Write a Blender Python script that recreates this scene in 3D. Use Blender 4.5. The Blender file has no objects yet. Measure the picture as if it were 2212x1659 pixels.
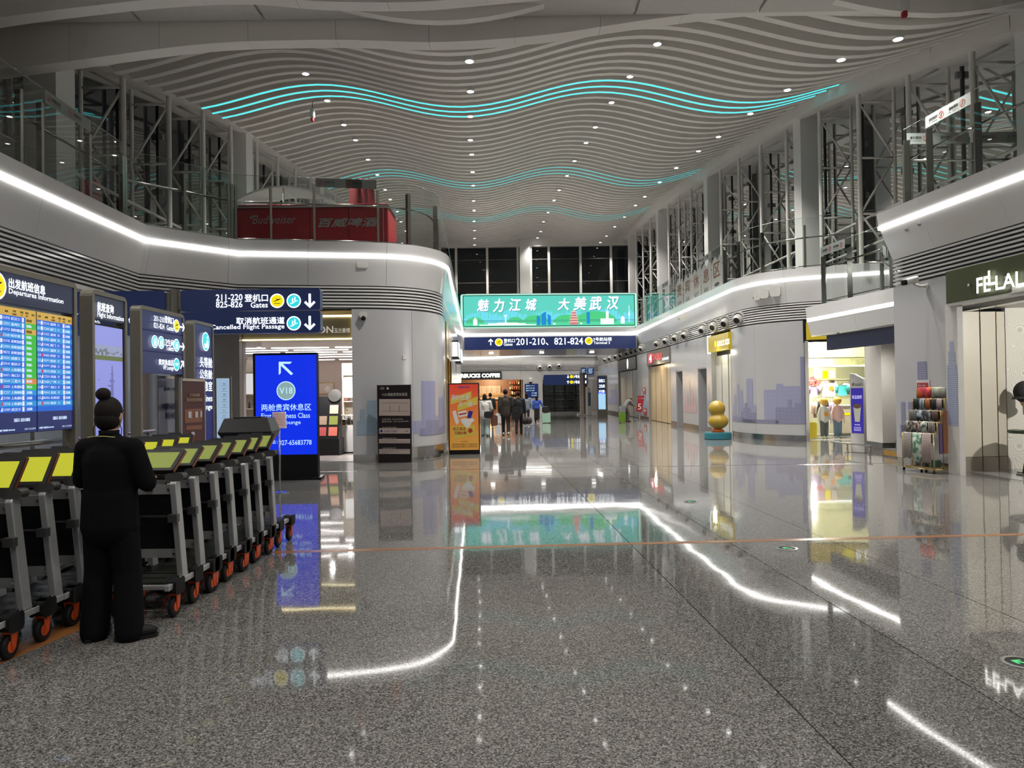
import bpy, math, random
from mathutils import Vector, Matrix
random.seed(7)
S = bpy.context.scene
C = S.collection
PI = math.pi
V = Vector
# ------------------------------------------------------------------ camera
FPX, CXP, CYP = 1560.0, 1106.0, 829.5
PITCH, ROLL, EYE = 0.0112, 0.0148, 1.55
_F = V((0, math.cos(PITCH), math.sin(PITCH)))
_R0 = V((1, 0, 0)); _U0 = V((0, -math.sin(PITCH), math.cos(PITCH)))
_R = _R0 * math.cos(ROLL) - _U0 * math.sin(ROLL)
_U = _R0 * math.sin(ROLL) + _U0 * math.cos(ROLL)
cam = bpy.data.cameras.new('camera'); camo = bpy.data.objects.new('camera', cam); C.objects.link(camo)
cam.sensor_width = 36; cam.lens = 36 * FPX / 2212; cam.clip_end = 400; cam.clip_start = .05
camo.matrix_world = Matrix(((_R.x, _U.x, -_F.x, 0), (_R.y, _U.y, -_F.y, 0), (_R.z, _U.z, -_F.z, EYE), (0, 0, 0, 1)))
S.camera = camo
# ------------------------------------------------------------------ world, exposure
S.view_settings.view_transform = 'Standard'; S.view_settings.look = 'None'
S.view_settings.gamma = 1; S.view_settings.use_curve_mapping = False
S.view_settings.exposure = 0.0
w = bpy.data.worlds.new('night'); S.world = w; w.use_nodes = True
w.node_tree.nodes['Background'].inputs[0].default_value = (.010, .012, .016, 1)
w.node_tree.nodes['Background'].inputs[1].default_value = .25
cy = S.cycles
cy.use_denoising = True; cy.max_bounces = 7; cy.diffuse_bounces = 4; cy.glossy_bounces = 4
cy.transmission_bounces = 4; cy.transparent_max_bounces = 14; cy.sample_clamp_indirect = 3
cy.caustics_reflective = False; cy.caustics_refractive = False

def lamp(name, kind, loc, energy, col=(1, 1, 1), size=.3, rot=(0, 0, 0), sy=None, spot=2.2):
    if kind == 'AREA': kind = 'POINT'; energy *= 1.8; size = .05      # every lamp is a small bulb
    l = bpy.data.lights.new(name, kind); l.energy = energy; l.color = col
    if kind == 'AREA':
        l.size = size
        if sy: l.shape = 'RECTANGLE'; l.size_y = sy
    else:
        l.shadow_soft_size = size
    if kind == 'SPOT': l.spot_size = spot; l.spot_blend = .8
    o = bpy.data.objects.new(name, l); o.location = loc; o.rotation_euler = rot; C.objects.link(o)
    return o

# ------------------------------------------------------------------ photo points to places
def ray(px, py): return _R * ((px - CXP) / FPX) + _U * ((CYP - py) / FPX) + _F
EYEP = V((0, 0, EYE))
def G(px, py, z=0.0):
    d = ray(px, py); return EYEP + d * ((z - EYE) / d.z)
def D(px, py, Y):
    d = ray(px, py); return EYEP + d * (Y / d.y)
def PL(px, py, a, b):                       # on the upright plane over the plan line a-b
    d = ray(px, py); n = V((b[1] - a[1], a[0] - b[0], 0))
    t = (n.x * a[0] + n.y * a[1]) / (n.x * d.x + n.y * d.y)
    return EYEP + d * t

# ------------------------------------------------------------------ materials
_M = {}
def mat(name, col, rough=.5, metal=0.0, em=0.0, noise=.05, scale=9.0, spec=.5, emcol=None, alpha=None, coat=0):
    if name in _M: return _M[name]
    m = bpy.data.materials.new(name); m.use_nodes = True; nt = m.node_tree; n = nt.nodes; b = n['Principled BSDF']
    tc = n.new('ShaderNodeTexCoord'); nz = n.new('ShaderNodeTexNoise'); nz.inputs['Scale'].default_value = scale; nz.inputs['Detail'].default_value = 1.0
    nt.links.new(tc.outputs['Object'], nz.inputs['Vector'])
    mr = n.new('ShaderNodeMapRange'); mr.inputs[3].default_value = 1 - noise; mr.inputs[4].default_value = 1 + noise
    nt.links.new(nz.outputs[0], mr.inputs[0])
    vm = n.new('ShaderNodeVectorMath'); vm.operation = 'SCALE'; vm.inputs[0].default_value = col[:3]
    nt.links.new(mr.outputs[0], vm.inputs['Scale']); nt.links.new(vm.outputs[0], b.inputs['Base Color'])
    b.inputs['Roughness'].default_value = rough; b.inputs['Metallic'].default_value = metal
    b.inputs['Specular IOR Level'].default_value = spec
    if coat: b.inputs['Coat Weight'].default_value = coat; b.inputs['Coat Roughness'].default_value = .05
    if em:
        b.inputs['Emission Strength'].default_value = em
        ec = emcol or col; b.inputs['Emission Color'].default_value = (*ec[:3], 1)
    _M[name] = m; return m
def s2l(h):                                 # '#rrggbb' to linear
    r = [int(h[i:i + 2], 16) / 255 for i in (1, 3, 5)]
    return tuple(x / 12.92 if x <= .04045 else ((x + .055) / 1.055) ** 2.4 for x in r)
def glow(name, h, k=1.0):                   # a backlit face that shows about its own colour
    c = s2l(h); return mat(name, tuple(x * .15 for x in c), .25, 0, k, .03, 5, .5, c)
def glass(name, tint=(.80, .86, .84), refl=1.0, dark=0.0, rough=0.0):
    if name in _M: return _M[name]
    m = bpy.data.materials.new(name); m.use_nodes = True; nt = m.node_tree; n = nt.nodes; n.clear()
    o = n.new('ShaderNodeOutputMaterial'); t = n.new('ShaderNodeBsdfTransparent'); g = n.new('ShaderNodeBsdfGlossy'); mx = n.new('ShaderNodeMixShader')
    fr = n.new('ShaderNodeFresnel'); fr.inputs[0].default_value = 1.5
    mu = n.new('ShaderNodeMath'); mu.operation = 'MULTIPLY'; mu.inputs[1].default_value = refl; mu.use_clamp = True
    nz = n.new('ShaderNodeTexNoise'); nz.inputs['Scale'].default_value = .35
    bp = n.new('ShaderNodeBump'); bp.inputs['Strength'].default_value = .12; bp.inputs['Distance'].default_value = .02
    nt.links.new(nz.outputs[0], bp.inputs['Height']); nt.links.new(bp.outputs[0], g.inputs['Normal'])
    t.inputs[0].default_value = (*tint, 1); g.inputs['Roughness'].default_value = rough
    nt.links.new(fr.outputs[0], mu.inputs[0]); nt.links.new(mu.outputs[0], mx.inputs[0])
    nt.links.new(t.outputs[0], mx.inputs[1]); nt.links.new(g.outputs[0], mx.inputs[2]); nt.links.new(mx.outputs[0], o.inputs[0])
    _M[name] = m; return m
def granite(name, k=1.0):
    m = bpy.data.materials.new(name); m.use_nodes = True; nt = m.node_tree; n = nt.nodes; b = n['Principled BSDF']; L = nt.links.new
    tc = n.new('ShaderNodeTexCoord')
    vo = n.new('ShaderNodeTexVoronoi'); vo.inputs["Scale"].default_value = 140
    L(tc.outputs['Object'], vo.inputs['Vector'])
    sp = n.new('ShaderNodeSeparateColor'); L(vo.outputs['Color'], sp.inputs[0])
    cr = n.new('ShaderNodeValToRGB'); e = cr.color_ramp; e.elements[0].position = 0; e.elements[0].color = (.030 * k, .030 * k, .029 * k, 1)
    e.elements[1].position = 1; e.elements[1].color = (.31 * k, .302 * k, .287 * k, 1)
    for p, c in ((.28, .085), (.5, .128), (.78, .19)):
        x = e.elements.new(p); x.color = (c * k, c * k * .98, c * k * .94, 1)
    L(sp.outputs[0], cr.inputs[0])
    nz = n.new('ShaderNodeTexNoise'); nz.inputs['Scale'].default_value = .5; nz.inputs['Detail'].default_value = 2; L(tc.outputs['Object'], nz.inputs['Vector'])
    mr = n.new('ShaderNodeMapRange'); mr.inputs[3].default_value = .86; mr.inputs[4].default_value = 1.14; L(nz.outputs[0], mr.inputs[0])
    vm = n.new('ShaderNodeVectorMath'); vm.operation = 'SCALE'; L(cr.outputs[0], vm.inputs[0]); L(mr.outputs[0], vm.inputs['Scale'])
    L(vm.outputs[0], b.inputs['Base Color'])
    r2 = n.new('ShaderNodeMapRange'); r2.inputs[3].default_value = .025; r2.inputs[4].default_value = .065; L(sp.outputs[1], r2.inputs[0]); L(r2.outputs[0], b.inputs['Roughness'])
    n2 = n.new('ShaderNodeTexNoise'); n2.inputs['Scale'].default_value = 1.5; n2.inputs['Detail'].default_value = 1; L(tc.outputs['Object'], n2.inputs['Vector'])
    bp = n.new('ShaderNodeBump'); bp.inputs['Strength'].default_value = .5; bp.inputs['Distance'].default_value = .003; L(n2.outputs[0], bp.inputs['Height']); L(bp.outputs[0], b.inputs['Normal'])
    b.inputs['IOR'].default_value = 1.45
    _M[name] = m; return m
def dots(name, ink, base=(.48, .49, .52), n_=30):   # halftone print: small square dots of ink on white panel
    m = bpy.data.materials.new(name); m.use_nodes = True; nt = m.node_tree; n = nt.nodes; b = n['Principled BSDF']; L = nt.links.new
    uv = n.new('ShaderNodeTexCoord'); sx = n.new('ShaderNodeSeparateXYZ'); L(uv.outputs['UV'], sx.inputs[0])
    fs = []
    for i in (0, 1):
        a = n.new('ShaderNodeMath'); a.operation = 'MULTIPLY'; a.inputs[1].default_value = n_; L(sx.outputs[i], a.inputs[0])
        f = n.new('ShaderNodeMath'); f.operation = 'FRACT'; L(a.outputs[0], f.inputs[0])
        g = n.new('ShaderNodeMath'); g.operation = 'GREATER_THAN'; g.inputs[1].default_value = .22; L(f.outputs[0], g.inputs[0]); fs.append(g)
    mu = n.new('ShaderNodeMath'); mu.operation = 'MULTIPLY'; L(fs[0].outputs[0], mu.inputs[0]); L(fs[1].outputs[0], mu.inputs[1])
    mx = n.new('ShaderNodeMix'); mx.data_type = 'RGBA'; mx.inputs[6].default_value = (*base, 1); mx.inputs[7].default_value = (*ink, 1)
    L(mu.outputs[0], mx.inputs[0]); L(mx.outputs[2], b.inputs['Base Color']); b.inputs['Roughness'].default_value = .3
    _M[name] = m; return m

# ------------------------------------------------------------------ text outlines
_TX = {}
def text_geo(s, bold=0.0, shear=0.0):
    k = (s, bold, shear)
    if k in _TX: return _TX[k]
    cu = bpy.data.curves.new('t', 'FONT'); cu.body = s; cu.size = 1; cu.offset = bold; cu.shear = shear; cu.resolution_u = 2; cu.fill_mode = 'FRONT'
    o = bpy.data.objects.new('t', cu); C.objects.link(o)
    dg = bpy.context.evaluated_depsgraph_get(); e = o.evaluated_get(dg); me = e.to_mesh()
    vs = [(v.co.x, v.co.y) for v in me.vertices]; fs = [tuple(p.vertices) for p in me.polygons]
    e.to_mesh_clear(); bpy.data.objects.remove(o); bpy.data.curves.remove(cu)
    if not vs: vs = [(0, 0), (1, 0), (1, 1)]; fs = []
    x0 = min(v[0] for v in vs); x1 = max(v[0] for v in vs); y0 = min(v[1] for v in vs); y1 = max(v[1] for v in vs)
    _TX[k] = (vs, fs, x0, x1, y0, y1); return _TX[k]

# ------------------------------------------------------------------ mesh builder
class MB:
    def __init__(self): self.v = []; self.f = []; self.m = []; self.uv = None
    def add(self, vs, fs, m=0):
        o = len(self.v); self.v += [tuple(x) for x in vs]
        for f in fs: self.f.append(tuple(i + o for i in f)); self.m.append(m)
        return self
    def box(self, c, s, rz=0.0, m=0, rx=0.0, ry=0.0):
        hx, hy, hz = s[0] / 2, s[1] / 2, s[2] / 2
        R = Matrix.Rotation(rz, 3, 'Z') @ Matrix.Rotation(ry, 3, 'Y') @ Matrix.Rotation(rx, 3, 'X')
        vs = [V(c) + R @ V((x * hx, y * hy, z * hz)) for z in (-1, 1) for y in (-1, 1) for x in (-1, 1)]
        return self.add(vs, [(0, 2, 3, 1), (4, 5, 7, 6), (0, 1, 5, 4), (2, 6, 7, 3), (0, 4, 6, 2), (1, 3, 7, 5)], m)
    def bb(self, lo, hi, m=0):
        return self.box([(a + b) / 2 for a, b in zip(lo, hi)], [abs(b - a) for a, b in zip(lo, hi)], 0, m)
    def rbox(self, lo, hi, r, m=0, n=3, axis='y'):      # box with rounded corners seen along the axis
        i, j, k = {'y': (0, 2, 1), 'z': (0, 1, 2), 'x': (1, 2, 0)}[axis]
        P = rrect(lo[i], lo[j], hi[i], hi[j], r, n); out = []
        for d in (lo[k], hi[k]):
            for p in P:
                q = [0, 0, 0]; q[i] = p[0]; q[j] = p[1]; q[k] = d; out.append(q)
        N = len(P); fs = [tuple(range(N)), tuple(range(2 * N - 1, N - 1, -1))] + [(a, (a + 1) % N, (a + 1) % N + N, a + N) for a in range(N)]
        return self.add(out, fs, m)
    def tube(self, pts, r, n=8, m=0, caps=True, sx=1.0):
        pts = [V(p) for p in pts]; rs = r if isinstance(r, (list, tuple)) else [r] * len(pts)
        o = []; up = None
        for i, p in enumerate(pts):
            t = (pts[min(i + 1, len(pts) - 1)] - pts[max(i - 1, 0)]).normalized()
            if up is None:
                up = V((0, 0, 1)) if abs(t.z) < .9 else V((0, 1, 0))
            a = t.cross(up)
            if a.length < 1e-4: a = t.cross(V((1, 0, 0)))
            a.normalize(); b = a.cross(t).normalized(); up = b
            o += [p + (a * math.cos(2 * PI * k / n) * sx + b * math.sin(2 * PI * k / n)) * rs[i] for k in range(n)]
        fs = []
        for i in range(len(pts) - 1):
            for k in range(n):
                fs.append((i * n + k, i * n + (k + 1) % n, (i + 1) * n + (k + 1) % n, (i + 1) * n + k))
        if caps: fs += [tuple(range(n - 1, -1, -1)), tuple((len(pts) - 1) * n + k for k in range(n))]
        return self.add(o, fs, m)
    def ell(self, c, r, nu=12, nv=8, m=0, R=None):
        o = []; R = R or Matrix.Identity(3)
        for j in range(1, nv):
            a = PI * j / nv
            for i in range(nu):
                b = 2 * PI * i / nu
                o.append(V(c) + R @ V((r[0] * math.sin(a) * math.cos(b), r[1] * math.sin(a) * math.sin(b), r[2] * math.cos(a))))
        o += [V(c) + R @ V((0, 0, r[2])), V(c) + R @ V((0, 0, -r[2]))]; T = len(o) - 2; fs = []
        for j in range(nv - 2):
            for i in range(nu): fs.append((j * nu + i, (j + 1) * nu + i, (j + 1) * nu + (i + 1) % nu, j * nu + (i + 1) % nu))
        for i in range(nu): fs.append((T, i, (i + 1) % nu)); fs.append((T + 1, (nv - 2) * nu + (i + 1) % nu, (nv - 2) * nu + i))
        return self.add(o, fs, m)
    def lathe(self, prof, c=(0, 0, 0), n=20, m=0, R=None):
        o = []; R = R or Matrix.Identity(3)
        for r, z in prof:
            for k in range(n): o.append(V(c) + R @ V((r * math.cos(2 * PI * k / n), r * math.sin(2 * PI * k / n), z)))
        fs = [tuple(range(n - 1, -1, -1)), tuple((len(prof) - 1) * n + k for k in range(n))]
        for i in range(len(prof) - 1):
            for k in range(n): fs.append((i * n + k, i * n + (k + 1) % n, (i + 1) * n + (k + 1) % n, (i + 1) * n + k))
        return self.add(o, fs, m)
    def prism(self, poly, z0, z1, m=0):
        N = len(poly); o = [(p[0], p[1], z0) for p in poly] + [(p[0], p[1], z1) for p in poly]
        return self.add(o, [tuple(range(N - 1, -1, -1)), tuple(range(N, 2 * N))] + [(a, (a + 1) % N, (a + 1) % N + N, a + N) for a in range(N)], m)
    def slabxz(self, poly, y0, y1, m=0):                # outline in x-z given a depth
        N = len(poly); o = [(p[0], y0, p[1]) for p in poly] + [(p[0], y1, p[1]) for p in poly]
        return self.add(o, [tuple(range(N)), tuple(range(2 * N - 1, N - 1, -1))] + [(a, a + N, (a + 1) % N + N, (a + 1) % N) for a in range(N)], m)
    def flat(self, poly, y, m=0):                       # outline in x-z as one face towards -y
        return self.add([(p[0], y, p[1]) for p in poly], [tuple(range(len(poly)))], m)
    def rect(self, x0, z0, x1, z1, y, m=0): return self.flat([(x0, z0), (x1, z0), (x1, z1), (x0, z1)], y, m)
    def disc(self, x, z, r, y, m=0, n=20, rz=None): return self.flat([(x + r * math.cos(2 * PI * k / n), z + (rz or r) * math.sin(2 * PI * k / n)) for k in range(n)], y, m)
    def text(self, s, x, z, h, y, m=0, w=None, al='l', bold=.012, shear=0.0, flip=False):
        cjk = any(ord(q) > 0x2e80 for q in s)
        if cjk and bold > .006:                          # thicker strokes: the outline laid down five times, a little apart
            d = bold * .62 * h
            for q, (ax, az) in enumerate(((d, 0), (-d, 0), (0, d), (0, -d))): self.text(s, x + ax, z + az, h, y + .0005 * (q + 1), m, w, al, 0, shear, flip)
        vs, fs, x0, x1, y0, y1 = text_geo(s, 0 if cjk else bold * .6, shear)
        k = h / (y1 - y0); kx = k if not w else w / (x1 - x0); W_ = kx * (x1 - x0)
        ox = x - (0 if al == 'l' else W_ if al == 'r' else W_ / 2)
        sg = -1 if flip else 1
        return self.add([(ox + (W_ - kx * (a - x0) if flip else kx * (a - x0)), y, z + k * (b - y0)) for a, b in vs], fs, m)
    def strip(self, path, s0, s1, prof, m=0, cap=True):
        ss = [s0] + [s for s in path.s if s0 + .01 < s < s1 - .01] + [s1]; N = len(prof); o = []
        for s in ss:
            p, n = path.at(s)
            o += [(p[0] + n[0] * a, p[1] + n[1] * a, z) for a, z in prof]
        fs = []
        for i in range(len(ss) - 1):
            for k in range(N): fs.append((i * N + k, i * N + (k + 1) % N, (i + 1) * N + (k + 1) % N, (i + 1) * N + k))
        if cap: fs += [tuple(range(N - 1, -1, -1)), tuple((len(ss) - 1) * N + k for k in range(N))]
        return self.add(o, fs, m)
def rrect(x0, y0, x1, y1, r, n=3):
    P = []
    for cx, cy_, a in ((x1 - r, y1 - r, 0), (x0 + r, y1 - r, 90), (x0 + r, y0 + r, 180), (x1 - r, y0 + r, 270)):
        for k in range(n + 1):
            t = math.radians(a + 90 * k / n); P.append((cx + r * math.cos(t), cy_ + r * math.sin(t)))
    return P
def arrow(x, z, s, ang, w=.16):             # outline of a straight arrow of length s, turned by ang (0 = up)
    P = [(-w / 2, -.5), (w / 2, -.5), (w / 2, .22), (.28, .0), (.40, .12), (0, .5), (-.40, .12), (-.28, .0), (-w / 2, .22)]
    c, sn = math.cos(ang), math.sin(ang)
    return [(x + s * (a * c - b * sn), z + s * (a * sn + b * c)) for a, b in P]

class Path:
    def __init__(self, pts):
        self.p = [V((q[0], q[1])) for q in pts]; self.s = [0.0]
        for a, b in zip(self.p, self.p[1:]): self.s.append(self.s[-1] + (b - a).length)
        self.L = self.s[-1]; self.n = []
        dn = [V((b.y - a.y, a.x - b.x)).normalized() for a, b in zip(self.p, self.p[1:])]
        for i in range(len(self.p)):
            if i == 0: self.n.append(dn[0])
            elif i == len(self.p) - 1: self.n.append(dn[-1])
            else:
                q = (dn[i - 1] + dn[i]).normalized(); self.n.append(q / max(.35, q.dot(dn[i])))
    def at(self, s):
        s = max(0, min(self.L, s))
        for i in range(len(self.p) - 1):
            if s <= self.s[i + 1] + 1e-9:
                t = (s - self.s[i]) / max(1e-9, self.s[i + 1] - self.s[i])
                return self.p[i].lerp(self.p[i + 1], t), self.n[i].lerp(self.n[i + 1], t)
        return self.p[-1], self.n[-1]
    def near(self, x, y):
        b = (1e9, 0); q = V((x, y))
        for i in range(len(self.p) - 1):
            d = self.p[i + 1] - self.p[i]; t = max(0, min(1, (q - self.p[i]).dot(d) / max(1e-9, d.length_squared)))
            e = (self.p[i] + d * t - q).length
            if e < b[0]: b = (e, self.s[i] + t * d.length)
        return b[1]
def fillet(pts, rad, n=8):
    out = [V(pts[0][:2])]
    for i in range(1, len(pts) - 1):
        a, b, c = V(pts[i - 1][:2]), V(pts[i][:2]), V(pts[i + 1][:2]); r = rad[i - 1] if isinstance(rad, (list, tuple)) else rad
        if r <= 0: out.append(b); continue
        u = (a - b).normalized(); v_ = (c - b).normalized(); p, q = b + u * r, b + v_ * r
        for k in range(n + 1):
            t = k / n; out.append(p * (1 - t) ** 2 + b * 2 * t * (1 - t) + q * t * t)
    out.append(V(pts[-1][:2])); return out

# ------------------------------------------------------------------ objects
WM = {}
def tag(o, label=None, cat=None, group=None, kind=None):
    if label: o['label'] = label
    if cat: o['category'] = cat
    if group: o['group'] = group
    if kind: o['kind'] = kind
    return o
def thing(name, label, cat, loc=(0, 0, 0), rz=0.0, group=None, kind=None):
    o = bpy.data.objects.new(name, None); o.empty_display_size = .1; C.objects.link(o)
    o.location = loc; o.rotation_euler = (0, 0, rz); WM[o.name] = Matrix.Translation(V(loc)) @ Matrix.Rotation(rz, 4, 'Z')
    return tag(o, label, cat, group, kind)
def struct(name): return thing(name, None, None, kind='structure')
def obj(name, mb, mats, parent=None, smooth=False, world=False, label=None, kind=None, bevel=0.0):
    me = bpy.data.meshes.new(name)
    vs = mb.v
    if world and parent is not None:
        Mi = WM[parent.name].inverted(); vs = [Mi @ V(p) for p in vs]
    me.from_pydata([tuple(p) for p in vs], [], mb.f)
    mats = mats if isinstance(mats, (list, tuple)) else [mats]
    for m in mats: me.materials.append(m)
    if len(mats) > 1: me.polygons.foreach_set('material_index', mb.m)
    if smooth: me.polygons.foreach_set('use_smooth', [True] * len(me.polygons))
    me.update()
    o = bpy.data.objects.new(name, me); C.objects.link(o)
    if parent is not None:
        o.parent = parent; WM[o.name] = WM.get(parent.name, Matrix.Identity(4))
    else: WM[o.name] = Matrix.Identity(4)
    if smooth == 'auto':
        me.polygons.foreach_set('use_smooth', [True] * len(me.polygons))
        try: me.set_sharp_from_angle(angle=math.radians(40))
        except Exception: pass
    if bevel:
        b = o.modifiers.new('bevel', 'BEVEL'); b.width = bevel; b.segments = 2; b.limit_method = 'ANGLE'
    return tag(o, label, kind=kind)
def dup(root, loc, rz, label=None, group=None, keep=lambda n: True):
    r = root.copy(); C.objects.link(r); r.location = loc; r.rotation_euler = (0, 0, rz)
    if label: r['label'] = label
    if group: r['group'] = group
    for ch in list(root.children):
        c = ch.copy(); C.objects.link(c); c.parent = r
        for g in ch.children:
            d = g.copy(); C.objects.link(d); d.parent = c
    return r
def face(name, label, cat, a, b, z=0.0, group=None):   # a thing whose front runs from plan point a to b (seen left to right)
    rz = math.atan2(b[1] - a[1], b[0] - a[0])
    t = thing(name, label, cat, (a[0], a[1], z), rz, group)
    return t, math.hypot(b[0] - a[0], b[1] - a[1])

M_WHITE = mat('white panel', (.47, .475, .495), .22, noise=.02, scale=2)
M_CEIL = mat('ceiling white', (.84, .815, .77), .5, noise=.03, scale=2)
M_GREY = mat('grey paint', (.30, .30, .30), .5)
M_STEEL = mat('brushed steel', (.55, .55, .54), .22, 1.0, noise=.08, scale=30)
M_TUBE = mat('white tube paint', (.78, .76, .72), .35)
M_BLACK = mat('black plastic', (.008, .008, .009), .45, spec=.2)
M_DARK = mat('dark backing', (.03, .03, .03), .7)
M_NAVY = mat('navy sign face', (.010, .020, .075), .3, em=.22, emcol=(.012, .03, .13))
M_LIT = glow('lit white lettering', '#f4fbff', 1.6)
M_YEL = glow('lit yellow disc', '#f2e000', 1.0)
M_CYAN = glow('lit cyan disc', '#35d6e0', 1.0)
M_LED = mat('led strip', (1, 1, 1), .5, em=8.5, emcol=(1, .97, .92))
M_BRONZE = mat('bronze frame', (.20, .185, .155), .32, .3)
M_GOLD = mat('brushed gold', (.62, .45, .18), .25, 1.0)
M_GLASS = glass('clear glass')
M_NIGHT = glass('night window glass', (.55, .60, .58), 2.0)
# ================================================================== the setting
def lerp_tab(t, y):
    if y <= t[0][0]: return t[0][1] + (y - t[0][0]) * (t[1][1] - t[0][1]) / (t[1][0] - t[0][0])
    for (a, b), (c, d) in zip(t, t[1:]):
        if y <= c: return b + (d - b) * (y - a) / (c - a)
    return t[-1][1]
_ZS = [(10, 7.35), (13, 8.1), (15.6, 8.7), (19.5, 9.6), (22, 10.1), (24, 10.4), (30, 11.1), (36, 11.8), (42, 12.4), (46, 12.7), (57, 13.15)]
def zs(y): return lerp_tab(_ZS, y)
def xli(y): return -8.45 - .02 * (y - 15)
def xri(y): return 9.35 - .02 * (y - 15)
def xlt(y): return -8.75 - .02 * (y - 15)
def xrt(y): return 9.8 - .02 * (y - 15)
YF = 57.0
def wave(x, y): return .34 * math.cos(2 * PI * (x - 2.7 + .03 * (y - 20.5)) / 8.0)
def zb(x, y): return zs(y) + .13 + wave(x, y)

# floor: long granite fields with recessed joints
fl = struct('floor')
gA = granite('granite floor', 1.0); gB = granite('granite floor darker field', .84)
obj('floor_bed', MB().bb((-16, -9, -.3), (16, 70, -.012)), M_DARK, fl)
xb = [-16, 1.50, 2.50, 3.53, 16]; yb = [-9, 14.55, 14.67, 70]
def fx(x, y): return x if abs(x) > 15 else x - .045 * (y - 0)
for i in range(4):
    for (y0, y1) in ((-9, 14.55), (14.67, 70)):
        g = .004
        q = [(fx(xb[i], y0) + g, y0), (fx(xb[i + 1], y0) - g, y0), (fx(xb[i + 1], y1) - g, y1), (fx(xb[i], y1) + g, y1)]
        obj('slab', MB().prism(q, -.012, 0), gB if i == 1 and y0 < 0 else gA, fl)
obj('drain_slot', MB().bb((-16, 14.555, -.01), (16, 14.665, -.003)), M_STEEL, fl)
M_TAPE = mat('orange floor tape', s2l('#8a5a30'), .3, noise=.12, scale=3)
a, b = G(585, 1193), G(2260, 1153)
d = (b - a).normalized(); n_ = V((-d.y, d.x, 0)) * .05
obj('floor_tape', MB().prism([(a - n_)[:2], (b - n_)[:2], (b + n_)[:2], (a + n_)[:2]], .0, .0012), M_TAPE, fl)
a, b = G(-60, 1445), G(215, 1330)
d = (b - a).normalized(); n_ = V((-d.y, d.x, 0)) * .10
obj('floor_tape', MB().prism([(a - n_)[:2], (b - n_)[:2], (b + n_)[:2], (a + n_)[:2]], .0, .0012), M_TAPE, fl)

# fascia paths (plan, through the light strip at 4.70 m)
ZL = 4.70
A_, B_, C_, D_, E_, F_ = [G(*p, ZL) for p in ((0, 388), (300, 520), (512, 550), (895, 557), (955, 580), (995, 722))]
def isect(p, q, r, s_):
    d1, d2 = q - p, s_ - r; t = ((r.x - p.x) * d2.y - (r.y - p.y) * d2.x) / (d1.x * d2.y - d1.y * d2.x); return p + d1 * t
K_ = isect(C_, D_, E_, F_)
A0 = A_ + (A_ - B_) * 1.9
LB = fillet([A0, B_, C_, K_, F_], [0, 0, 1.7], 10)
LP = Path(LB)
p1, p2, p4, p5 = [G(*p, ZL) for p in ((1380, 718), (1590, 627), (1770, 600), (1940, 588))]
K2 = isect(p1, p2, p4, p5)
RP = Path(fillet([p1 + (p1 - p2) * ((56.0 - p1.y) / (p1.y - p2.y)), K2, p5 + (p5 - p4) * .3], [1.8], 10))
q1, q2 = G(1927, 490, ZL), G(2212, 385, ZL)
RN = Path([q1 + V((4, 0, 0)), q1, q1 + (q2 - q1) * 3.6])
PR_UP = [(.19, 5.0), (.165, 4.735), (-.1, 4.735), (-.1, 5.0)]
PR_LED = [(.180, 4.735), (.172, 4.665), (.06, 4.665), (.06, 4.735)]
PR_LO = [(.145, 4.665), (0, 4.04), (-.1, 4.04), (-.1, 4.665)]
PR_WALL = [(0, 3.5), (0, .17), (-.1, .17), (-.1, 3.5)]
PR_BASE = [(-.012, .165), (-.012, 0), (-.1, 0), (-.1, .165)]
def panels(par, name, path, s0, s1, prof, m, seg, gap=.006, smooth=False):
    n = max(1, round((s1 - s0) / seg)); q = (s1 - s0) / n
    for i in range(n): obj(name, MB().strip(path, s0 + i * q + gap / 2, s0 + (i + 1) * q - gap / 2, prof), m, par, 'auto')
M_FASC = mat('white gloss fascia', (.80, .80, .805), .11, noise=.015, scale=1.5)
def louvers(par, path, s0, s1, zlo=3.52, zhi=4.03, n=7):
    q = (zhi - zlo) / n
    for i in range(n):
        z = zlo + q * (i + .3)
        obj('louver_slat', MB().strip(path, s0, s1, [(0, z + .036), (.0, z), (-.07, z + .012), (-.07, z + .048)]), M_FASC, par)
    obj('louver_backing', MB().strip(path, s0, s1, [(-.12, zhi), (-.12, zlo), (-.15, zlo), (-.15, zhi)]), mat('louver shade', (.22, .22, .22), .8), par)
wl = struct('wall_left'); wr = struct('wall_right'); wn = struct('wall_right_near')
for par, path in ((wl, LP), (wr, RP), (wn, RN)):
    panels(par, 'fascia_panel', path, 0, path.L, PR_LO, M_FASC, 1.75)
    panels(par, 'fascia_cap', path, 0, path.L, PR_UP, M_FASC, 1.75)
    obj('light_strip', MB().strip(path, 0, path.L, PR_LED), M_LED, par, 'auto')
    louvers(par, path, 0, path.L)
# lower walls: left one starts right of the shop opening
SHOP_R = PL(762, 900, C_, D_); SHOP_L = PL(500, 900, C_, D_)
sL = LP.near(SHOP_R.x, SHOP_R.y)
GP0 = LP.near(*PL(948, 900, E_, F_)[:2]); GP0 = LP.near(-1.75, 19.6); GP1 = LP.near(-1.95, 23.4)
panels(wl, 'wall_panel', LP, sL, GP0, PR_WALL, M_WHITE, 1.5); panels(wl, 'skirting', LP, sL, GP0, PR_BASE, M_STEEL, .8)
panels(wl, 'wall_panel', LP, GP1, LP.L, PR_WALL, M_WHITE, 1.5); panels(wl, 'skirting', LP, GP1, LP.L, PR_BASE, M_STEEL, 1.5)
# steel bumper rail round the curved corner
s0 = LP.near(-2.6, 16.8); s1 = LP.near(-1.75, 19.3)
obj('bumper_rail', MB().strip(LP, s0, s1, [(.05, .30), (.05, .06), (.03, .06), (.03, .30)]), M_STEEL, wl)

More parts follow.
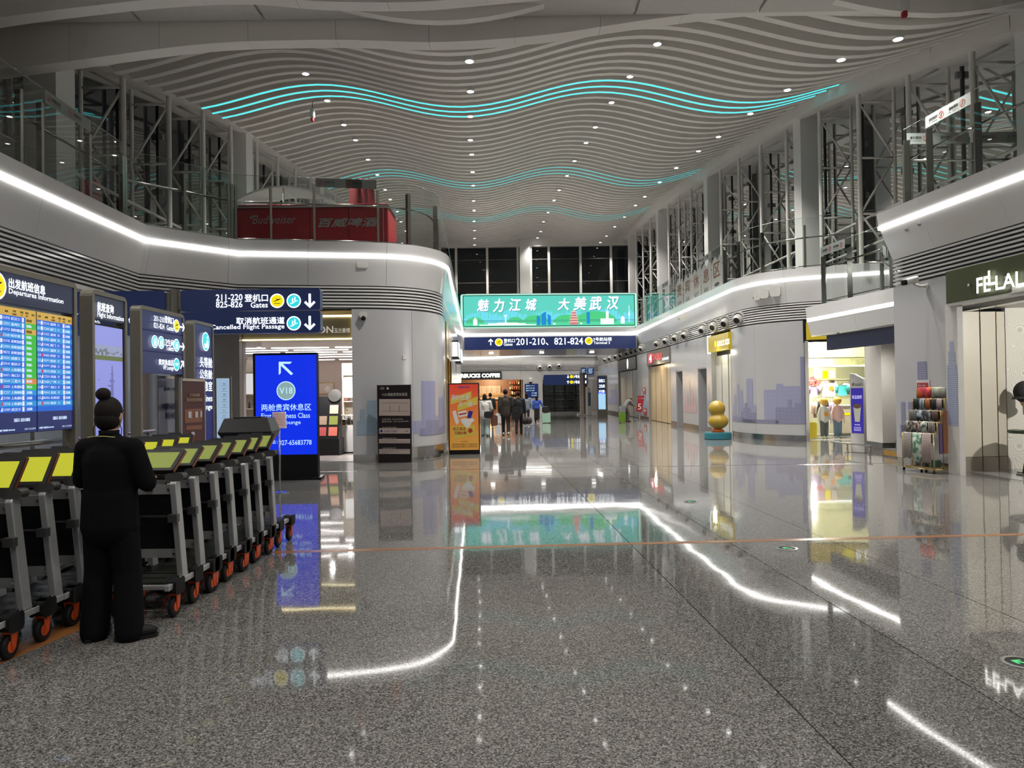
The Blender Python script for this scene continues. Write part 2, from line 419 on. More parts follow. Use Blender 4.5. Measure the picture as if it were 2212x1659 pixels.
# right main wall with its shop fronts and door recesses: openings given by photo x
def rx(px): q = PL(px, 850, p1, p2); return RP.near(q.x, q.y)
OPEN_R = [(1336, 1377), (1401, 1449), (1538, 1581)]
DOORS_R = [(1461, 1475), (1508, 1527)]
cuts = sorted([(rx(a), rx(b), 3.5) for a, b in OPEN_R] + [(rx(a), rx(b), 2.35) for a, b in DOORS_R])
YO = PL(1742, 900, p4, p5); YE = PL(1870, 900, p4, p5); sY0 = RP.near(YO.x, YO.y); sY1 = RP.near(YE.x, YE.y)
cuts.append((sY0, sY1, 3.5)); cur = 0.0
for c0, c1, zt in cuts:
    panels(wr, 'wall_panel', RP, cur, c0, PR_WALL, M_WHITE, 1.6); panels(wr, 'skirting', RP, cur, c0, PR_BASE, M_STEEL, 1.6)
    if zt < 3.4: panels(wr, 'wall_panel', RP, c0, c1, [(0, 3.5), (0, zt), (-.1, zt), (-.1, 3.5)], M_WHITE, 5)
    cur = c1
panels(wr, 'wall_panel', RP, cur, RP.L, PR_WALL, M_WHITE, 1.6); panels(wr, 'skirting', RP, cur, RP.L, PR_BASE, M_STEEL, 1.6)
for k, (a, b) in enumerate(DOORS_R):
    d0 = struct('door_%d' % (k + 1)); c0, c1 = rx(a), rx(b)
    obj('door_leaf', MB().strip(RP, c0, c1, [(-.55, 2.35), (-.55, .0), (-.6, 0), (-.6, 2.35)]), mat('grey door leaf', (.34, .34, .36), .35), d0)
    for s_ in (c0, c1): obj('door_reveal', MB().strip(RP, s_ - .03, s_ + .03, [(-.02, 2.35), (-.02, 0), (-.55, 0), (-.55, 2.35)]), M_WHITE, d0)
    obj('door_reveal', MB().strip(RP, c0, c1, [(-.02, 2.35), (-.02, 2.31), (-.55, 2.31), (-.55, 2.35)]), M_WHITE, d0)
    obj('door_handle', MB().strip(RP, c0 + .15, c0 + .19, [(-.50, 1.2), (-.50, .9), (-.55, .9), (-.55, 1.2)]), M_STEEL, d0)

# near right block: wall with camera, then the accessory shop opening from Y 12.75 towards the photographer
sC = RN.near(q1.x, q1.y); qo = PL(2052, 900, q1, q2); sO = RN.near(qo.x, qo.y)
panels(wn, 'wall_panel', RN, 0, sO, PR_WALL, M_WHITE, 2.0); panels(wn, 'skirting', RN, 0, sO, PR_BASE, M_STEEL, 2)

# balcony decks
M_DECK = mat('balcony deck', (.16, .16, .16), .4)
lo = [tuple(LP.at(s)[0]) for s in [0] + LP.s[1:]]
obj('balcony_deck', MB().prism([(-11, -4)] + lo[0:1] + lo[1:] + [(-11, F_.y)], 4.62, 4.96), M_DECK, wl)
lo = [tuple(RP.at(s)[0]) for s in RP.s]
obj('balcony_deck', MB().prism(lo + [(13, lo[-1][1]), (13, 58), (lo[0][0], 58)], 4.62, 4.96), M_DECK, wr)
obj('balcony_deck', MB().prism([tuple(RN.p[1])] + [tuple(RN.p[2]), (12, RN.p[2].y), (12, q1.y)], 4.62, 4.96), M_DECK, wn)

# left ground floor behind the totems: soffit, recessed wall, glazed partition
obj('soffit', MB().prism([(-11.5, -4), tuple(A0[:2]), tuple(B_[:2]), tuple(C_[:2]), (SHOP_L.x, 17.2), (-11.5, 17.2)], 3.42, 3.5), M_CEIL, wl)
obj('recess_wall', MB().bb((-10.4, -4, 0), (-10.3, 17.3, 3.45)), mat('cool white wall', (.55, .58, .62), .4), wl)
obj('recess_wall', MB().bb((-10.4, 17.2, 0), (SHOP_L.x - .5, 17.3, 3.45)), mat('cool white wall', (.55, .58, .62), .4), wl)
for y in (3.5, 6.5, 9.5, 12.5, 15.5):
    t = thing('soffit_lamp', 'slim linear lamp under the left balcony soffit', 'ceiling light', (-9.4, y, 3.415), 0, 'linear lamps under the left balcony')
    obj('housing', MB().bb((-.08, -.6, -.05), (.08, .6, 0)), M_WHITE, t)
    obj('diffuser', MB().bb((-.065, -.58, -.056), (.065, .58, -.05)), mat('cool tube', (1, 1, 1), .5, em=34, emcol=(.82, .90, 1)), t)

# upper glazed walls: trusses, columns, panes
def upper_side(sgn, xt, win, ys, cols):
    W = struct(win); dx = .97 * sgn
    xg = lambda y: xt(y) + 1.32 * sgn
    for y in ys:
        zt = zs(y) + .2; x0 = xt(y); x1 = x0 + dx
        tr = obj('truss', MB().tube([(x0, y, 4.96), (x0, y, zt)], .062, 10).tube([(x1, y, 4.96), (x1, y, zt + .05)], .05, 10), M_TUBE, W, smooth='auto')
        z = zt - .45; k = 0
        while z > 5.3:
            obj('brace', MB().tube([(x0, y, z), (x1, y, z)], .032, 8), M_TUBE, tr, True)
            zz = max(5.0, z - 1.55)
            a, b = ((x0, y, z), (x1, y, zz)) if k % 2 == 0 else ((x1, y, z), (x0, y, zz))
            obj('brace', MB().tube([a, b], .030, 8), M_TUBE, tr, True)
            z -= 1.55; k += 1
        obj('brace', MB().tube([(x0, y, zt - .45), (x1 + .1 * sgn, y, zt + .1)], .03, 8), M_TUBE, tr, True)
    for y in cols:
        x0 = xt(y) - .15 * sgn
        c = struct('column'); obj('shaft', MB().bb((x0, y - .3, 4.96), (x0 + .62 * sgn, y + .3, zs(y) + .4)), mat('column cladding', (.78, .78, .77), .4, noise=.02), c)
    e = [7.0] + list(ys) + [YF]
    for a, b in zip(e, e[1:]):
        obj('pane', MB().add([(xg(a), a + .03, 4.9), (xg(b), b - .03, 4.9), (xg(b), b - .03, zs(b) + .35), (xg(a), a + .03, zs(a) + .35)], [(0, 1, 2, 3)]), M_NIGHT, W)
    for y in e[1:-1]:
        obj('mullion', MB().bb((xg(y) - .04, y - .03, 4.9), (xg(y) + .04, y + .03, zs(y) + .3)), mat('dark mullion', (.05, .05, .05), .4), W)
        k = 0
        for z in (5.9, 7.5, 9.1, 10.7):
            if z < zs(y): obj('clamp', MB().box((xg(y) - .1 * sgn, y, z), (.12, .09, .16)), mat('grey clamp', (.25, .25, .25), .4), W)
    # continuous rails behind the trusses
    for z in (5.55, 6.35):
        for a, b in zip(e[1:], e[2:]):
            obj('rail', MB().tube([(xt(a) + .5 * sgn, a, z), (xt(b) + .5 * sgn, b, z)], .04, 8), M_TUBE, W, True)
yl = [11.9, 14.0, 16.4, 18.7, 20.9, 23.1] + [25.6 + 2.45 * k for k in range(13)]
yr = [12.7, 15.15, 17.5, 19.9, 22.3] + [24.85 + 2.45 * k for k in range(13)]
upper_side(-1, xlt, 'window_1', yl, (13.95, 24.4, 34.6, 44.6))
upper_side(1, xrt, 'window_2', yr, (13.4, 23.65, 34.0, 44.3, 54.0))

# ceiling
ce = struct('ceiling')
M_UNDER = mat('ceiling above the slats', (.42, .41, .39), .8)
NX = 40
mb = MB(); yy = [12.3] + [14 + 2 * k for k in range(22)] + [58]
for y in yy:
    for i in range(NX + 1):
        x = xli(y) - .3 + (xri(y) - xli(y) + .6) * i / NX; mb.v.append((x, y, zb(x, y) + .42))
for j in range(len(yy) - 1):
    for i in range(NX): a = j * (NX + 1) + i; mb.f.append((a, a + 1, a + NX + 2, a + NX + 1)); mb.m.append(0)
obj('ceiling_sheet', mb, M_UNDER, ce, True)
M_CY = {k: mat('cyan cove %d' % k, (.1, .8, .8), .5, em=v, emcol=(.05, .62, .68)) for k, v in ((0, 1.5), (1, .62), (2, .34))}
CYAN = {11: 0, 12: 0, 13: 0, 29: 1, 30: 1, 31: 1, 44: 2, 45: 2, 46: 2}
SLAT_Y = [11.65 + .752 * k for k in range(60)]
for k, y in enumerate(SLAT_Y):
    if y > 56.6: break
    mb = MB(); NS = 44; yl0, yl1 = y - .075, y + .075
    for i in range(NS + 1):
        x = xli(y) + .06 + (xri(y) - xli(y) - .12) * i / NS; z = zb(x, y)
        mb.v += [(x, yl0, z), (x, yl1, z), (x, yl1, z + .34), (x, yl0, z + .34)]
    for i in range(NS):
        for q in range(4): mb.f.append((i * 4 + q, i * 4 + (q + 1) % 4, i * 4 + 4 + (q + 1) % 4, i * 4 + 4 + q)); mb.m.append(0)
    mb.f += [(0, 3, 2, 1), (NS * 4, NS * 4 + 1, NS * 4 + 2, NS * 4 + 3)]; mb.m += [0, 0]
    so = obj('slat', mb, M_CEIL, ce)
    if k in CYAN:
        mb = MB()
        for i in range(NS + 1):
            x = xli(y) + .06 + (xri(y) - xli(y) - .12) * i / NS; z = zb(x, y) - .004
            mb.v += [(x, y - .03, z), (x, y + .05, z)]
        for i in range(NS): mb.f.append((i * 2, i * 2 + 2, i * 2 + 3, i * 2 + 1)); mb.m.append(0)
        obj('cyan_light_strip', mb, M_CY[CYAN[k]], so)
# soffit edges on both sides
for xi, xt, sg in ((xli, xlt, -1), (xri, xrt, 1)):
    e = [8.5 + 2.45 * k for k in range(20)] + [YF]
    for a, b in zip(e, e[1:]):
        mb = MB(); b -= .012
        for y in (a, b):
            z = zs(y); x0 = xi(y); x1 = xt(y) + 1.5 * sg
            mb.v += [(x0, y, z + .75), (x0, y, z - .05), (x0 + .45 * sg, y, z - .02), (x0 + .47 * sg, y, z + .06), (x1, y, z + .20), (x1, y, z + .9)]
        for q in range(6): mb.f.append((q, (q + 1) % 6, (q + 1) % 6 + 6, q + 6)); mb.m.append(0)
        obj('soffit_panel', mb, M_CEIL, ce)
# wavy bulkheads over the entrance side
lowA = [(-260, 190), (0, 152), (180, 128), (373, 102), (495, 91), (620, 87), (750, 86), (927, 91), (1066, 85), (1205, 72), (1341, 51), (1450, 36), (1615, 17), (1750, 13), (1881, 16), (2036, 16), (2212, 3), (2420, -20)]
def smooth_tab(t, n=6):
    o = []
    for i in range(len(t) - 1):
        p0, p1_, p2_, p3 = t[max(0, i - 1)], t[i], t[i + 1], t[min(len(t) - 1, i + 2)]
        for k in range(n):
            u = k / n
            o.append(tuple(.5 * (2 * b + (c - a) * u + (2 * a - 5 * b + 4 * c - d) * u * u + (3 * b - a - 3 * c + d) * u ** 3) for a, b, c, d in zip(p0, p1_, p2_, p3)))
    return o + [t[-1]]
def bulkhead(tab, Y, depth, ztop, name):
    P = [D(x, y, Y) for x, y in smooth_tab(tab)]; n = len(P); cuts_ = [0]
    step = 1.35; acc = 0
    for i in range(1, n):
        acc += (P[i] - P[i - 1]).length
        if acc > step or i == n - 1: cuts_.append(i); acc = 0
    for a, b in zip(cuts_, cuts_[1:]):
        mb = MB()
        for i in range(a, b + 1):
            p = P[i]; o = .006 if i == b else 0
            mb.v += [(p.x - o, Y, ztop), (p.x - o, Y, p.z), (p.x - o, Y + depth, p.z), (p.x - o, Y + depth, ztop)]
        m_ = b - a
        for i in range(m_):
            for q in range(4): mb.f.append((i * 4 + q, i * 4 + (q + 1) % 4, i * 4 + 4 + (q + 1) % 4, i * 4 + 4 + q)); mb.m.append(0)
        mb.f += [(0, 3, 2, 1), (m_ * 4, m_ * 4 + 1, m_ * 4 + 2, m_ * 4 + 3)]; mb.m += [0, 0]
        obj(name, mb, M_CEIL, ce)
bulkhead(lowA, 12.0, .29, 8.6, 'bulkhead_panel')
bulkhead([(-400, 110), (-160, 64), (0, 38), (150, 18), (340, -2), (520, -10), (700, 3), (900, 4), (1050, -8), (1300, -30), (2000, -80), (2600, -80)], 10.9, .26, 7.9, 'bulkhead_panel')
for i in range(12):
    x = -12.2 + 2.05 * i
    for y0, y1 in ((-9, -4), (-4, 1), (1, 6), (6, 11.99)):
        obj('ceiling_panel', MB().bb((x, y0, 7.80), (x + 2.0, y1 - .05, 7.86)), mat('near ceiling panel', (.6, .585, .55), .6), ce)
obj('ceiling_sheet', MB().bb((-12.5, -9, 7.87), (12.5, 12.2, 7.95)), M_CEIL, ce)
wb = struct('wall_back')
obj('wall_panel', MB().bb((-12.5, -9.2, 0), (12.5, -9, 7.9)), M_WHITE, wb)
for sx in (-1, 1): obj('wall_panel', MB().bb((11.2 * sx, -9, 4.6), (11.4 * sx, 11.6, 8.6)), M_WHITE, wb)
for sx in (-1, 1): obj('wall_panel', MB().bb((12.2 * sx, -9, 0), (12.4 * sx, 7, 4.6)), M_WHITE, wb)

# far upper window
wf = struct('window_3'); YB = 57.0
mx_ = [940, 986, 1053, 1119, 1147, 1186, 1254, 1320, 1360]
for a, b in zip(mx_, mx_[1:]):
    if a == 1119: continue
    pa, pb = D(a, 600, YB), D(b, 600, YB)
    for z0, z1 in ((4.9, 6.6), (6.65, 8.4), (8.45, 10.2), (10.25, 12.0), (12.05, 13.4)):
        obj('pane', MB().add([(pa.x + .05, YB, z0), (pb.x - .05, YB, z0), (pb.x - .05, YB, z1), (pa.x + .05, YB, z1)], [(0, 1, 2, 3)]), M_NIGHT, wf)
for a in mx_:
    p = D(a, 600, YB)
    obj('mullion', MB().bb((p.x - .09, YB - .2, 4.9), (p.x + .09, YB + .02, 13.5)), M_TUBE, wf)
for z in (6.62, 8.42, 10.22, 12.02): obj('transom', MB().bb((-6.5, YB + .0, z - .03), (9.5, YB + .05, z + .03)), mat('dark transom', (.10, .10, .10), .4), wf)
pa, pb = D(1123, 600, YB), D(1145, 600, YB); c = struct('column'); obj('shaft', MB().bb((pa.x, YB - .6, 4.9), (pb.x, YB, 13.6)), mat('column cladding', (.78, .78, .77), .4), c)
obj('header_beam', MB().bb((-10, YB - .3, 13.0), (10, YB + .3, 14.2)), M_CEIL, wf)
# bridge between the two balconies with its underside and far wall
br = struct('trim_1'); b0, b1 = V((F_.x + .1, F_.y, 0)), V((p1.x - .1, p1.y, 0))
BP = Path([b0, b1])
obj('bridge_beam', MB().strip(BP, 0, BP.L, [(.1, 4.95), (.1, 4.70), (-7, 4.70), (-7, 4.95)]), M_FASC, br)
obj('light_strip', MB().strip(BP, 0, BP.L, [(.12, 4.70), (.12, 4.60), (.0, 4.60), (.0, 4.70)]), M_LED, br)
for i in range(6):
    a_, c_ = BP.L * i / 6 + .004, BP.L * (i + 1) / 6 - .004
    obj('bridge_panel', MB().strip(BP, a_, c_, [(.02, 4.60), (.02, 3.86), (-6.2, 3.80), (-6.2, 4.60)]), mat('satin metal soffit', (.5, .49, .48), .22, .6), br)
for i in range(3):
    p, n = BP.at(BP.L * (.17 + .31 * i)); t = thing('bridge_downlight', 'round downlight in the underside of the bridge', 'ceiling light', (p.x - n.x * 3, p.y - n.y * 3, 3.805), 0, 'downlights under the bridge')
    obj('lens', MB().lathe([(.13, 0), (.13, -.02)], n=14), mat('downlight lens', (1, 1, 1), .5, em=8), t)
    lamp('bridge_light', 'SPOT', (p.x - n.x * 3, p.y - n.y * 3, 3.74), 90, (1, .96, .9), .15, spot=2.6)
# ================================================================== ceiling downlights
DL = {'left': [(660, 160), (707, 218), (743, 270), (768, 303), (795, 345), (815, 378), (832, 410), (843, 431), (858, 457), (866, 479), (877, 499), (883, 514)],
      'middle': [(1014, 133), (1016, 198), (1016, 252), (1016, 303), (1019, 334), (1021, 372), (1022, 401), (1023, 434), (1024, 455), (1024, 478), (1025, 498), (1025, 515), (1025, 529)],
      'third': [(1420, 96), (1361, 166), (1321, 222), (1286, 275), (1266, 309), (1241, 348), (1225, 380), (1208, 411), (1197, 433), (1184, 459), (1174, 479), (1168, 500), (1161, 514)],
      'right': [(1940, 85), (1817, 130), (1701, 195), (1621, 246), (1552, 296), (1509, 327), (1461, 363), (1425, 394), (1393, 425), (1373, 444), (1349, 469), (1328, 490), (1310, 510), (1297, 524)]}
DLW = {'left': 'small round ceiling downlight in the row over the red bar', 'middle': 'small round ceiling downlight in the row above the green billboard',
       'third': 'small round ceiling downlight in the row between the middle row and the right glazing', 'right': 'small round ceiling downlight in the row along the right glazing'}
M_LENS = mat('downlight lens bright', (1, 1, 1), .5, em=14, emcol=(1, .97, .92))
_dl = None; SPOT_W = 1150; ENTRY_W = 380
for k, L_ in DL.items():
    for i, (px, py) in enumerate(L_):
        y = 12.4
        while y < 57.2:
            p = D(px, py, y)
            if p.z > zb(p.x, y) - .03: break
            y += .02
        p = D(px, py, min(y, 56.6)); p.z = zb(p.x, p.y)
        if _dl is None:
            _dl = thing('downlight', DLW[k], 'ceiling light', p, 0, DLW[k][33:])
            obj('housing', MB().lathe([(.10, .30), (.10, -.015), (.085, -.03), (.085, .0), (.0, .0)], n=16), mat('white lamp housing', (.7, .7, .68), .4), _dl, 'auto')
            obj('lens', MB().ell((0, 0, -.012), (.086, .086, .035), 14, 6), M_LENS, _dl, True)
            o = _dl
        else: o = dup(_dl, p, 0, DLW[k])
        o['group'] = 'downlights of the %s row' % k
        lamp('downlight_beam', 'SPOT', (p.x, p.y, p.z - .08), SPOT_W, (1, .95, .88), .09, spot=1.9)

# unseen lamps added in the low ceiling to brighten the near floor and figures
for x in (-6.0, -2.0, 2.0, 6.0):
    for y in (-5.0, -1.0, 3.0, 7.0):
        dup(_dl, (x, y, 7.80), 0, 'added unseen downlight in the low ceiling on the entrance side')['group'] = 'added downlights of the low ceiling'
        lamp('downlight_beam', 'SPOT', (x, y, 7.72), ENTRY_W * (.75 if x < 0 else 1), (1, .95, .88), .09, spot=2.5)
# ================================================================== helpers for signs
class Face:
    def __init__(s, name, label, cat, a, b, z=0.0, group=None):
        s.a, s.b = V((a[0], a[1], 0)), V((b[0], b[1], 0)); s.t, s.w = face(name, label, cat, a, b, z, group); s.Mi = WM[s.t.name].inverted()
    def q(s, px, py):
        p = s.Mi @ PL(px, py, s.a, s.b); return p.x, p.z
    def txt(s, mb, st, x0, y0, x1, y1, m=0, bold=.012, y=-.012, shear=0.0, flip=False):
        a = s.q(x0, y1); b = s.q(x0, y0); c = s.q(x1, y1)
        mb.text(st, a[0], a[1], b[1] - a[1], y, m, c[0] - a[0], 'l', bold, shear, flip); return mb
    def circ(s, mb, px, py, r, m=0, y=-.011):
        c = s.q(px, py); e = s.q(px, py - r); mb.disc(c[0], c[1], e[1] - c[1], y, m, 24); return mb
    def arr(s, mb, px, py, size, ang, m=0, y=-.012, w=.16):
        c = s.q(px, py); e = s.q(px, py - size / 2); mb.flat(arrow(c[0], c[1], (e[1] - c[1]) * 2, ang, w), y, m); return mb
    def poly(s, mb, pts, m=0, y=-.01): mb.flat([s.q(*p) for p in pts][::-1], y, m); return mb
def plane_icon(mb, x, z, r, y, m):           # a departing aeroplane over a runway line
    c, s_ = math.cos(.32), math.sin(.32)
    P = [(-.62, -.02), (-.52, .08), (-.32, .02), (.05, .05), (-.18, .30), (-.05, .30), (.30, .07), (.55, .09), (.68, .03), (.56, -.05), (.20, -.08), (-.30, -.10)]
    mb.flat([(x + r * (a * c - b * s_), z + r * (.10 + a * s_ + b * c)) for a, b in P][::-1], y, m)
    mb.rect(x - r * .5, z - r * .50, x + r * .5, z - r * .41, y, m)
def escal_icon(mb, x, z, r, y, m):           # two riders on an escalator
    mb.flat([(x - r * .6, z - r * .50), (x - r * .25, z - r * .50), (x + r * .45, z - r * .05), (x + r * .65, z - r * .05), (x + r * .65, z + r * .05), (x + r * .40, z + r * .05), (x - r * .3, z - r * .38), (x - r * .6, z - r * .38)], y, m)
    for a, b in ((-.18, -.22), (.2, .02)):
        mb.rect(x + r * (a - .1), z + r * b, x + r * (a + .1), z + r * (b + .42), y, m); mb.disc(x + r * a, z + r * (b + .55), r * .1, y, m, 10)
M_HEAD = mat('header navy', s2l('#2b3350'), .3, em=.16, emcol=s2l('#2c3760'))
M_BLUEF = mat('deep blue blade', s2l('#1d2b5c'), .3, em=.28, emcol=s2l('#1c2e70'))
M_INK = mat('black ink', (.01, .01, .012), .5)
def totem_frame(F, w, h, t=.12, r=.06, fw=.045, foot=0.0):
    out = rrect(0, foot, w, h, r, 4); N = len(out)
    inn = [(min(max(a, fw), w - fw), min(max(b, foot + (0 if foot == 0 else fw)), h - fw)) for a, b in out]
    mb = MB(); mb.v = [(a, y, z) for y in (0, t) for a, z in out] + [(a, y, z) for y in (0, t) for a, z in inn]
    for k in range(N):
        j = (k + 1) % N
        mb.f += [(k, k + N, j + N, j), (k, j, j + 2 * N, k + 2 * N), (k + N, k + 3 * N, j + 3 * N, j + N), (k + 2 * N, j + 2 * N, j + 3 * N, k + 3 * N)]; mb.m += [0] * 4
    return obj('frame', mb, M_BRONZE, F.t)

# ---- departures board
F = Face('departures_board', 'tall bronze framed departures board with blue flight lists behind the carts', 'board', (-4.045, 5.18), (-4.04, 6.72))
W_ = F.w
totem_frame(F, W_, 2.62)
obj('header', MB().rbox((.05, .01, 2.33), (W_ - .05, .1, 2.575), .02), M_HEAD, F.t)
mb = MB(); F.txt(mb, '出发航班信息', 16, 599.5, 95, 621, 0, .03); F.txt(mb, 'Departures Information', 16, 622, 134, 637, 0, .02)
obj('lettering', mb, M_LIT, F.t)
mb = MB(); c = F.q(-9, 616); mb.disc(c[0], c[1], .115, -.002, 0); obj('icon_ring', mb, M_LIT, F.t)
mb = MB(); mb.disc(c[0], c[1], .098, -.004, 0); ic = obj('icon_disc', mb, M_YEL, F.t)
mb = MB(); plane_icon(mb, c[0], c[1], .095, -.006, 0); obj('icon_plane', mb, M_INK, F.t)
M_R1 = glow('screen blue deep', '#1e63d2', .95); M_R2 = glow('screen blue light', '#2590d8', .95); M_RY = glow('screen sand', '#cda64c', .9); M_RG = glow('screen green', '#35b53a', .95)
M_RO = glow('screen orange', '#d88748', .9); M_RN = glow('screen navy', '#27336b', .8); M_RT = glow('screen text', '#cfe2ff', .95); M_RW = glow('screen tile', '#e8e6f8', .95); M_RR = glow('screen red', '#d0304a', .9)
rng = random.Random(3)
CITY = ['武汉', '温州', '揭阳潮汕', '哈尔滨', '深圳宝安', '深圳宝安', '深圳宝安', '成都', '重庆', '上海浦东', '海口', '三亚', '上海浦东', '上海虹桥', '上海浦东', '上海浦东', '兰州']
CITY2 = ['温州', '厦门', '温州', '温州', '厦门', '温州', '西安', '西安', '济南', '西安', '济南', '广州', '海口', '北京', '石家庄', '南京']
PRE = ['CZ', 'MU', 'CA', 'HU', 'ZH', 'GJ', 'DR', 'FM', 'SC', 'KN']
for ci, (x0, x1) in enumerate(((.055, .49), (.50, .985), (.995, W_ - .055))):
    zt, zb_ = 2.30, 1.27; hh = .068; rows = 17; z1 = 1.445; rh = (zt - hh - z1) / rows; cw = x1 - x0
    scr = obj('screen', MB().bb((x0, .02, zb_), (x1, .1, zt)), M_BLACK, F.t)
    mb = MB(); mb.rect(x0, zt - hh, x1, zt, .018, 2); mb.rect(x0, zb_ + .005, x1, z1, .018, 3)
    tx = MB()
    for i, (s_, fx_) in enumerate((('计划', .06), ('航班', .26), ('经停', .45), ('登机', .63), ('距离', .76), ('状态', .92))):
        tx.text(s_, x0 + cw * fx_, zt - (.038 if s_ not in ('航班', '状态', '计划') else .046), .018, .016, 1, None, 'c')
    for i, s_ in enumerate(('目的站', '口', '(米)')): tx.text(s_, x0 + cw * (.45, .63, .76)[i], zt - .062, .016, .016, 1, None, 'c')
    for r in range(rows):
        za = zt - hh - (r + 1) * rh; zc = za + rh
        mb.rect(x0, za, x1, zc, .018, r % 2)
        if ci == 2 and r == 16: continue
        st = '正在候机' if ci == 2 or r > 12 else ''
        if ci < 2 and r <= 12:
            col = {0: 4, 2: 4, 11: 6}.get(r, 5) if ci == 1 else 5
            mb.rect(x0 + cw * .72, za, x1, zc, .017, {4: 2, 5: 4, 6: 5}[col]); st = '经停办票' if col == 4 else '催促登机' if col == 6 else '到达' if r == 12 else '登机截止'
        nm = (CITY2 if ci == 2 else CITY)[r % 16]
        tx.text('%s%04d' % (rng.choice(PRE), rng.randint(2000, 9300)), x0 + cw * .17, za + rh * .28, rh * .46, .016, 0, cw * .16)
        tx.text(nm, x0 + cw * .36, za + rh * .24, rh * .52, .016, 0, min(.036 * len(nm), .125) * cw / .47)
        if ci == 2: tx.text('22:%02d' % (10 + r * 3), x0 + cw * .01, za + rh * .28, rh * .46, .016, 0, cw * .09)
        tx.text('%d' % rng.choice((203, 204, 207, 208, 211, 213, 215)), x0 + cw * (.56 if ci == 2 else .52), za + rh * .28, rh * .46, .016, 0, cw * .06)
        xt_ = x0 + cw * (.72 if ci == 2 else .63); mb.rect(xt_, za + rh * .1, xt_ + cw * .05, zc - rh * .1, .0165, 6)
        tx.text(st, x0 + cw * (.79 if ci == 2 else .74), za + rh * .24, rh * .5, .015, 1 if '经停' in st else 0, cw * .14)
        q_ = x0 + cw * .13
        if rng.random() < .7: mb.flat([(q_ - .012, za + rh * .2), (q_ + .012, za + rh * .2), (q_ + .012, zc - rh * .15), (q_ + .004, zc - rh * .15)], .0165, 6 if r % 3 else 7)
        else: mb.rect(q_ - .012, za + rh * .15, q_ + .012, zc - rh * .15, .0165, 6)
    tx.text('扫描关注（武汉天河机场）', x0 + cw * .42, 1.365, .03, .016, 0, cw * .4); tx.text('计划起飞时间段 20:10-23:30', x0 + cw * .04, 1.295, .016, .016, 0, cw * .4); tx.text('2024-11-23 22:05:48', x0 + cw * .68, 1.295, .015, .016, 0, cw * .28)
    obj('rows', mb, [M_R1, M_R2, M_RY, M_RN, M_RG, M_RO, M_RW, M_RR], scr)
    obj('lettering', tx, [M_RT, M_INK], scr)

# ---- flight enquiry totem
F = Face('flight_enquiry_totem', 'narrow bronze flight information totem with a pale lavender map screen', 'totem', (-4.045, 6.97), (-4.075, 7.66)); W_ = F.w
totem_frame(F, W_, 2.61, r=.07)
obj('header', MB().rbox((.05, .01, 2.33), (W_ - .05, .1, 2.56), .02), M_HEAD, F.t)
mb = MB(); F.txt(mb, '航班查询', 208, 651, 243, 671, 0, .025); F.txt(mb, 'Flight Information', 208, 672, 265, 687, 0, .015); obj('lettering', mb, M_LIT, F.t)
scr = obj('screen', MB().bb((.05, .02, .55), (W_ - .05, .1, 2.29)), M_BLACK, F.t)
mb = MB(); mb.rect(.06, .6, W_ - .07, 2.27, .018, 0); mb.rect(.065, 1.95, W_ - .075, 2.08, .016, 1)
for i in range(14):
    x = .08 + i * .038; mb.rect(x, 1.97 + rng.random() * .05, x + .03, 1.985 + rng.random() * .08, .0155, 2)
mb.rect(.065, 1.93, W_ - .075, 1.975, .0152, 3)
for i in range(26):
    x = .1 + rng.random() * (W_ - .24); z = 1.0 + rng.random() * .8; mb.rect(x, z, x + .02 + rng.random() * .09, z + .006 + rng.random() * .02, .016, 4)
mb.slabxz([(.36, 1.5), (.43, 1.5), (.41, 1.88), (.39, 1.88)], .0155, .016, 4)
obj('map_page', mb, [glow('lavender page', '#8f95e0', .9), glow('photo sky', '#9aa4c8', .8), glow('photo grey', '#6d747c', .7), glow('photo green', '#6a7848', .7), glow('map grey', '#7076b8', .8)], scr)

# ---- direction totem
F = Face('direction_totem', 'bronze framed direction totem with three navy blades for gates, toilets and lounge', 'totem', (-4.262, 8.29), (-4.262, 9.42)); W_ = F.w
totem_frame(F, W_, 2.62, r=.07)
for z0, z1 in ((2.35, 2.575), (2.10, 2.34), (1.84, 2.09)): obj('blade', MB().rbox((.045, .01, z0), (W_ - .045, .1, z1), .008), M_BLUEF, F.t)
mb = MB()
F.txt(mb, '201-210', 330, 681, 353, 693); F.txt(mb, '登机口', 354, 682, 373, 697); F.txt(mb, '821-824', 330, 696, 353, 708); F.txt(mb, 'Gates', 358, 702, 373, 713)
F.txt(mb, '卫生间', 354, 732, 373, 746); F.txt(mb, 'Toilets', 357, 746, 373, 757); F.txt(mb, '贵宾休息区', 341, 775, 373, 788); F.txt(mb, 'VIP Lounge', 350, 789, 373, 801)
F.arr(mb, 391.5, 707, 24, -PI / 2); F.arr(mb, 391.5, 749, 24, -PI / 2); F.arr(mb, 391.5, 788, 24, -PI / 4)
obj('lettering', mb, M_LIT, F.t)
for k, (px, py, m_) in enumerate(((379.5, 704, 0), (332.5, 738, 1), (346.5, 740, 1), (379.5, 746, 1), (379.5, 787.5, 1))):
    mb = MB(); F.circ(mb, px, py, 14, 0, -.011); obj('icon_ring', mb, M_LIT, F.t)
    mb = MB(); F.circ(mb, px, py, 12, 0, -.013); i_ = obj('icon_disc', mb, M_CYAN if m_ else M_YEL, F.t); c = F.q(px, py)
    mb = MB()
    if k == 0: plane_icon(mb, c[0], c[1], .07, -.015, 0)
    elif k == 4: mb.text('VIP', c[0], c[1] - .02, .04, -.015, 0, .09, 'c')
    else:
        for a in (-.02, .022): mb.disc(c[0] + a, c[1] + .035, .011, -.015, 0, 8); mb.rect(c[0] + a - .012, c[1] - .05, c[0] + a + .012, c[1] + .02, -.015, 0)
    obj('icon_mark', mb, M_INK if k == 0 else M_LIT, i_)
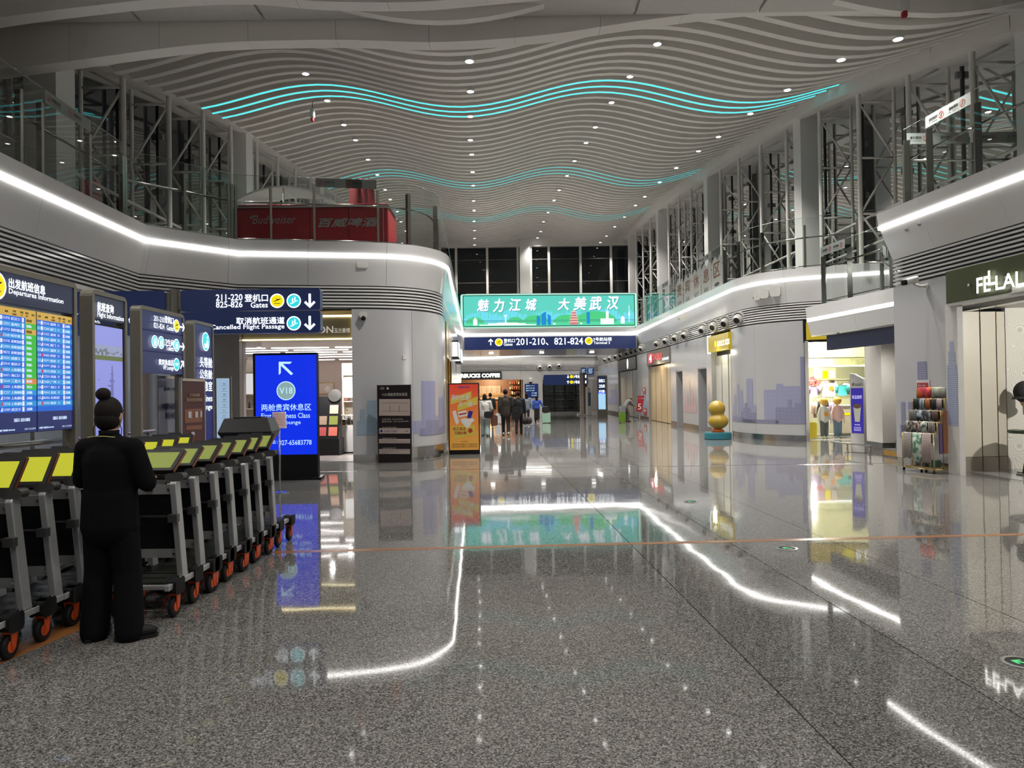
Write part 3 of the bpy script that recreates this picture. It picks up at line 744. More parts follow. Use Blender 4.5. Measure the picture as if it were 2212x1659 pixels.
# ---- lounge totem
F = Face('lounge_totem', 'bronze framed navy lounge totem with a cyan disc and stacked white characters', 'totem', (-4.40, 10.0), (-4.42, 10.72)); W_ = F.w
totem_frame(F, W_, 2.62, r=.07)
obj('panel', MB().rbox((.045, .01, .05), (W_ - .045, .1, 2.57), .02), M_BLUEF, F.t)
mb = MB()
for s_, y0, y1 in (('头等舱', 770, 793), ('公务舱', 797, 818), ('休息室', 823, 845)): F.txt(mb, s_, 430, y0, 457, y1, 0, .02)
F.txt(mb, 'Airlines', 428, 853, 457, 868, 0, .015); F.txt(mb, 'Lounge', 427, 874, 457, 889, 0, .015); obj('lettering', mb, M_LIT, F.t)
mb = MB(); F.circ(mb, 443, 738, 20.5); obj('icon_ring', mb, M_LIT, F.t); mb = MB(); F.circ(mb, 443, 738, 18.5, 0, -.013); i_ = obj('icon_disc', mb, M_CYAN, F.t)
c = F.q(443, 738); mb = MB(); mb.flat([(c[0] - .06, c[1] - .09), (c[0] + .08, c[1] - .09), (c[0] + .08, c[1] + .02), (c[0] + .02, c[1] + .02), (c[0] + .02, c[1] - .03), (c[0] - .06, c[1] - .03)], -.015); mb.disc(c[0] + .05, c[1] + .06, .022, -.015, 0, 10); obj('icon_mark', mb, M_LIT, i_)
# ---- roll-up banners
def rollup(name, label, a, b, h, m):
    F = Face(name, label, 'banner', a, b); W_ = F.w
    obj('base', MB().bb((-.02, -.06, 0), (W_ + .02, .12, .07)), M_STEEL, F.t)
    obj('sheet', MB().bb((0, 0, .07), (W_, .006, h)), m, F.t)
    obj('top_rail', MB().bb((-.005, -.008, h - .02), (W_ + .005, .014, h + .012)), M_STEEL, F.t)
    for x in (-.035, W_ + .01): obj('post', MB().bb((x, .0, .07), (x + .03, .03, h + .02)), mat('grey alloy post', (.42, .42, .42), .4, .6), F.t)
    return F
F = rollup('rollup_banner', 'white roll-up banner with dark blue characters beside the direction totem', (-4.45, 9.09), (-4.45, 9.72), 1.81, mat('white banner print', s2l('#c3c9d6'), .5))
mb = MB(); F.txt(mb, '中国移动全球通', 348.5, 871, 387.5, 885, 0, .02); F.txt(mb, '尊享休息室', 355, 890, 382.5, 905, 0, .02); F.txt(mb, '中国移动', 358, 837, 366, 843); F.txt(mb, '全球通', 370, 837, 379, 842)
obj('lettering', mb, mat('navy ink', s2l('#232a6c'), .5), F.t)
mb = MB(); F.circ(mb, 355, 840, 4); F.poly(mb, [(363, 948), (391, 929), (391, 931), (363, 951)]); F.poly(mb, [(353, 953), (355, 947), (359, 946), (362, 950), (362, 953)]); obj('logo', mb, mat('steel blue ink', s2l('#3c4f86'), .5), F.t)
mb = MB(); F.poly(mb, [(379, 843), (380, 837), (382, 836), (381, 843)]); obj('logo', mb, mat('red ink', s2l('#b02a2a'), .5), F.t)
F = rollup('rollup_banner', 'dark brown roll-up banner with beige boxes in front of the lounge totem', (-4.10, 8.98), (-4.10, 9.62), 1.77, mat('brown banner print', s2l('#4a1f1c'), .45))
mb = MB(); F.txt(mb, '武汉机场两舱', 408, 850, 430, 857, 0, .015); F.txt(mb, '贵宾休息室免费体验', 401, 860, 435, 868, 0, .015); mb2 = MB(); obj('lettering', mb, mat('beige ink', s2l('#c2a083'), .5), F.t)
mb = MB(); F.poly(mb, [(399, 884), (436, 882), (436, 911), (399, 914)], 0, -.003); F.poly(mb, [(402, 920), (436, 918), (436, 927), (402, 929)], 0, -.003); obj('print_box', mb, mat('tan ink', s2l('#8a5a40'), .5), F.t)
mb = MB(); F.poly(mb, [(405, 889), (412, 889), (412, 903), (405, 903)]); F.poly(mb, [(420, 889), (426, 889), (426, 902), (420, 902)]); F.poly(mb, [(431, 888), (435, 888), (435, 901), (431, 901)]); F.poly(mb, [(412, 933), (419, 933), (419, 942), (412, 942)]); obj('print_tile', mb, mat('pale ink', s2l('#c9c4cf'), .5), F.t)

# ---- big gates sign on its pole
pl = D(388, 700, 12.0); pr = D(692, 700, 12.0)
F = Face('gates_sign', 'wide navy two-row gate sign with yellow and cyan discs on a grey pole', 'sign', pl, pr); W_ = F.w; off = 1e3
z_t = F.q(388, 627)[1]; z_m = F.q(388, 674)[1]; z_b = F.q(388, 722)[1]
for x0, x1 in ((.02, W_), (-1.72, -.24)):
    for z0, z1 in ((z_m + .008, z_t), (z_b, z_m - .008)): obj('blade', MB().rbox((x0, .0, z0), (x1, .16, z1), .04), M_NAVY, F.t)
obj('pole', MB().tube([(-.11, .08, 0), (-.11, .08, z_t + .02)], .085, 16), M_BRONZE, F.t, 'auto')
mb = MB(); mb.bb((-.24, .04, z_m + .05), (.04, .12, z_t - .03)); mb.bb((-.24, .04, z_b + .05), (.04, .12, z_m - .05)); obj('bracket', mb, M_BRONZE, F.t)
mb = MB()
F.txt(mb, '211-220', 467, 636, 524.5, 650, 0, .02); F.txt(mb, '825-826', 467, 651, 524.5, 665, 0, .02); F.txt(mb, '登机口', 529, 636, 579, 652, 0, .03); F.txt(mb, 'Gates', 542, 653, 579, 665, 0, .015)
F.txt(mb, '取消航班通道', 511, 686, 615, 701, 0, .03); F.txt(mb, 'Cancelled Flight Passage', 456, 702, 615, 715, 0, .015)
F.arr(mb, 669.5, 650, 31, PI); F.arr(mb, 669.5, 698, 31, PI)
for s_, x, z in (('国内出发', -1.6, z_m + .16), ('Terminal 3', -1.6, z_m + .06), ('服务区', -1.6, z_b + .2), ('Services', -1.6, z_b + .08), ('休息区', -.85, z_b + .2)): mb.text(s_, x, z, .09, -.012)
mb.flat(arrow(-.4, z_b + .17, .2, 0), -.012)
obj('lettering', mb, M_LIT, F.t)
for px, py, m_ in ((599, 650, M_YEL), (635, 650, M_CYAN), (635, 698.5, M_CYAN)):
    mb = MB(); F.circ(mb, px, py, 15.5); obj('icon_ring', mb, M_LIT, F.t)
    mb = MB(); F.circ(mb, px, py, 13, 0, -.013); i_ = obj('icon_disc', mb, m_, F.t); c = F.q(px, py); mb = MB()
    (plane_icon if m_ is M_YEL else escal_icon)(mb, c[0], c[1], .10, -.016, 0); obj('icon_mark', mb, M_INK if m_ is M_YEL else M_LIT, i_)

# ---- blue screen kiosk
pl = D(549, 1033, 13.3); pr = D(687, 1034, 13.3)
F = Face('screen_kiosk', 'tall black kiosk with a bright blue lounge screen', 'kiosk', pl, pr); W_ = F.w; H_ = F.q(549, 763)[1]
obj('body', MB().rbox((0, 0, .04), (W_, .14, H_), .015), M_BLACK, F.t)
obj('foot', MB().prism([(-.03, -.10), (W_ + .09, -.10), (W_ + .03, .35), (.02, .35)], 0, .045), M_BLACK, F.t)
a = F.q(553.5, 983); b = F.q(683, 766)
scr = obj('screen', MB().bb((a[0], -.004, a[1]), (b[0], .0, b[1])), glow('blue screen', '#0a2fe6', 1.0), F.t)
mb = MB(); M_SC = glow('screen pale lettering', '#bfe6ff', 1.1)
F.txt(mb, 'V18', 604, 837, 632.5, 851, 0, .0); F.txt(mb, '两舱贵宾休息区', 565, 873, 672.5, 888, 0, .008); F.txt(mb, 'First / Business Class', 565, 893, 670, 904, 0, .004); F.txt(mb, 'VIP Lounge', 588, 908.5, 650, 919.5, 0, .004)
F.txt(mb, '电话：', 576, 951, 600, 959, 0, .006); F.txt(mb, '027-65683778', 603, 951, 673.5, 961.5, 0, .006)
F.poly(mb, [(602.5, 810), (602.5, 781.5), (631, 781.5), (627, 786), (611, 786), (633.5, 807), (629, 810.5), (607, 790), (607, 806)])
obj('lettering', mb, M_SC, scr)
mb = MB(); F.circ(mb, 618, 844, 20.5, 0, -.006); obj('icon_ring', mb, M_SC, scr); mb = MB(); F.circ(mb, 618, 844, 18.5, 0, -.008); obj('icon_disc', mb, glow('screen grey disc', '#8fb0b0', .9), scr)

# ---- faceted dark podium
p = D(540, 940, 8.75)
t = thing('podium', 'dark grey faceted podium behind the right cart row', 'podium', (p.x, p.y, 0), .12)
def octo(w, d, z): return [(-w, -d, z), (w, -d, z), (w, d, z), (-w, d, z)]
mb = MB()
for w_, d_, z in ((.20, .17, 0), (.20, .17, .92), (.31, .26, 1.12), (.25, .20, 1.285)): mb.v += octo(w_, d_, z)
for k in range(3):
    for q in range(4): mb.f.append((k * 4 + q, k * 4 + (q + 1) % 4, k * 4 + 4 + (q + 1) % 4, k * 4 + 4 + q)); mb.m.append(0)
mb.f += [(12, 13, 14, 15), (3, 2, 1, 0)]; mb.m += [0, 0]
obj('body', mb, mat('charcoal lacquer', (.009, .009, .011), .3), t, bevel=.008)
obj('lid', MB().bb((-.16, -.12, 1.285), (.16, .12, 1.297)), M_BLACK, t)
# ---- notice stand
p = G(605, 1064)
t = thing('notice_stand', 'slim steel stand holding a slanted pink notice before the blue screen', 'stand', (p.x, p.y, 0), .35)
obj('base', MB().lathe([(.14, 0), (.14, .012), (.03, .03)], n=24), M_STEEL, t, 'auto')
obj('pole', MB().tube([(0, 0, .02), (0, 0, 1.06)], .014, 10), M_STEEL, t, True)
R_ = Matrix.Rotation(-.5, 3, 'X')
def tilt(lo, hi, dy=0):
    m_ = MB().bb(lo, hi); m_.v = [tuple(R_ @ V(v_) + V((0, -.05, 1.16))) for v_ in m_.v]; return m_
obj('frame', tilt((-.105, 0, -.145), (.105, .015, .145)), mat('grey alloy post', (.42, .42, .42), .4, .6), t)
nb = obj('notice', tilt((-.092, -.003, -.132), (.092, 0, .132)), mat('pink paper', s2l('#b9a0a0'), .6), t)
mb = MB()
for i, (s_, x) in enumerate((('温馨提示', -.07), ('尊敬的旅客', -.08), ('请在此处取用手推车', -.08), ('使用后请归还原处', -.08), ('谢谢您的合作', -.03))): mb.text(s_, x, .09 - i * .045, .014, -.005, 0, None, 'l', .005)
mb.v = [tuple(R_ @ V(v_) + V((0, -.05, 1.16))) for v_ in mb.v]; obj('lettering', mb, mat('red ink', s2l('#b02a2a'), .5), nb)
# ================================================================== smart luggage carts
M_ALU = mat('satin aluminium', (.44, .45, .46), .38, .45, noise=.06, scale=14)
M_RUB = mat('black rubber', (.010, .010, .011), .6, spec=.2)
M_ORG = mat('orange castor', s2l('#c2491c'), .4)
M_PANEL = mat('black cart panel', (.006, .007, .010), .6, spec=.25)
M_SLAT = mat('olive platform slat', (.018, .020, .015), .4)
M_SCRY = glow('cart screen yellow', '#bcbd30', .95)
for m_ in (M_SCRY,): m_.node_tree.nodes['Principled BSDF'].inputs['Roughness'].default_value = .5
M_SCRW = glow('cart screen white mark', '#e8ecc8', .8)
M_EDGE = mat('copper tablet edge', s2l('#6e3a22'), .35)
M_SCRO = glow('cart screen olive', '#939e50', .75)
for m_ in (M_SCRO, M_SCRY): m_.node_tree.nodes['Principled BSDF'].inputs['Specular IOR Level'].default_value = .1; m_.node_tree.nodes['Principled BSDF'].inputs['Roughness'].default_value = .5
def make_cart(label, tilt_, group, scr_m):
    t = thing('smart_cart', label, 'luggage cart', (0, 0, 0), 0, group)
    mb = MB()
    for sx in (-1, 1): mb.box((sx * .20, .28, .225), (.035, .80, .04))
    for y in (-.08, .13, .64): mb.box((0, y, .225), (.40, .035, .03))
    obj('base_frame', mb, M_ALU, t, bevel=.004)
    for k in range(5): obj('slat', MB().bb((-.18, -.05 + k * .135, .238), (.18, .06 + k * .135, .252)), M_SLAT, t)
    for sx in (-1, 1):
        p0, p1, p2 = V((sx * .185, .16, .24)), V((sx * .185, .05, .93)), V((sx * .185, .075, .985))
        mb = MB(); o = []
        for p, w_, d_ in ((p0, .022, .042), (p1, .022, .040), (p2, .022, .030)):
            o += [(p.x - w_, p.y - d_, p.z), (p.x + w_, p.y - d_, p.z), (p.x + w_, p.y + d_, p.z), (p.x - w_, p.y + d_, p.z)]
        mb.add(o, [(3, 2, 1, 0), (8, 9, 10, 11)] + [(k * 4 + q, k * 4 + (q + 1) % 4, k * 4 + 4 + (q + 1) % 4, k * 4 + 4 + q) for k in (0, 1) for q in range(4)])
        u = obj('upright', mb, M_ALU, t, bevel=.006)
        obj('foot_bolt', MB().lathe([(.014, 0), (.014, .018)], (sx * .185, .10, .246), 8), M_STEEL, u)
        obj('bracket', MB().bb((sx * .185 - .032, .055 - .05, .66), (sx * .185 + .032, .055 - .005, .715)), mat('dark bracket', (.05, .05, .052), .4), u)
    ys = lambda z: .16 - .11 * (z - .24) / .69
    def plate(z0, z1, x, th, m, nm, dy=0.0):
        return obj(nm, MB().add([(a, ys(z) + b + dy, z) for z in (z0, z1) for b in (0, th) for a in (-x, x)], [(0, 2, 3, 1), (4, 5, 7, 6), (0, 1, 5, 4), (2, 6, 7, 3), (0, 4, 6, 2), (1, 3, 7, 5)]), m, t)
    tp = plate(.855, .925, .165, .012, M_ALU, 'top_plate', -.012); plate(.385, .45, .165, .012, M_ALU, 'lower_plate', -.012)
    plate(.44, .87, .172, .05, M_PANEL, 'back_panel', .004)
    for z in (.89, .415):
        for x in (-.14, .14): obj('bolt', MB().lathe([(.008, 0), (.008, .006)], (x, ys(z) - .012, z), 8, 0, Matrix.Rotation(PI / 2, 3, 'X')), M_STEEL, tp)
    bdg = obj('number_badge', MB().rbox((-.03, ys(.89) - .016, .877), (.03, ys(.89) - .012, .903), .01), M_BLACK, tp)
    mb = MB().tube([(-.165, ys(.69) - .02, .69), (.165, ys(.69) - .02, .69)], .014, 8); obj('brake_bar', mb, M_RUB, t, True)
    obj('handle_bar', MB().tube([(-.2, .06, .975), (.2, .06, .975)], .017, 10), M_RUB, t, True)
    for sx in (-1, 1): obj('grip', MB().rbox((sx * .20 - .065, .02, .958), (sx * .20 + .022 * sx + .03, .10, 1.0), .018), mat('grey rubber grip', (.06, .06, .062), .45), t, bevel=.008)
    # tablet on its tilted bracket
    R_ = Matrix.Rotation(-tilt_, 3, 'X'); c = V((0, .13, 1.085))
    def tl(mb): mb.v = [tuple(R_ @ V(v_) + c) for v_ in mb.v]; return mb
    tb = obj('tablet', tl(MB().rbox((-.185, -.015, -.125), (.185, .015, .125), .018)), M_BLACK, t, 'auto')
    obj('tablet_edge', tl(MB().bb((.183, -.006, -.12), (.189, .013, .12))), M_EDGE, tb)
    obj('screen', tl(MB().rect(-.158, -.098, .158, .085, -.0165)), scr_m, tb)
    mk = MB(); mk.rect(-.15, .045, -.09, .055, -.0175); mk.rect(-.15, .025, -.10, .032, -.0175)
    mk.flat([(-.15, -.06), (-.09, -.03), (-.075, -.035), (-.13, -.07)], -.0175); mk.flat([(-.15, -.03), (-.11, -.015), (-.10, -.02), (-.145, -.042)], -.0175)
    obj('screen_mark', tl(mk), M_SCRW, tb)
    obj('card_reader', tl(MB().rbox((-.06, -.012, .12), (.06, .012, .145), .01)), M_RUB, tb)
    obj('tablet_arm', MB().tube([(0, .09, .93), (0, .125, 1.06)], .022, 8), M_BLACK, t, True)
    for sx in (-1, 1):
        for yy_ in (-.0, .62):
            cs = obj('caster', MB().rbox((sx * .2 - .045, yy_ - .065, .17), (sx * .2 + .045, yy_ + .055, .265), .02, 0, 3, 'x'), M_RUB, t, bevel=.012)
            fk = MB()
            for dx in (-.026, .026):
                P = [(yy_ - .035, .175), (yy_ + .035, .175), (yy_ + .01, .06), (yy_ - .02, .055)]
                N = 4; fk.add([(sx * .2 + dx - .005, a, b) for a, b in P] + [(sx * .2 + dx + .005, a, b) for a, b in P], [(0, 1, 2, 3), (7, 6, 5, 4)] + [(a, a + 4, (a + 1) % 4 + 4, (a + 1) % 4) for a in range(4)])
            fk.bb((sx * .2 - .031, yy_ - .035, .15), (sx * .2 + .031, yy_ + .035, .178))
            obj('fork', fk, M_ORG, cs, bevel=.004)
            Rw = Matrix.Rotation(PI / 2, 3, 'Y')
            obj('wheel', MB().lathe([(.04, -.018), (.066, -.018), (.075, -.010), (.075, .010), (.066, .018), (.04, .018)], (sx * .2, yy_ - .012, .075), 18, 0, Rw), M_RUB, cs, 'auto')
            obj('hub', MB().lathe([(.012, -.024), (.038, -.020), (.038, .020), (.012, .024)], (sx * .2, yy_ - .012, .075), 14, 0, Rw), M_ORG, cs, 'auto')
    return t, bdg
ORD = ['first', 'second', 'third', 'fourth', 'fifth', 'sixth', 'seventh', 'eighth', 'ninth']
ca, bdg = make_cart('silver luggage cart with a number badge at the hands of the person in black', 1.0, 'carts in the inner row', M_SCRO)
mb = MB(); mb.text('13', 0, .883, .015, -.018 + (.16 - .11 * (.89 - .24) / .69) - .012, 0, None, 'c'); obj('digits', mb, M_SCRW, bdg.parent)
ca.location = (-2.61, 5.13, 0)
for k in range(1, 7):
    d_ = dup(ca, (-2.61 - .012 * (k % 2), 5.13 + .335 * k, 0), 0, 'silver luggage cart, %s from the person in black in the inner cart row' % ORD[k])
    if k == 4: pass
cb, bdg = make_cart('silver luggage cart cut off by the frame at the front of the outer cart row', .6, 'carts in the outer row', M_SCRY)
cb.location = (-3.23, 4.03, 0)
for k in range(1, 9): dup(cb, (-3.23, 4.03 + .31 * k + (.0 if k < 4 else .2), 0), .02, 'silver luggage cart, %s from the front in the outer cart row beside the departures board' % ORD[k])
# plain trolleys and rail behind
ZZ = 0
tr = thing('push_trolley', 'plain steel trolley nearest the camera under the departures board', 'trolley', (-4.55, 5.35, 0), 0, 'plain trolleys behind the carts')
def hoop(x0, x1, y, z0, z1, n=8): return [(x0, y, z0)] + [((x0 + x1) / 2 - (x1 - x0) / 2 * math.cos(PI * k / n), y, z1 - .12 + .12 * math.sin(PI * k / n)) for k in range(n + 1)] + [(x1, y, z0)]
obj('frame', MB().tube(hoop(-.22, .22, 0, .2, 1.03), .016, 8), M_STEEL, tr, True)
obj('grip', MB().tube(hoop(-.2, .2, 0, .93, 1.045)[1:-1], .024, 8), M_RUB, tr, True)
mb = MB(); mb.bb((-.22, -.02, .18), (.22, .7, .21)); obj('platform', mb, M_STEEL, tr)
for x in (-.18, .18):
    for y in (.05, .6): obj('wheel', MB().lathe([(.05, -.015), (.06, 0), (.05, .015)], (x, y, .06), 12, 0, Matrix.Rotation(PI / 2, 3, 'Y')), M_RUB, tr, True)
    for y in (.05, .6): obj('fork', MB().bb((x - .02, y - .02, .10), (x + .02, y + .02, .185)), M_STEEL, tr)
dup(tr, (-4.55, 5.72, 0), 0, 'plain steel trolley second from the camera under the departures board'); dup(tr, (-4.55, 6.09, 0), 0, 'plain steel trolley third from the camera under the departures board')
t = thing('barrier_rail', 'long brushed steel barrier rail behind the departures board', 'railing', (-5.0, 5, 0))
obj('top_rail', MB().tube([(0, 0, 1.09), (0, 5.2, 1.09)], .03, 10), M_STEEL, t, True)
for y in (.2, 1.7, 3.2, 4.9): obj('post', MB().tube([(0, y, 0), (0, y, 1.09)], .022, 8), M_STEEL, t, True)
obj('lower_rail', MB().tube([(0, 0, .55), (0, 5.2, .55)], .018, 8), M_STEEL, t, True)
obj('sloping_rail', MB().tube([(-.25, 1.0, 1.12), (-.25, 1.9, 1.27), (-.25, 2.9, 1.27), (-.25, 2.9, 0)], .022, 8), M_STEEL, t, True)
obj('sloping_rail', MB().tube([(-.25, 1.9, 1.27), (-.25, 1.9, 0)], .02, 8), M_STEEL, t, True)

# ================================================================== people
SKIN = mat('skin', s2l('#b58a6e'), .5, noise=.04)
def remesh(o, vox, sm=4):
    r = o.modifiers.new('remesh', 'REMESH'); r.mode = 'VOXEL'; r.voxel_size = vox; r.use_smooth_shade = True
    if sm: s_ = o.modifiers.new('smooth', 'SMOOTH'); s_.factor = .5; s_.iterations = sm
    return o
def bone(mb, a, b, r0, r1, sx=1.0, n=10):
    a, b = V(a), V(b); mb.tube([a.lerp(b, k / 3) for k in range(4)], [r0 + (r1 - r0) * k / 3 for k in range(4)], n, 0, True, sx)
    mb.ell(a, (r0 * sx, r0, r0), n, 6); mb.ell(b, (r1 * sx, r1, r1), n, 6)
def hand_geo(mb, wrist, d, pn, side, s=1.0, curl=.5):
    # wrist point, finger direction, palm normal, side +1 when the thumb lies towards d x pn
    d = V(d).normalized(); pn = V(pn); pn = (pn - d * pn.dot(d)).normalized(); u = d.cross(pn) * side
    W0 = V(wrist)
    R = Matrix((u, d, pn)).transposed()
    mb.ell(W0 + d * .045 * s, (.040 * s, .052 * s, .016 * s), 10, 8, 0, R)
    for k, (off, ln) in enumerate(((.030, .070), (.010, .080), (-.010, .074), (-.029, .058))):
        b = W0 + d * .083 * s + u * off * s
        p1_ = b + (d * math.cos(curl * .5) + pn * math.sin(curl * .5)) * ln * .5 * s
        p2_ = p1_ + (d * math.cos(curl * 1.4) + pn * math.sin(curl * 1.4)) * ln * .5 * s
        mb.tube([b - d * .012 * s, b, p1_, p2_], [.0085 * s, .0088 * s, .008 * s, .006 * s], 6)
    b = W0 + d * .028 * s + u * .034 * s; p1_ = b + (u * .7 + d * .7 + pn * .15).normalized() * .035 * s; p2_ = p1_ + (d * .9 + u * .2 + pn * .35).normalized() * .028 * s
    mb.tube([b - u * .015 * s, b, p1_, p2_], [.011 * s, .011 * s, .0095 * s, .007 * s], 6)
def person(label, x, y, H, rz, top, trouser, hair, J=None, wide=1.0, leg_w=1.0, coat=0.0, vox=.02, shoe=None, hairkind='short', group=None, flare=0.0, topname='jacket', skirt=False):
    t = thing('person', label, 'person', (x, y, 0), rz, group); k = H / 1.70
    P = dict(ankL=(-.10, -.02, .08), ankR=(.10, .02, .08), kneeL=(-.10, .02, .47), kneeR=(.10, .04, .47), hipL=(-.085, 0, .88), hipR=(.085, 0, .88), pel=(0, 0, .95), chest=(0, .0, 1.24), neck=(0, 0, 1.43),
             shL=(-.175 * wide, 0, 1.375), shR=(.175 * wide, 0, 1.375), elL=(-.225 * wide, -.02, 1.10), elR=(.225 * wide, -.02, 1.10), wrL=(-.235 * wide, .06, .86), wrR=(.235 * wide, .06, .86), head=(0, .02, 1.575), toeL=(0, 1), toeR=(0, 1), hdL=None, hdR=None)
    if J: P.update(J)
    Q = {a: (V(b) * k if b and len(b) == 3 else b) for a, b in P.items()}
    mb = MB()
    bone(mb, Q['pel'], Q['chest'], .115 * k, .12 * k, 1.25); bone(mb, Q['chest'], Q['neck'] - V((0, 0, .03 * k)), .115 * k, .055 * k, 1.2); bone(mb, Q['neck'] - V((0, 0, .04 * k)), Q['head'] - V((0, 0, .04 * k)), .05 * k, .045 * k)
    h = Q['head']; mb.ell(h, (.075 * k, .092 * k, .112 * k), 16, 12); mb.ell(h + V((0, .03, -.055)) * k, (.052 * k, .06 * k, .06 * k), 12, 8); mb.ell(h + V((0, .094, -.012)) * k, (.013 * k, .02 * k, .026 * k), 8, 6)
    for sx in (-1, 1): mb.ell(h + V((sx * .077, 0, -.012)) * k, (.012 * k, .022 * k, .034 * k), 8, 6)
    for s_ in 'LR':
        sx = -1 if s_ == 'L' else 1
        bone(mb, Q['sh' + s_], Q['el' + s_], .045 * k, .036 * k); bone(mb, Q['el' + s_], Q['wr' + s_], .036 * k, .026 * k); bone(mb, Q['chest'] + V((0, 0, .08 * k)), Q['sh' + s_], .06 * k, .05 * k)
        bone(mb, Q['hip' + s_], Q['knee' + s_], .075 * k, .05 * k); bone(mb, Q['knee' + s_], Q['ank' + s_], .05 * k, .035 * k); bone(mb, Q['pel'], Q['hip' + s_], .10 * k, .08 * k)
    body = remesh(obj('body', mb, SKIN, t, True), vox * .8)
    for s_ in 'LR':
        e = Q['el' + s_]; wv = Q['wr' + s_]; d = Q['hd' + s_] if Q['hd' + s_] else (wv - e)
        m_ = MB(); sx = -1 if s_ == 'L' else 1
        hand_geo(m_, wv, d, (-sx * 1, 0.1, 0) if not Q['hd' + s_] else (0, .3, -1), sx if not Q['hd' + s_] else -sx, k, .55); obj('hand', m_, SKIN, t, True)
    for sx in (-1, 1): obj('eye', MB().ell(h + V((sx * .032, .084, .012)) * k, (.012 * k, .008 * k, .008 * k), 8, 6), mat('eye', (.6, .6, .6), .3), body); obj('eye_pupil', MB().ell(h + V((sx * .032, .090, .012)) * k, (.005 * k, .004 * k, .005 * k), 6, 4), M_INK, body)
    obj('mouth', MB().ell(h + V((0, .083, -.065)) * k, (.024 * k, .008 * k, .007 * k), 8, 6), mat('lips', s2l('#8a4a42'), .5), body)
    # top garment
    mb = MB(); g = .018 * k + .014 * k * (wide - 1) * 4
    hem = Q['pel'] - V((0, 0, (.03 + coat) * k))
    bone(mb, hem, Q['pel'] + V((0, 0, .06 * k)), .118 * k * (1 + .25 * coat) * (.5 + .5 * wide) + g, .112 * k * (.5 + .5 * wide) + g, 1.32); bone(mb, Q['pel'] + V((0, 0, .06 * k)), Q['chest'], .112 * k + g, .120 * k + g, 1.28); bone(mb, Q['chest'], Q['neck'] - V((0, 0, .045 * k)), .118 * k + g, .058 * k + g * .5, 1.25)
    for s_ in 'LR':
        bone(mb, Q['chest'] + V((0, 0, .09 * k)), Q['sh' + s_] - V((0, 0, .01 * k)), .075 * k + g * .5, .058 * k + g * .6)
        bone(mb, Q['sh' + s_] - V((0, 0, .01 * k)), Q['el' + s_], .056 * k + g * .7, .046 * k + g * .7); bone(mb, Q['el' + s_], Q['wr' + s_] + (Q['el' + s_] - Q['wr' + s_]) * .04, .046 * k + g * .7, .034 * k + g * .6)
    tp = remesh(obj(topname, mb, top, t, True), vox)
    mb = MB(); mb.lathe([(.062 * k, -.02 * k), (.066 * k, .03 * k), (.056 * k, .03 * k), (.056 * k, -.02 * k)], Q['neck'] - V((0, .004 * k, .01 * k)), 16); obj('collar', mb, top, tp, True)
    # trousers or skirt
    mb = MB()
    if skirt:
        bone(mb, Q['pel'], Q['pel'] - V((0, 0, .62 * k)), .135 * k, .15 * k, 1.2)
    for s_ in 'LR':
        bone(mb, Q['pel'] - V((0, 0, .03 * k)), Q['hip' + s_], .104 * k, .09 * k, 1.1); bone(mb, Q['hip' + s_], Q['knee' + s_], .092 * k * leg_w ** .6, .066 * k * leg_w * (1 + flare * .3))
        bone(mb, Q['knee' + s_], Q['ank' + s_] - V((0, 0, .03 * k)), .066 * k * leg_w * (1 + flare * .3), .055 * k * leg_w * (1 + flare))
    remesh(obj('skirt' if skirt else 'trousers', mb, trouser, t, True), vox)
    for s_ in 'LR':
        a = Q['ank' + s_]; tx, ty = Q['toe' + s_]; l_ = math.hypot(tx, ty); R = Matrix.Rotation(-math.atan2(tx, ty), 3, 'Z')
        zb0 = a.z - .08 * k
        m_ = MB(); m_.ell((0, .05 * k, .048 * k), (.048 * k, .13 * k, .046 * k), 12, 8); m_.ell((0, -.03 * k, .06 * k), (.045 * k, .06 * k, .055 * k), 12, 8)
        m_.v = [tuple(R @ V((v_[0], v_[1], max(v_[2], .012))) + V((a.x, a.y, zb0))) for v_ in m_.v]
        sh_ = obj('shoe', m_, shoe or M_RUB, t, True)
        m_ = MB(); m_.prism([((.05 * math.cos(u_)) * k, (.042 + .138 * math.sin(u_)) * k) for u_ in [2 * PI * q / 16 for q in range(16)]], 0, .024 * k)
        m_.v = [tuple(R @ V(v_) + V((a.x, a.y, zb0))) for v_ in m_.v]; obj('sole', m_, M_RUB, sh_)
    # hair
    mb = MB(); mb.ell(h + V((0, -.016, .022)) * k, (.086 * k, .098 * k, .108 * k), 16, 12)
    if hairkind == 'bun':
        mb.ell(h + V((0, -.03, -.03)) * k, (.082 * k, .085 * k, .085 * k), 14, 10)
    if hairkind == 'long':
        mb.ell(h + V((0, -.055, -.12)) * k, (.085 * k, .05 * k, .19 * k), 14, 10)
    if hairkind == 'bob': mb.ell(h + V((0, -.03, -.05)) * k, (.094 * k, .088 * k, .11 * k), 14, 10)
    hr = MB(); hr.v = [(v_[0], min(v_[1], h.y + .062 * k), v_[2]) for v_ in mb.v]; hr.f = mb.f; hr.m = mb.m
    ho = obj('hair', hr, hair, t, True)
    if hairkind == 'bun': obj('bun', MB().ell(h + V((-.012, -.055, .145)) * k, (.050 * k, .045 * k, .046 * k), 14, 10), hair, ho, True)
    return t, Q, k
M_HAIR = mat('black hair', (.008, .006, .0055), .75, noise=.2, scale=60, spec=.2)
M_SUIT = mat('black uniform cloth', (.006, .006, .007), .9, spec=.06)
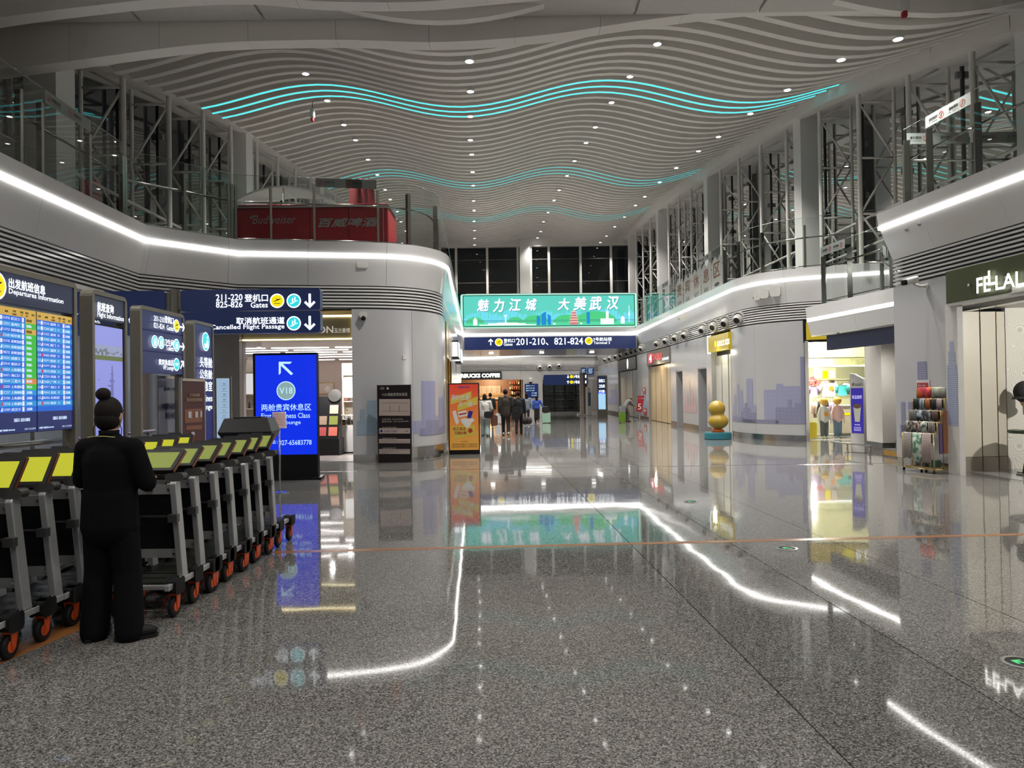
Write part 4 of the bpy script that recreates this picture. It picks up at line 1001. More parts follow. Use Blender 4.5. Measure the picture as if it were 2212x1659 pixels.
t, Q, k = person('person with a hair bun in a black suit standing at the carts, seen from behind', -2.60, 4.66, 1.575, -.10, M_SUIT, M_SUIT, M_HAIR,
    dict(ankL=(-.115, -.01, .08), ankR=(.135, .0, .08), kneeL=(-.10, .02, .47), kneeR=(.105, .03, .47), hipL=(-.085, 0, .86), hipR=(.085, 0, .86), toeL=(-.05, 1), toeR=(.9, .55), head=(-.015, .03, 1.555),
         elL=(-.235, .04, 1.10), wrL=(-.12, .27, 1.10), elR=(.255, .03, 1.08), wrR=(.05, .30, 1.08), shL=(-.175, 0, 1.335), shR=(.175, 0, 1.335), hdL=(.3, 1, 0), hdR=(-.2, 1, .1)), 1.12, 1.28, .14, .011, M_RUB, 'bun', flare=.35)
obj('collar_piping', MB().tube([V((-.10, -.085, 1.405)) * k, V((-.05, -.112, 1.412)) * k, V((0, -.12, 1.414)) * k, V((.05, -.112, 1.412)) * k, V((.10, -.085, 1.405)) * k], .0035, 6), mat('lime piping', s2l('#a9a860'), .6), t, True)
for sx in (-1, 1):
    obj('hair_strand', MB().tube([V((sx * .085 - .015, -.0, 1.50)) * k, V((sx * .105 - .015, .0, 1.46)) * k, V((sx * .10 - .015, .0, 1.40)) * k], .0025, 5), M_HAIR, t)

def fm(n, h, r=.8):
    k = .55 if 'jacket' in n and 'white' not in n or 'jeans' in n and 'pale' not in n or 'trousers' in n else 1
    return mat(n, tuple(q * k for q in s2l(h)), r, noise=.08, scale=20)
M_SH = fm('white trainer', '#b8b8b8')
def foot(px, py): g = G(px, py); return g.x, g.y
wk = dict(ankL=(-.09, .14, .09), kneeL=(-.09, .13, .48), ankR=(.09, -.16, .11), kneeR=(.09, .02, .47), elL=(-.23, -.06, 1.10), wrL=(-.23, -.02, .86), elR=(.23, .0, 1.10), wrR=(.235, .10, .87))
x, y = foot(1048, 942); t1, Q1, k1 = person('person in loose white jacket and pale jeans with a black shoulder bag', x, y, 1.50, .02, fm('white jacket', '#c9c6c2'), fm('pale jeans', '#93a09f'), M_HAIR, dict(wk, elR=(.27, .02, 1.10), wrR=(.24, .16, 1.0)), 1.18, 1.25, .10, .016, fm('brown shoe', '#3a2422'), 'bob', flare=.45)
x, y = foot(1060, 922); person('person in black jacket walking in front of the white jacket', x, y, 1.53, .0, fm('black jacket', '#1b1a1c'), fm('black trousers', '#151517'), M_HAIR, wk, 1.05, 1.0, .06, .018)
x, y = foot(1093, 941); t3, Q3, k3 = person('tall person in olive brown jacket and dark jeans with white trainers', x, y, 1.66, .03, fm('olive brown jacket', '#3a3128'), fm('charcoal jeans', '#23272a'), M_HAIR, wk, 1.16, 1.12, .14, .016, M_SH)
x, y = foot(1121, 938); t4, Q4, k4 = person('person in navy jacket and black trousers carrying a duffel bag', x, y, 1.575, -.03, fm('navy jacket', '#151824'), fm('black trousers', '#151517'), M_HAIR, dict(wk, ankL=(-.09, -.12, .10), kneeL=(-.09, .03, .47), ankR=(.09, .12, .09), kneeR=(.09, .12, .48), wrR=(.25, .04, .84), elR=(.24, .0, 1.1)), 1.1, .95, .10, .016)
x, y = foot(1138, 917); person('person with long hair in grey blue top half hidden behind the navy jacket', x, y, 1.50, .0, fm('grey blue top', '#6d7786'), fm('black trousers', '#151517'), M_HAIR, wk, 1.05, 1.0, .06, .018, M_SH, 'long')
x, y = foot(1160, 914); t6, Q6, k6 = person('person with long black hair in bright blue hooded top and black skirt', x, y, 1.36, -.05, fm('bright blue hoodie', '#2a4a9c'), fm('black skirt', '#100f12'), M_HAIR, dict(wk, elR=(.32, -.02, 1.13), wrR=(.44, -.04, .93), ankR=(.09, -.16, .16)), 1.12, 1.1, -.02, .016, fm('tan shoe', '#7a5844'), 'long', skirt=True)
x, y = foot(1263, 894); person('person in black top and beige trousers half hidden behind the marble post', x, y, 1.50, .3, fm('black top', '#141416'), fm('beige trousers', '#8d7f68'), M_HAIR, wk, 1.0, 1.0, .0, .02)
x, y = foot(1355, 911); t8, Q8, k8 = person('person in grey work clothes with yellow bands bending forward beside the green suitcase', x, y, 1.42, -1.35, fm('grey workwear', '#6b6b6b'), fm('grey workwear trousers', '#57585a'), fm('grey cap', '#5d5d58'), dict(pel=(0, -.12, .88), chest=(0, .06, 1.16), neck=(0, .20, 1.28), head=(0, .30, 1.36), shL=(-.17, .16, 1.24), shR=(.17, .16, 1.24), elL=(-.2, .3, 1.02), elR=(.2, .3, 1.02), wrL=(-.14, .46, .92), wrR=(.14, .46, .92), hipL=(-.085, -.1, .84), hipR=(.085, -.1, .84)), 1.1, 1.1, .0, .018, fm('brown boot', '#5a4234'))
M_BAND = fm('yellow reflective band', '#a89a4a')
for z, y_, r in ((.97, -.085, .118), (.90, -.125, .118)):
    mb = MB(); mb.lathe([(r, -.018), (r, .018)], V((0, y_, z)) * k8, 20); mb.v = [(v_[0] * 1.22, v_[1], v_[2]) for v_ in mb.v]; obj('reflective_band', mb, M_BAND, t8, True)

# bags and suitcases
def bag(name, label, x, y, z, s, m, rz=0.0, handle=.12, kind='box', strap=None):
    t = thing(name, label, 'bag', (x, y, z), rz)
    mb = MB(); w_, d_, h_ = s
    if kind == 'duffel': mb.tube([(-w_ / 2, 0, h_ / 2), (-w_ * .35, 0, h_ / 2), (w_ * .35, 0, h_ / 2), (w_ / 2, 0, h_ / 2)], [h_ * .36, h_ * .5, h_ * .5, h_ * .36], 14)
    else: mb.rbox((-w_ / 2, -d_ / 2, 0), (w_ / 2, d_ / 2, h_), min(w_, h_) * .22)
    obj('bag_body', mb, m, t, 'auto', bevel=.015 if kind != 'duffel' else 0)
    obj('handle', MB().tube([(-w_ * .25, 0, h_ * .95)] + [(-w_ * .25 * math.cos(PI * q / 6), 0, h_ * .95 + handle * math.sin(PI * q / 6)) for q in range(1, 6)] + [(w_ * .25, 0, h_ * .95)], .008, 6), m, t, True)
    obj('zip', MB().bb((-w_ * .36, -d_ * .505 - .004, h_ * .72), (w_ * .36, -d_ * .505, h_ * .735)), M_STEEL, t) if kind == 'box' else obj('band', MB().tube([(-.012, 0, h_ / 2), (.012, 0, h_ / 2)], h_ * .515, 14), M_RUB, t, True)
    if strap: obj('strap', MB().tube(strap, .008, 6), m, t, True)
    return t
M_BAGB = fm('black leather bag', '#151314', .45)
x, y = t1.location.x, t1.location.y
bag('shoulder_bag', 'small black shoulder bag hanging at the back of the white jacket', x + .13, y - .235, .66, (.26, .10, .20), M_BAGB, .1, .05, 'box', [(-.10, 0, .18), (-.22, .03, .45), (-.30, .09, .70), (-.25, .2, .74)])
bag('tote_bag', 'brown leather tote hanging beside the white jacket', x + .33, y - .05, .38, (.20, .14, .34), fm('brown leather', '#5c3526', .5), .2, .28)
bag('shoulder_bag', 'large black shoulder bag between the olive jacket and the navy jacket', t3.location.x + .36, t3.location.y - .02, .58, (.26, .22, .42), M_BAGB, 0, .34)
p = V((t4.location.x, t4.location.y, 0)); bag('duffel_bag', 'dark brown duffel bag in the hand of the navy jacket', p.x + .29, p.y + .04, .36, (.36, .26, .27), fm('dark brown cloth', '#292021'), .3, .20, 'duffel')
def suitcase(label, x, y, s, m, rz=0.0, handle=.25):
    t = thing('suitcase', label, 'suitcase', (x, y, 0), rz); w_, d_, h_ = s
    obj('shell', MB().rbox((-w_ / 2, -d_ / 2, .05), (w_ / 2, d_ / 2, h_), .05), m, t, 'auto', bevel=.02)
    for i in range(5): obj('rib', MB().bb((-w_ * .38 + i * w_ * .19 - .008, -d_ / 2 - .006, .10), (-w_ * .38 + i * w_ * .19 + .008, -d_ / 2 + .01, h_ - .06)), m, t)
    for sx in (-1, 1):
        for sy in (-1, 1): obj('wheel', MB().lathe([(.02, -.014), (.028, 0), (.02, .014)], (sx * w_ * .36, sy * d_ * .3, .028), 10, 0, Matrix.Rotation(PI / 2, 3, 'Y')), M_RUB, t, True)
        for sy in (-1, 1): obj('wheel_mount', MB().bb((sx * w_ * .36 - .022, sy * d_ * .3 - .02, .03), (sx * w_ * .36 + .022, sy * d_ * .3 + .02, .058)), M_RUB, t)
    if handle:
        mb = MB()
        for sx in (-1, 1): mb.tube([(sx * .08, d_ * .3, h_ - .02), (sx * .08, d_ * .3, h_ + handle)], .008, 6)
        mb.tube([(-.095, d_ * .3, h_ + handle), (.095, d_ * .3, h_ + handle)], .013, 8); obj('pull_handle', mb, mat('grey handle', (.2, .2, .2), .4), t)
    return t
x, y = foot(1180, 914); suitcase('mint green suitcase pulled by the blue hooded top', x, y, (.36, .25, .52), fm('mint shell', '#9ec2ad', .4), .05, .28); sc = (x, y)
bag('backpack', 'black backpack lying on the mint green suitcase', x - .02, y - .03, .525, (.30, .22, .26), M_BAGB, .1, .05)
x, y = foot(1077, 916); suitcase('white suitcase between the white jacket and the olive jacket', x, y, (.28, .22, .50), fm('white shell', '#d5d5d5', .4), 0, .3)
x, y = foot(1344, 914); suitcase('lime green suitcase beside the person in grey work clothes', x, y, (.25, .22, .50), fm('lime shell', '#5a8220', .4), 0, 0)
bag('soft_bag', 'grey soft bag standing on the lime green suitcase', x + .02, y, .505, (.22, .18, .28), fm('grey cloth bag', '#7a7d82'), .2, .08)
# ================================================================== right side
def rp_at(px, off=0.0, z=0.0):
    s = rx(px); p, n = RP.at(s); n = n.normalized(); return V((p.x + n.x * off, p.y + n.y * off, z)), n
# ---- shop fronts in the long right wall
def front(px0, px1, name, rec, panel_m, n, gap_m=M_BLACK, lit=0):
    W = struct(name); c0, c1 = rx(px0), rx(px1); L_ = c1 - c0; q = L_ / n
    obj('backing', MB().strip(RP, c0, c1, [(-rec - .06, 3.5), (-rec - .06, 0), (-rec - .1, 0), (-rec - .1, 3.5)]), gap_m, W)
    for i in range(n): obj('folding_panel', MB().strip(RP, c0 + i * q + .05, c0 + (i + 1) * q - .05, [(-rec, 2.72), (-rec, 0.02), (-rec - .05, .02), (-rec - .05, 2.72)]), panel_m, W)
    for s_ in (c0, c1 - .001): obj('jamb', MB().strip(RP, s_ - .04 if s_ > c0 else s_, s_ + .04 if s_ == c0 else s_, [(.005, 3.5), (.005, 0), (-rec - .08, 0), (-rec - .08, 3.5)]), mat('jamb grey', (.42, .42, .41), .4), W)
    return W, c0, c1
def fascia_sign(name, label, px0, px1, zlo, zhi, m, off=.04, t_=.12):
    a, _ = rp_at(px0, off); b, _ = rp_at(px1, off); F = Face(name, label, 'sign', a, b)
    obj('box', MB().bb((0, 0, zlo), (F.w, t_, zhi)), m, F.t, bevel=.01); return F
M_CREAM = mat('cream lit panel', s2l('#cbb38c'), .4, noise=.05, scale=1.2)
front(1401, 1449, 'door_4', .12, M_CREAM, 4); front(1336, 1377, 'door_5', .14, mat('pale folding panel', s2l('#c9c8c2'), .4, noise=.03), 3); front(1538, 1581, 'door_6', .14, mat('pale folding panel', s2l('#c9c8c2'), .4), 3)
lamp('silk_shop_light', 'AREA', rp_at(1425, .25, 2.72)[0], 9, (1, .82, .55), .25, (0, -.6, 0), 3.0)
F = fascia_sign('silk_shop_sign', 'grey shop sign with red square mark and red capitals over the cream shutters', 1400, 1450, 2.78, 3.48, mat('warm grey sign', s2l('#7c7870'), .5))
mb = MB(); F.poly(mb, [(1402, 765), (1410.5, 763), (1410.5, 784), (1402, 786)], 0, -.03); obj('mark', mb, glow('red lit mark', '#d01838', 1.2), F.t)
mb = MB(); F.txt(mb, 'TAISILK', 1411, 765.5, 1432, 779.5, 0, .03, -.03); obj('lettering', mb, glow('red lit letters', '#d8202c', 1.3), F.t)
mb = MB(); F.txt(mb, '太和丝绸', 1431, 773, 1445, 779, 0, .02, -.03); F.txt(mb, '4', 1403.5, 767, 1409, 783, 0, .03, -.035); obj('lettering', mb, M_LIT, F.t)
F = fascia_sign('dark_shop_sign', 'dark grey shop sign with a single upright white lit oval', 1337, 1376, 2.75, 3.45, mat('graphite sign', (.028, .03, .03), .35))
c = F.q(1356, 786); mb = MB(); mb.disc(c[0], c[1], .22, -.02, 0, 20, .30); obj('lit_oval', mb, M_LIT, F.t)
F = fascia_sign('yellow_shop_sign', 'bright yellow lit sign with white capitals beside the curved wall', 1537, 1582, 2.86, 3.42, glow('lit yellow board', '#d8bc1c', .55), .10, .2)
mb = MB(); F.circ(mb, 1547, 743, 7, 0, -.03); obj('disc', mb, M_YEL, F.t)
mb = MB(); F.txt(mb, 'B.DUCK KIDS', 1551, 737, 1578, 749, 0, .03, -.03); obj('lettering', mb, M_LIT, F.t)
obj('edge_light', MB().bb((-.06, -.01, 2.82), (0, .2, 3.46)), M_LIT, F.t)
lamp('yellow_sign_light', 'AREA', rp_at(1559, .3, 2.80)[0], 14, (1, .95, .7), .2, (0, 0, 0), 1.2)
# ---- halftone skyline printed on the wall panels
M_D1 = dots('violet halftone', s2l('#7c7fb0')); M_D2 = dots('blue halftone', s2l('#6f93ad')); M_D3 = dots('rose halftone', s2l('#c08f96')); M_D4 = dots('deep violet halftone', s2l('#56578f'))
def skyline(par, path, sky, m, off=.006, k=1.0):
    me = MB(); uv = []
    for s0, s1, z0, z1 in sky:
        q_ = [s0] + [x for x in path.s if s0 + .001 < x < s1 - .001] + [s1]
        for a, b in zip(q_, q_[1:]):
            o = len(me.v)
            for s_, z in ((a, z0), (b, z0), (b, z1), (a, z1)):
                p, nn = path.at(s_); me.v.append((p.x + nn.x * off, p.y + nn.y * off, z)); uv.append((s_ * k, z * k))
            me.f.append((o, o + 1, o + 2, o + 3)); me.m.append(0)
    o = obj('skyline_print', me, m, par, kind=None); u = o.data.uv_layers.new(name='UVMap')
    for p in o.data.polygons:
        for li, vi in zip(p.loop_indices, p.vertices): u.data[li].uv = uv[vi]
    return o
cS = rx(1582); eS = sY0
def fr(a): return cS + (eS - cS) * a
skyline(wr, RP, [(fr(.02), fr(.06), .62, 1.05), (fr(.06), fr(.12), .62, 1.35), (fr(.15), fr(.20), .62, 1.72), (fr(.20), fr(.29), .62, 1.5), (fr(.36), fr(.46), .62, 1.85), (fr(.46), fr(.50), .62, 1.05), (fr(.60), fr(.73), .62, 1.5), (fr(.73), fr(.80), .62, 1.68), (fr(.80), fr(.95), .62, 1.6)], M_D1)
skyline(wr, RP, [(fr(.0), fr(.30), .5, .66), (fr(.24), fr(.50), .5, .82), (fr(.29), fr(.42), .82, .95), (fr(.32), fr(.38), .95, 1.1), (fr(.30), fr(.75), .5, .60), (fr(.72), fr(.99), .5, .98), (fr(.84), fr(.88), .98, 1.2), (fr(.955), fr(.995), .98, 2.45), (fr(.90), fr(.955), .98, 1.1)], M_D4, .009)
a, b = rx(1476), rx(1506); L_ = b - a
skyline(wr, RP, [(a + .1, b - .1, .62, .95), (a + .2 * L_, a + .35 * L_, .95, 1.35), (a + .45 * L_, a + .52 * L_, .95, 1.9), (a + .6 * L_, a + .72 * L_, .95, 1.5), (a + .78 * L_, a + .9 * L_, .95, 1.2)], M_D3)
a, b = rx(1528), rx(1537); skyline(wr, RP, [(a, b, .62, 1.15), (a + .2, b - .3, 1.15, 1.7)], M_D2)
a, b = rx(1382), rx(1399); skyline(wr, RP, [(a, b, .62, 1.0), (a + .4, b - .6, 1.0, 1.5)], M_D2)
a, b = rx(1308), rx(1334); skyline(wr, RP, [(a, b, .6, 1.1), (a + .4, a + 1.4, 1.1, 2.3), (a + 2.5, b - .4, 1.1, 1.6)], M_D1)
# left curved wall
def lx(px): q = PL(px, 850, C_, D_); return LP.near(q.x, q.y)
a = lx(770); b = LP.near(-1.75, 19.2)
def fl_(t): return a + (b - a) * t
skyline(wl, LP, [(fl_(.0), fl_(.28), .62, .95), (fl_(.02), fl_(.05), .95, 1.2), (fl_(.06), fl_(.12), .95, 1.4)], M_D2)
skyline(wl, LP, [(fl_(.42), fl_(.56), .62, 1.85), (fl_(.56), fl_(.62), .62, 1.0), (fl_(.62), fl_(.80), .62, 1.45), (fl_(.80), fl_(.95), .62, 1.7), (fl_(.3), fl_(.42), .62, .9)], M_D1); skyline(wl, LP, [(fl_(.40), fl_(.97), .55, .72), (fl_(.45), fl_(.62), .72, .9)], M_D4, .009)
# near right block: two printed towers
qa = lambda px: RN.near(*PL(px, 900, q1, q2)[:2])
a, b = qa(1988), qa(2012)
skyline(wn, RN, [(qa(1985), qa(2005), .75, 2.0), (qa(1948), qa(1957), .6, 1.25), (qa(1963), qa(1973), .6, 1.25), (qa(1945), qa(1985), .55, .8)], M_D4)
obj('jamb', MB().strip(RN, qa(2052), qa(2078), [(.03, 2.98), (.03, 0), (-.03, 0), (-.03, 2.98)]), mat('shop jamb white', (.62, .61, .58), .4), wn)
skyline(wn, RN, [(qa(2055), qa(2076), .85, 1.9), (qa(2058), qa(2073), 1.9, 2.15), (qa(2061), qa(2070), 2.15, 2.32)], dots('blue grid', s2l('#6a7fb4'), (.66, .66, .64), 30), .034)
# ---- jet nozzles in the louver band
_nz = None
def nozzle(p, n, label, grp):
    global _nz
    rz = math.atan2(n.x, -n.y) + (.65 if n.x < -.8 else 0)
    if _nz is None:
        _nz = thing('jet_nozzle', label, 'air nozzle', p, rz, grp); R_ = Matrix.Rotation(PI / 2 + .18, 3, 'X')
        obj('collar', MB().lathe([(.16, -.12), (.235, .02), (.235, .07), (.19, .085), (.17, .02)], (0, 0, 0), 24, 0, R_), mat('nozzle white', (.55, .54, .52), .4), _nz, 'auto')
        R2 = Matrix.Rotation(PI / 2 + .45, 3, 'X')
        obj('barrel', MB().lathe([(.165, -.05), (.17, .10), (.11, .20), (.10, .19), (.14, .08)], (0, 0, 0), 20, 0, R2), mat('nozzle white', (.55, .54, .52), .4), _nz, 'auto')
        obj('throat', MB().lathe([(.10, .15), (.0, .14)], (0, 0, 0), 16, 0, R2), M_DARK, _nz); o = _nz
    else: o = dup(_nz, p, rz, label)
    o['group'] = grp; o['label'] = label
for px, py in ((1607, 690), (1571, 700), (1546, 708), (1522, 715), (1483, 727), (1463, 733), (1442, 738), (1423, 743), (1389, 753), (1378, 757), (1368, 760), (1358, 764), (1344, 768), (1333, 771), (1320, 775), (1310, 778)):
    q = PL(px, py, p1, p2) if px < 1600 else None
    if q is None: p, n = rp_at(1585, .02); s_ = rx(1592) + .35; pp, nn = RP.at(s_); p = V((pp.x, pp.y, 0)); n = nn.normalized()
    else: s_ = RP.near(q.x, q.y); pp, nn = RP.at(s_); n = nn.normalized(); p = V((pp.x, pp.y, 0))
    nozzle(V((p.x + n.x * .03, p.y + n.y * .03, 3.77)), n, 'white jet nozzle in the louver band of the long right wall', 'jet nozzles on the right louver band')
# ---- stair landing with its light line, deck, banner, pillar and steps
L1, L2 = G(1752, 692, 3.24), G(1945, 655, 3.24)
LA = Path([L1 + V((4, 0, 0)), L1, L2]); st = struct('trim_2')
for nm, pr, m_ in (('fascia_cap', [(.09, 3.57), (.07, 3.28), (-.1, 3.28), (-.1, 3.57)], M_FASC), ('light_strip', [(.075, 3.28), (.065, 3.20), (0, 3.20), (0, 3.28)], M_LED), ('fascia_panel', [(.065, 3.20), (.0, 2.84), (-.1, 2.84), (-.1, 3.20)], M_FASC)):
    if nm == 'light_strip': obj(nm, MB().strip(LA, LA.s[1], LA.L, pr), m_, st)
    else: panels(st, nm, LA, 0, LA.L, pr, m_, 1.45)
obj('landing_deck', MB().prism([tuple(L1[:2]), (11.6, L1.y), (11.6, L2.y), tuple(L2[:2])], 3.3, 3.5), M_DECK, st)
obj('landing_soffit', MB().prism([tuple(L1[:2]), (11.6, L1.y), (11.6, L2.y), tuple(L2[:2])], 2.86, 2.9), M_CEIL, st)
a = PL(1780, 740, L1, L2); b = PL(1945, 715, L1, L2)
F = Face('blank_sign', 'blank dark navy sign board hanging under the stair landing', 'sign', a + V((.06, 0, 0)), b + V((.06, 0, 0)))
obj('board', MB().bb((0, 0, 2.45), (F.w, .12, 2.81)), mat('matt navy board', (.012, .018, .055), .5), F.t, bevel=.008)
for x in (.4, F.w - .4): obj('hanger', MB().bb((x - .03, .04, 2.80), (x + .03, .08, 2.87)), M_STEEL, F.t)
c = struct('column'); obj('shaft', MB().bb((9.06, 17.7, 0), (11.4, 18.5, 2.86)), mat('beige pillar', (.72, .69, .65), .5), c)
obj('skirting', MB().bb((9.04, 17.68, 0), (11.4, 18.52, .17)), M_STEEL, c)
t = thing('added_downlight', 'small round downlight under the stair landing', 'ceiling light', (8.7, 16.7, 2.86)); obj('lens', MB().lathe([(.07, 0), (.07, -.015)], n=14), mat('downlight lens', (1, 1, 1), .5, em=8), t); lamp('added_fill_light', 'SPOT', (8.7, 16.7, 2.80), 110, (1, .95, .88), .05, spot=2.7)  # fixture and beam added to brighten the pillar front under the landing
sp_ = struct('trim_3')
for k in range(4):
    stp = obj('step', MB().bb((8.25 + .3 * k, 14.45, 0 if k == 0 else .17 * k), (11.3, 16.15, .17 * (k + 1))), gA, sp_)
    obj('step_edge', MB().bb((8.247 + .3 * k, 15.4 if k == 0 else 14.5, .17 * k + .03), (8.25 + .3 * k, 16.1, .17 * (k + 1) - .02)), mat('worn yellow edge', s2l('#a8813a'), .5, noise=.3, scale=8), stp)
# low barrier before the landing
a, b = G(1800, 973), G(1881, 983); F = Face('low_barrier', 'knee-high grey steel barrier bar on short posts near the directory kiosk', 'barrier', a, b)
obj('bar', MB().bb((-.05, -.03, .19), (F.w + .03, .03, .225)), M_STEEL, F.t, bevel=.008)
for x in (.02, F.w * .4, F.w - .02): obj('post', MB().tube([(x, 0, 0), (x, 0, .19)], .022, 10), M_STEEL, F.t, True); obj('foot_plate', MB().lathe([(.06, 0), (.06, .012)], (x, 0, 0), 12), M_STEEL, F.t)
# ---- directory kiosk
a, b = G(1838, 977), G(1868, 979)
F = Face('directory_kiosk', 'slim white directory kiosk with a violet screen and sloping top', 'kiosk', a, b); W_ = F.w
obj('body', MB().slabxz([(0, 0), (W_, 0), (W_, 1.74), (W_ * .35, 1.86), (0, 1.88)], 0, .10), mat('kiosk white', (.62, .62, .60), .3), F.t, bevel=.012)
obj('plinth', MB().bb((.03, .01, -.0), (W_ - .03, .09, .012)), M_STEEL, F.t)
a = F.q(1840, 935); b = F.q(1868, 838); scr = obj('screen', MB().bb((a[0], -.006, a[1]), (W_ - .012, 0, b[1])), glow('violet screen', '#3a2ea0', .8), F.t)
x0, x1, z0, z1 = a[0], W_ - .012, a[1], b[1]; cx_ = (x0 + x1) / 2; hh = z1 - z0
mb = MB(); mb.text('新品推荐', cx_, z1 - hh * .24, hh * .08, -.009, 0, (x1 - x0) * .8, 'c'); mb.text('限时尝鲜', cx_, z0 + hh * .17, hh * .03, -.009, 0, None, 'c')
for i in range(4): mb.rect(cx_ - .09, z0 + hh * (.05 + .025 * i), cx_ + .09, z0 + hh * (.058 + .025 * i), -.009)
obj('lettering', mb, glow('pale screen text', '#d9d4ff', .9), scr)
mb = MB(); mb.flat([(cx_ - .06, z0 + hh * .25), (cx_ + .06, z0 + hh * .25), (cx_ + .095, z0 + hh * .58), (cx_ - .095, z0 + hh * .58)], -.008); obj('cup_picture', mb, glow('screen milk', '#b9b7a2', .7), scr)
mb = MB(); mb.disc(cx_, z0 + hh * .60, .10, -.0085, 0, 18, .06); obj('cup_picture', mb, glow('screen cocoa', '#6b5148', .6), scr)
mb = MB(); F.txt(mb, '商业索引', 1847, 828, 1863, 834, 0, .01, -.003); F.poly(mb, [(1840, 833), (1842, 827), (1845, 827), (1845, 833)], 0, -.003); obj('lettering', mb, mat('grey ink', (.12, .12, .13), .5), F.t)

# ---- yellow children's shop behind the landing
sh = struct('wall_back'); shc = struct('ceiling'); shf = struct('floor')
ya = YO.y + .1; xa, xb_ = YO.x, 14.6
M_SHOPW = mat('pale olive shop wall', s2l('#b9b78e'), .6); M_SHOPF = mat('pale shop floor', (.36, .355, .34), .08, noise=.05)
obj('floor_panel', MB().bb((xa, ya, .0), (xb_, ya + 5, .006)), M_SHOPF, shf)
obj('ceiling_panel', MB().bb((xa - .02, ya + .05, 3.35), (xb_, ya + 5, 3.45)), M_SHOPW, shc); obj('wall_panel', MB().bb((xa - .05, ya + 4.9, 0), (xb_, ya + 5, 3.4)), M_SHOPW, sh); shl = struct('wall_left'); obj('wall_panel', MB().bb((xa - .06, ya + .06, 0), (xa - .0, ya + 5, 3.4)), mat('pale grey shop wall', (.5, .52, .54), .5), shl)
obj('bulkhead', MB().bb((xa, ya + 3.2, 2.55), (xb_, ya + 3.35, 3.35)), M_SHOPW, shc)
obj('frieze', MB().bb((xa, ya + 3.15, 2.28), (xb_, ya + 3.2, 2.52)), mat('olive yellow frieze', s2l('#8d8c62'), .5, noise=.5, scale=5), sh)
obj('cove_light', MB().bb((xa, ya + 3.12, 2.24), (xb_, ya + 3.2, 2.27)), mat('cove cool', (1, 1, 1), .5, em=5, emcol=(.9, 1, 1)), sh)
lamp('kids_shop_light', 'AREA', (9.9, ya + 1.4, 3.3), 420, (1, .97, .86), 2.6, (0, 0, 0), 2.0)
lamp('kids_shop_light', 'AREA', (9.9, ya + 2.9, 2.2), 200, (1, .98, .92), 2.4, (0, 0, 0), .3)
a, b = V((xa + .0, YO.y - .02, 0)), V((xa + 2.0, YE.y - .02, 0))
F = Face('shop_header', 'yellow lit shop header with black edges partly behind the landing', 'sign', a, b)
obj('frame', MB().bb((-.05, .02, 2.86), (F.w, .16, 3.50)), M_BLACK, F.t); obj('panel', MB().bb((.03, .0, 2.93), (F.w - .05, .03, 3.44)), glow('lit yellow board', '#d8bc1c', .55), F.t)
mb = MB(); mb.text('B.Duck', F.w * .78, 3.08, .24, -.01, 0, .8, 'c', .02); obj('lettering', mb, M_LIT, F.t); mb = MB(); mb.disc(F.w * .5, 3.19, .16, -.01); obj('disc', mb, M_YEL, F.t)
obj('jamb', MB().bb((xa - .02, YO.y - .03, 0), (xa + .08, YO.y + .12, 2.9)), M_STEEL, sh)
mb = MB(); mb.v = []; F2 = Face('shelf_sign', 'small white lit sign on the olive frieze of the yellow shop', 'sign', (9.6, ya + 3.14), (10.1, ya + 3.14)); obj('backing', MB().bb((0, 0, 2.33), (.42, .02, 2.48)), M_DARK, F2.t); mb.text('B.Duck', .02, 2.36, .09, -.004, 0, .38); obj('lettering', mb, M_LIT, F2.t)
def garment(label, x, y, z, w_, h_, m, grp, rz=0.0, slv=True, dep=.06):
    t = thing('garment', label, 'clothing', (x, y, z), rz, grp)
    mb = MB(); mb.v = []; N = 14
    for zz, ww in ((0, .92), (-h_ * .12, 1.0), (-h_ * .5, .94), (-h_, .98)): mb.v += [(w_ / 2 * ww * math.cos(2 * PI * q / N), dep * math.sin(2 * PI * q / N) * (1 + .25 * math.sin(q * 3)), zz) for q in range(N)]
    for k in range(3):
        for q in range(N): mb.f.append((k * N + q, k * N + (q + 1) % N, k * N + N + (q + 1) % N, k * N + N + q)); mb.m.append(0)
    mb.f += [tuple(range(N)), tuple(range(4 * N - 1, 3 * N - 1, -1))]; mb.m += [0, 0]
    bd = obj('torso', mb, m, t, True)
    if slv:
        for sx in (-1, 1): obj('sleeve', MB().tube([(sx * w_ * .40, 0, -.03), (sx * w_ * .58, 0, -h_ * .25), (sx * w_ * .66, .01, -h_ * .75)], [.06, .055, .04], 8), m, t, True)
    obj('hanger', MB().tube([(-w_ * .3, 0, .0), (0, 0, .05), (w_ * .3, 0, .0)], .006, 6).tube([(0, 0, .05), (0, 0, .09), (.02, 0, .11)], .004, 6), M_STEEL, t, True)
    return t
cl = {n: fm(n + ' cotton', h) for n, h in (('white', '#dcd9d2'), ('teal', '#3fa7a4'), ('lilac', '#bfa5c8'), ('black', '#161618'), ('pink', '#dfb9b4'), ('cream', '#d8ccb4'), ('grey', '#55585c'), ('denim', '#5d7284'), ('coral', '#d0605a'))}
def at(px, py, Y): p = D(px, py, Y); return p.x, Y, p.z
x, y, z = at(1790, 826, ya + 2.6); g = garment('white sweatshirt with a round orange print on the upper rail of the yellow shop', x, y, z, .44, .46, cl['white'], 'clothes on the upper rail')
obj('print', MB().disc(.05, -.2, .08, -.075), fm('orange print', '#d88c2c'), g)
x, y, z = at(1819, 832, ya + 2.6); garment('teal jacket hanging on the upper rail of the yellow shop', x, y, z, .32, .34, cl['teal'], 'clothes on the upper rail')
x, y, z = at(1833, 828, ya + 2.7); garment('white shirt right of the teal jacket in the yellow shop', x, y, z, .26, .36, cl['white'], 'clothes on the upper rail')
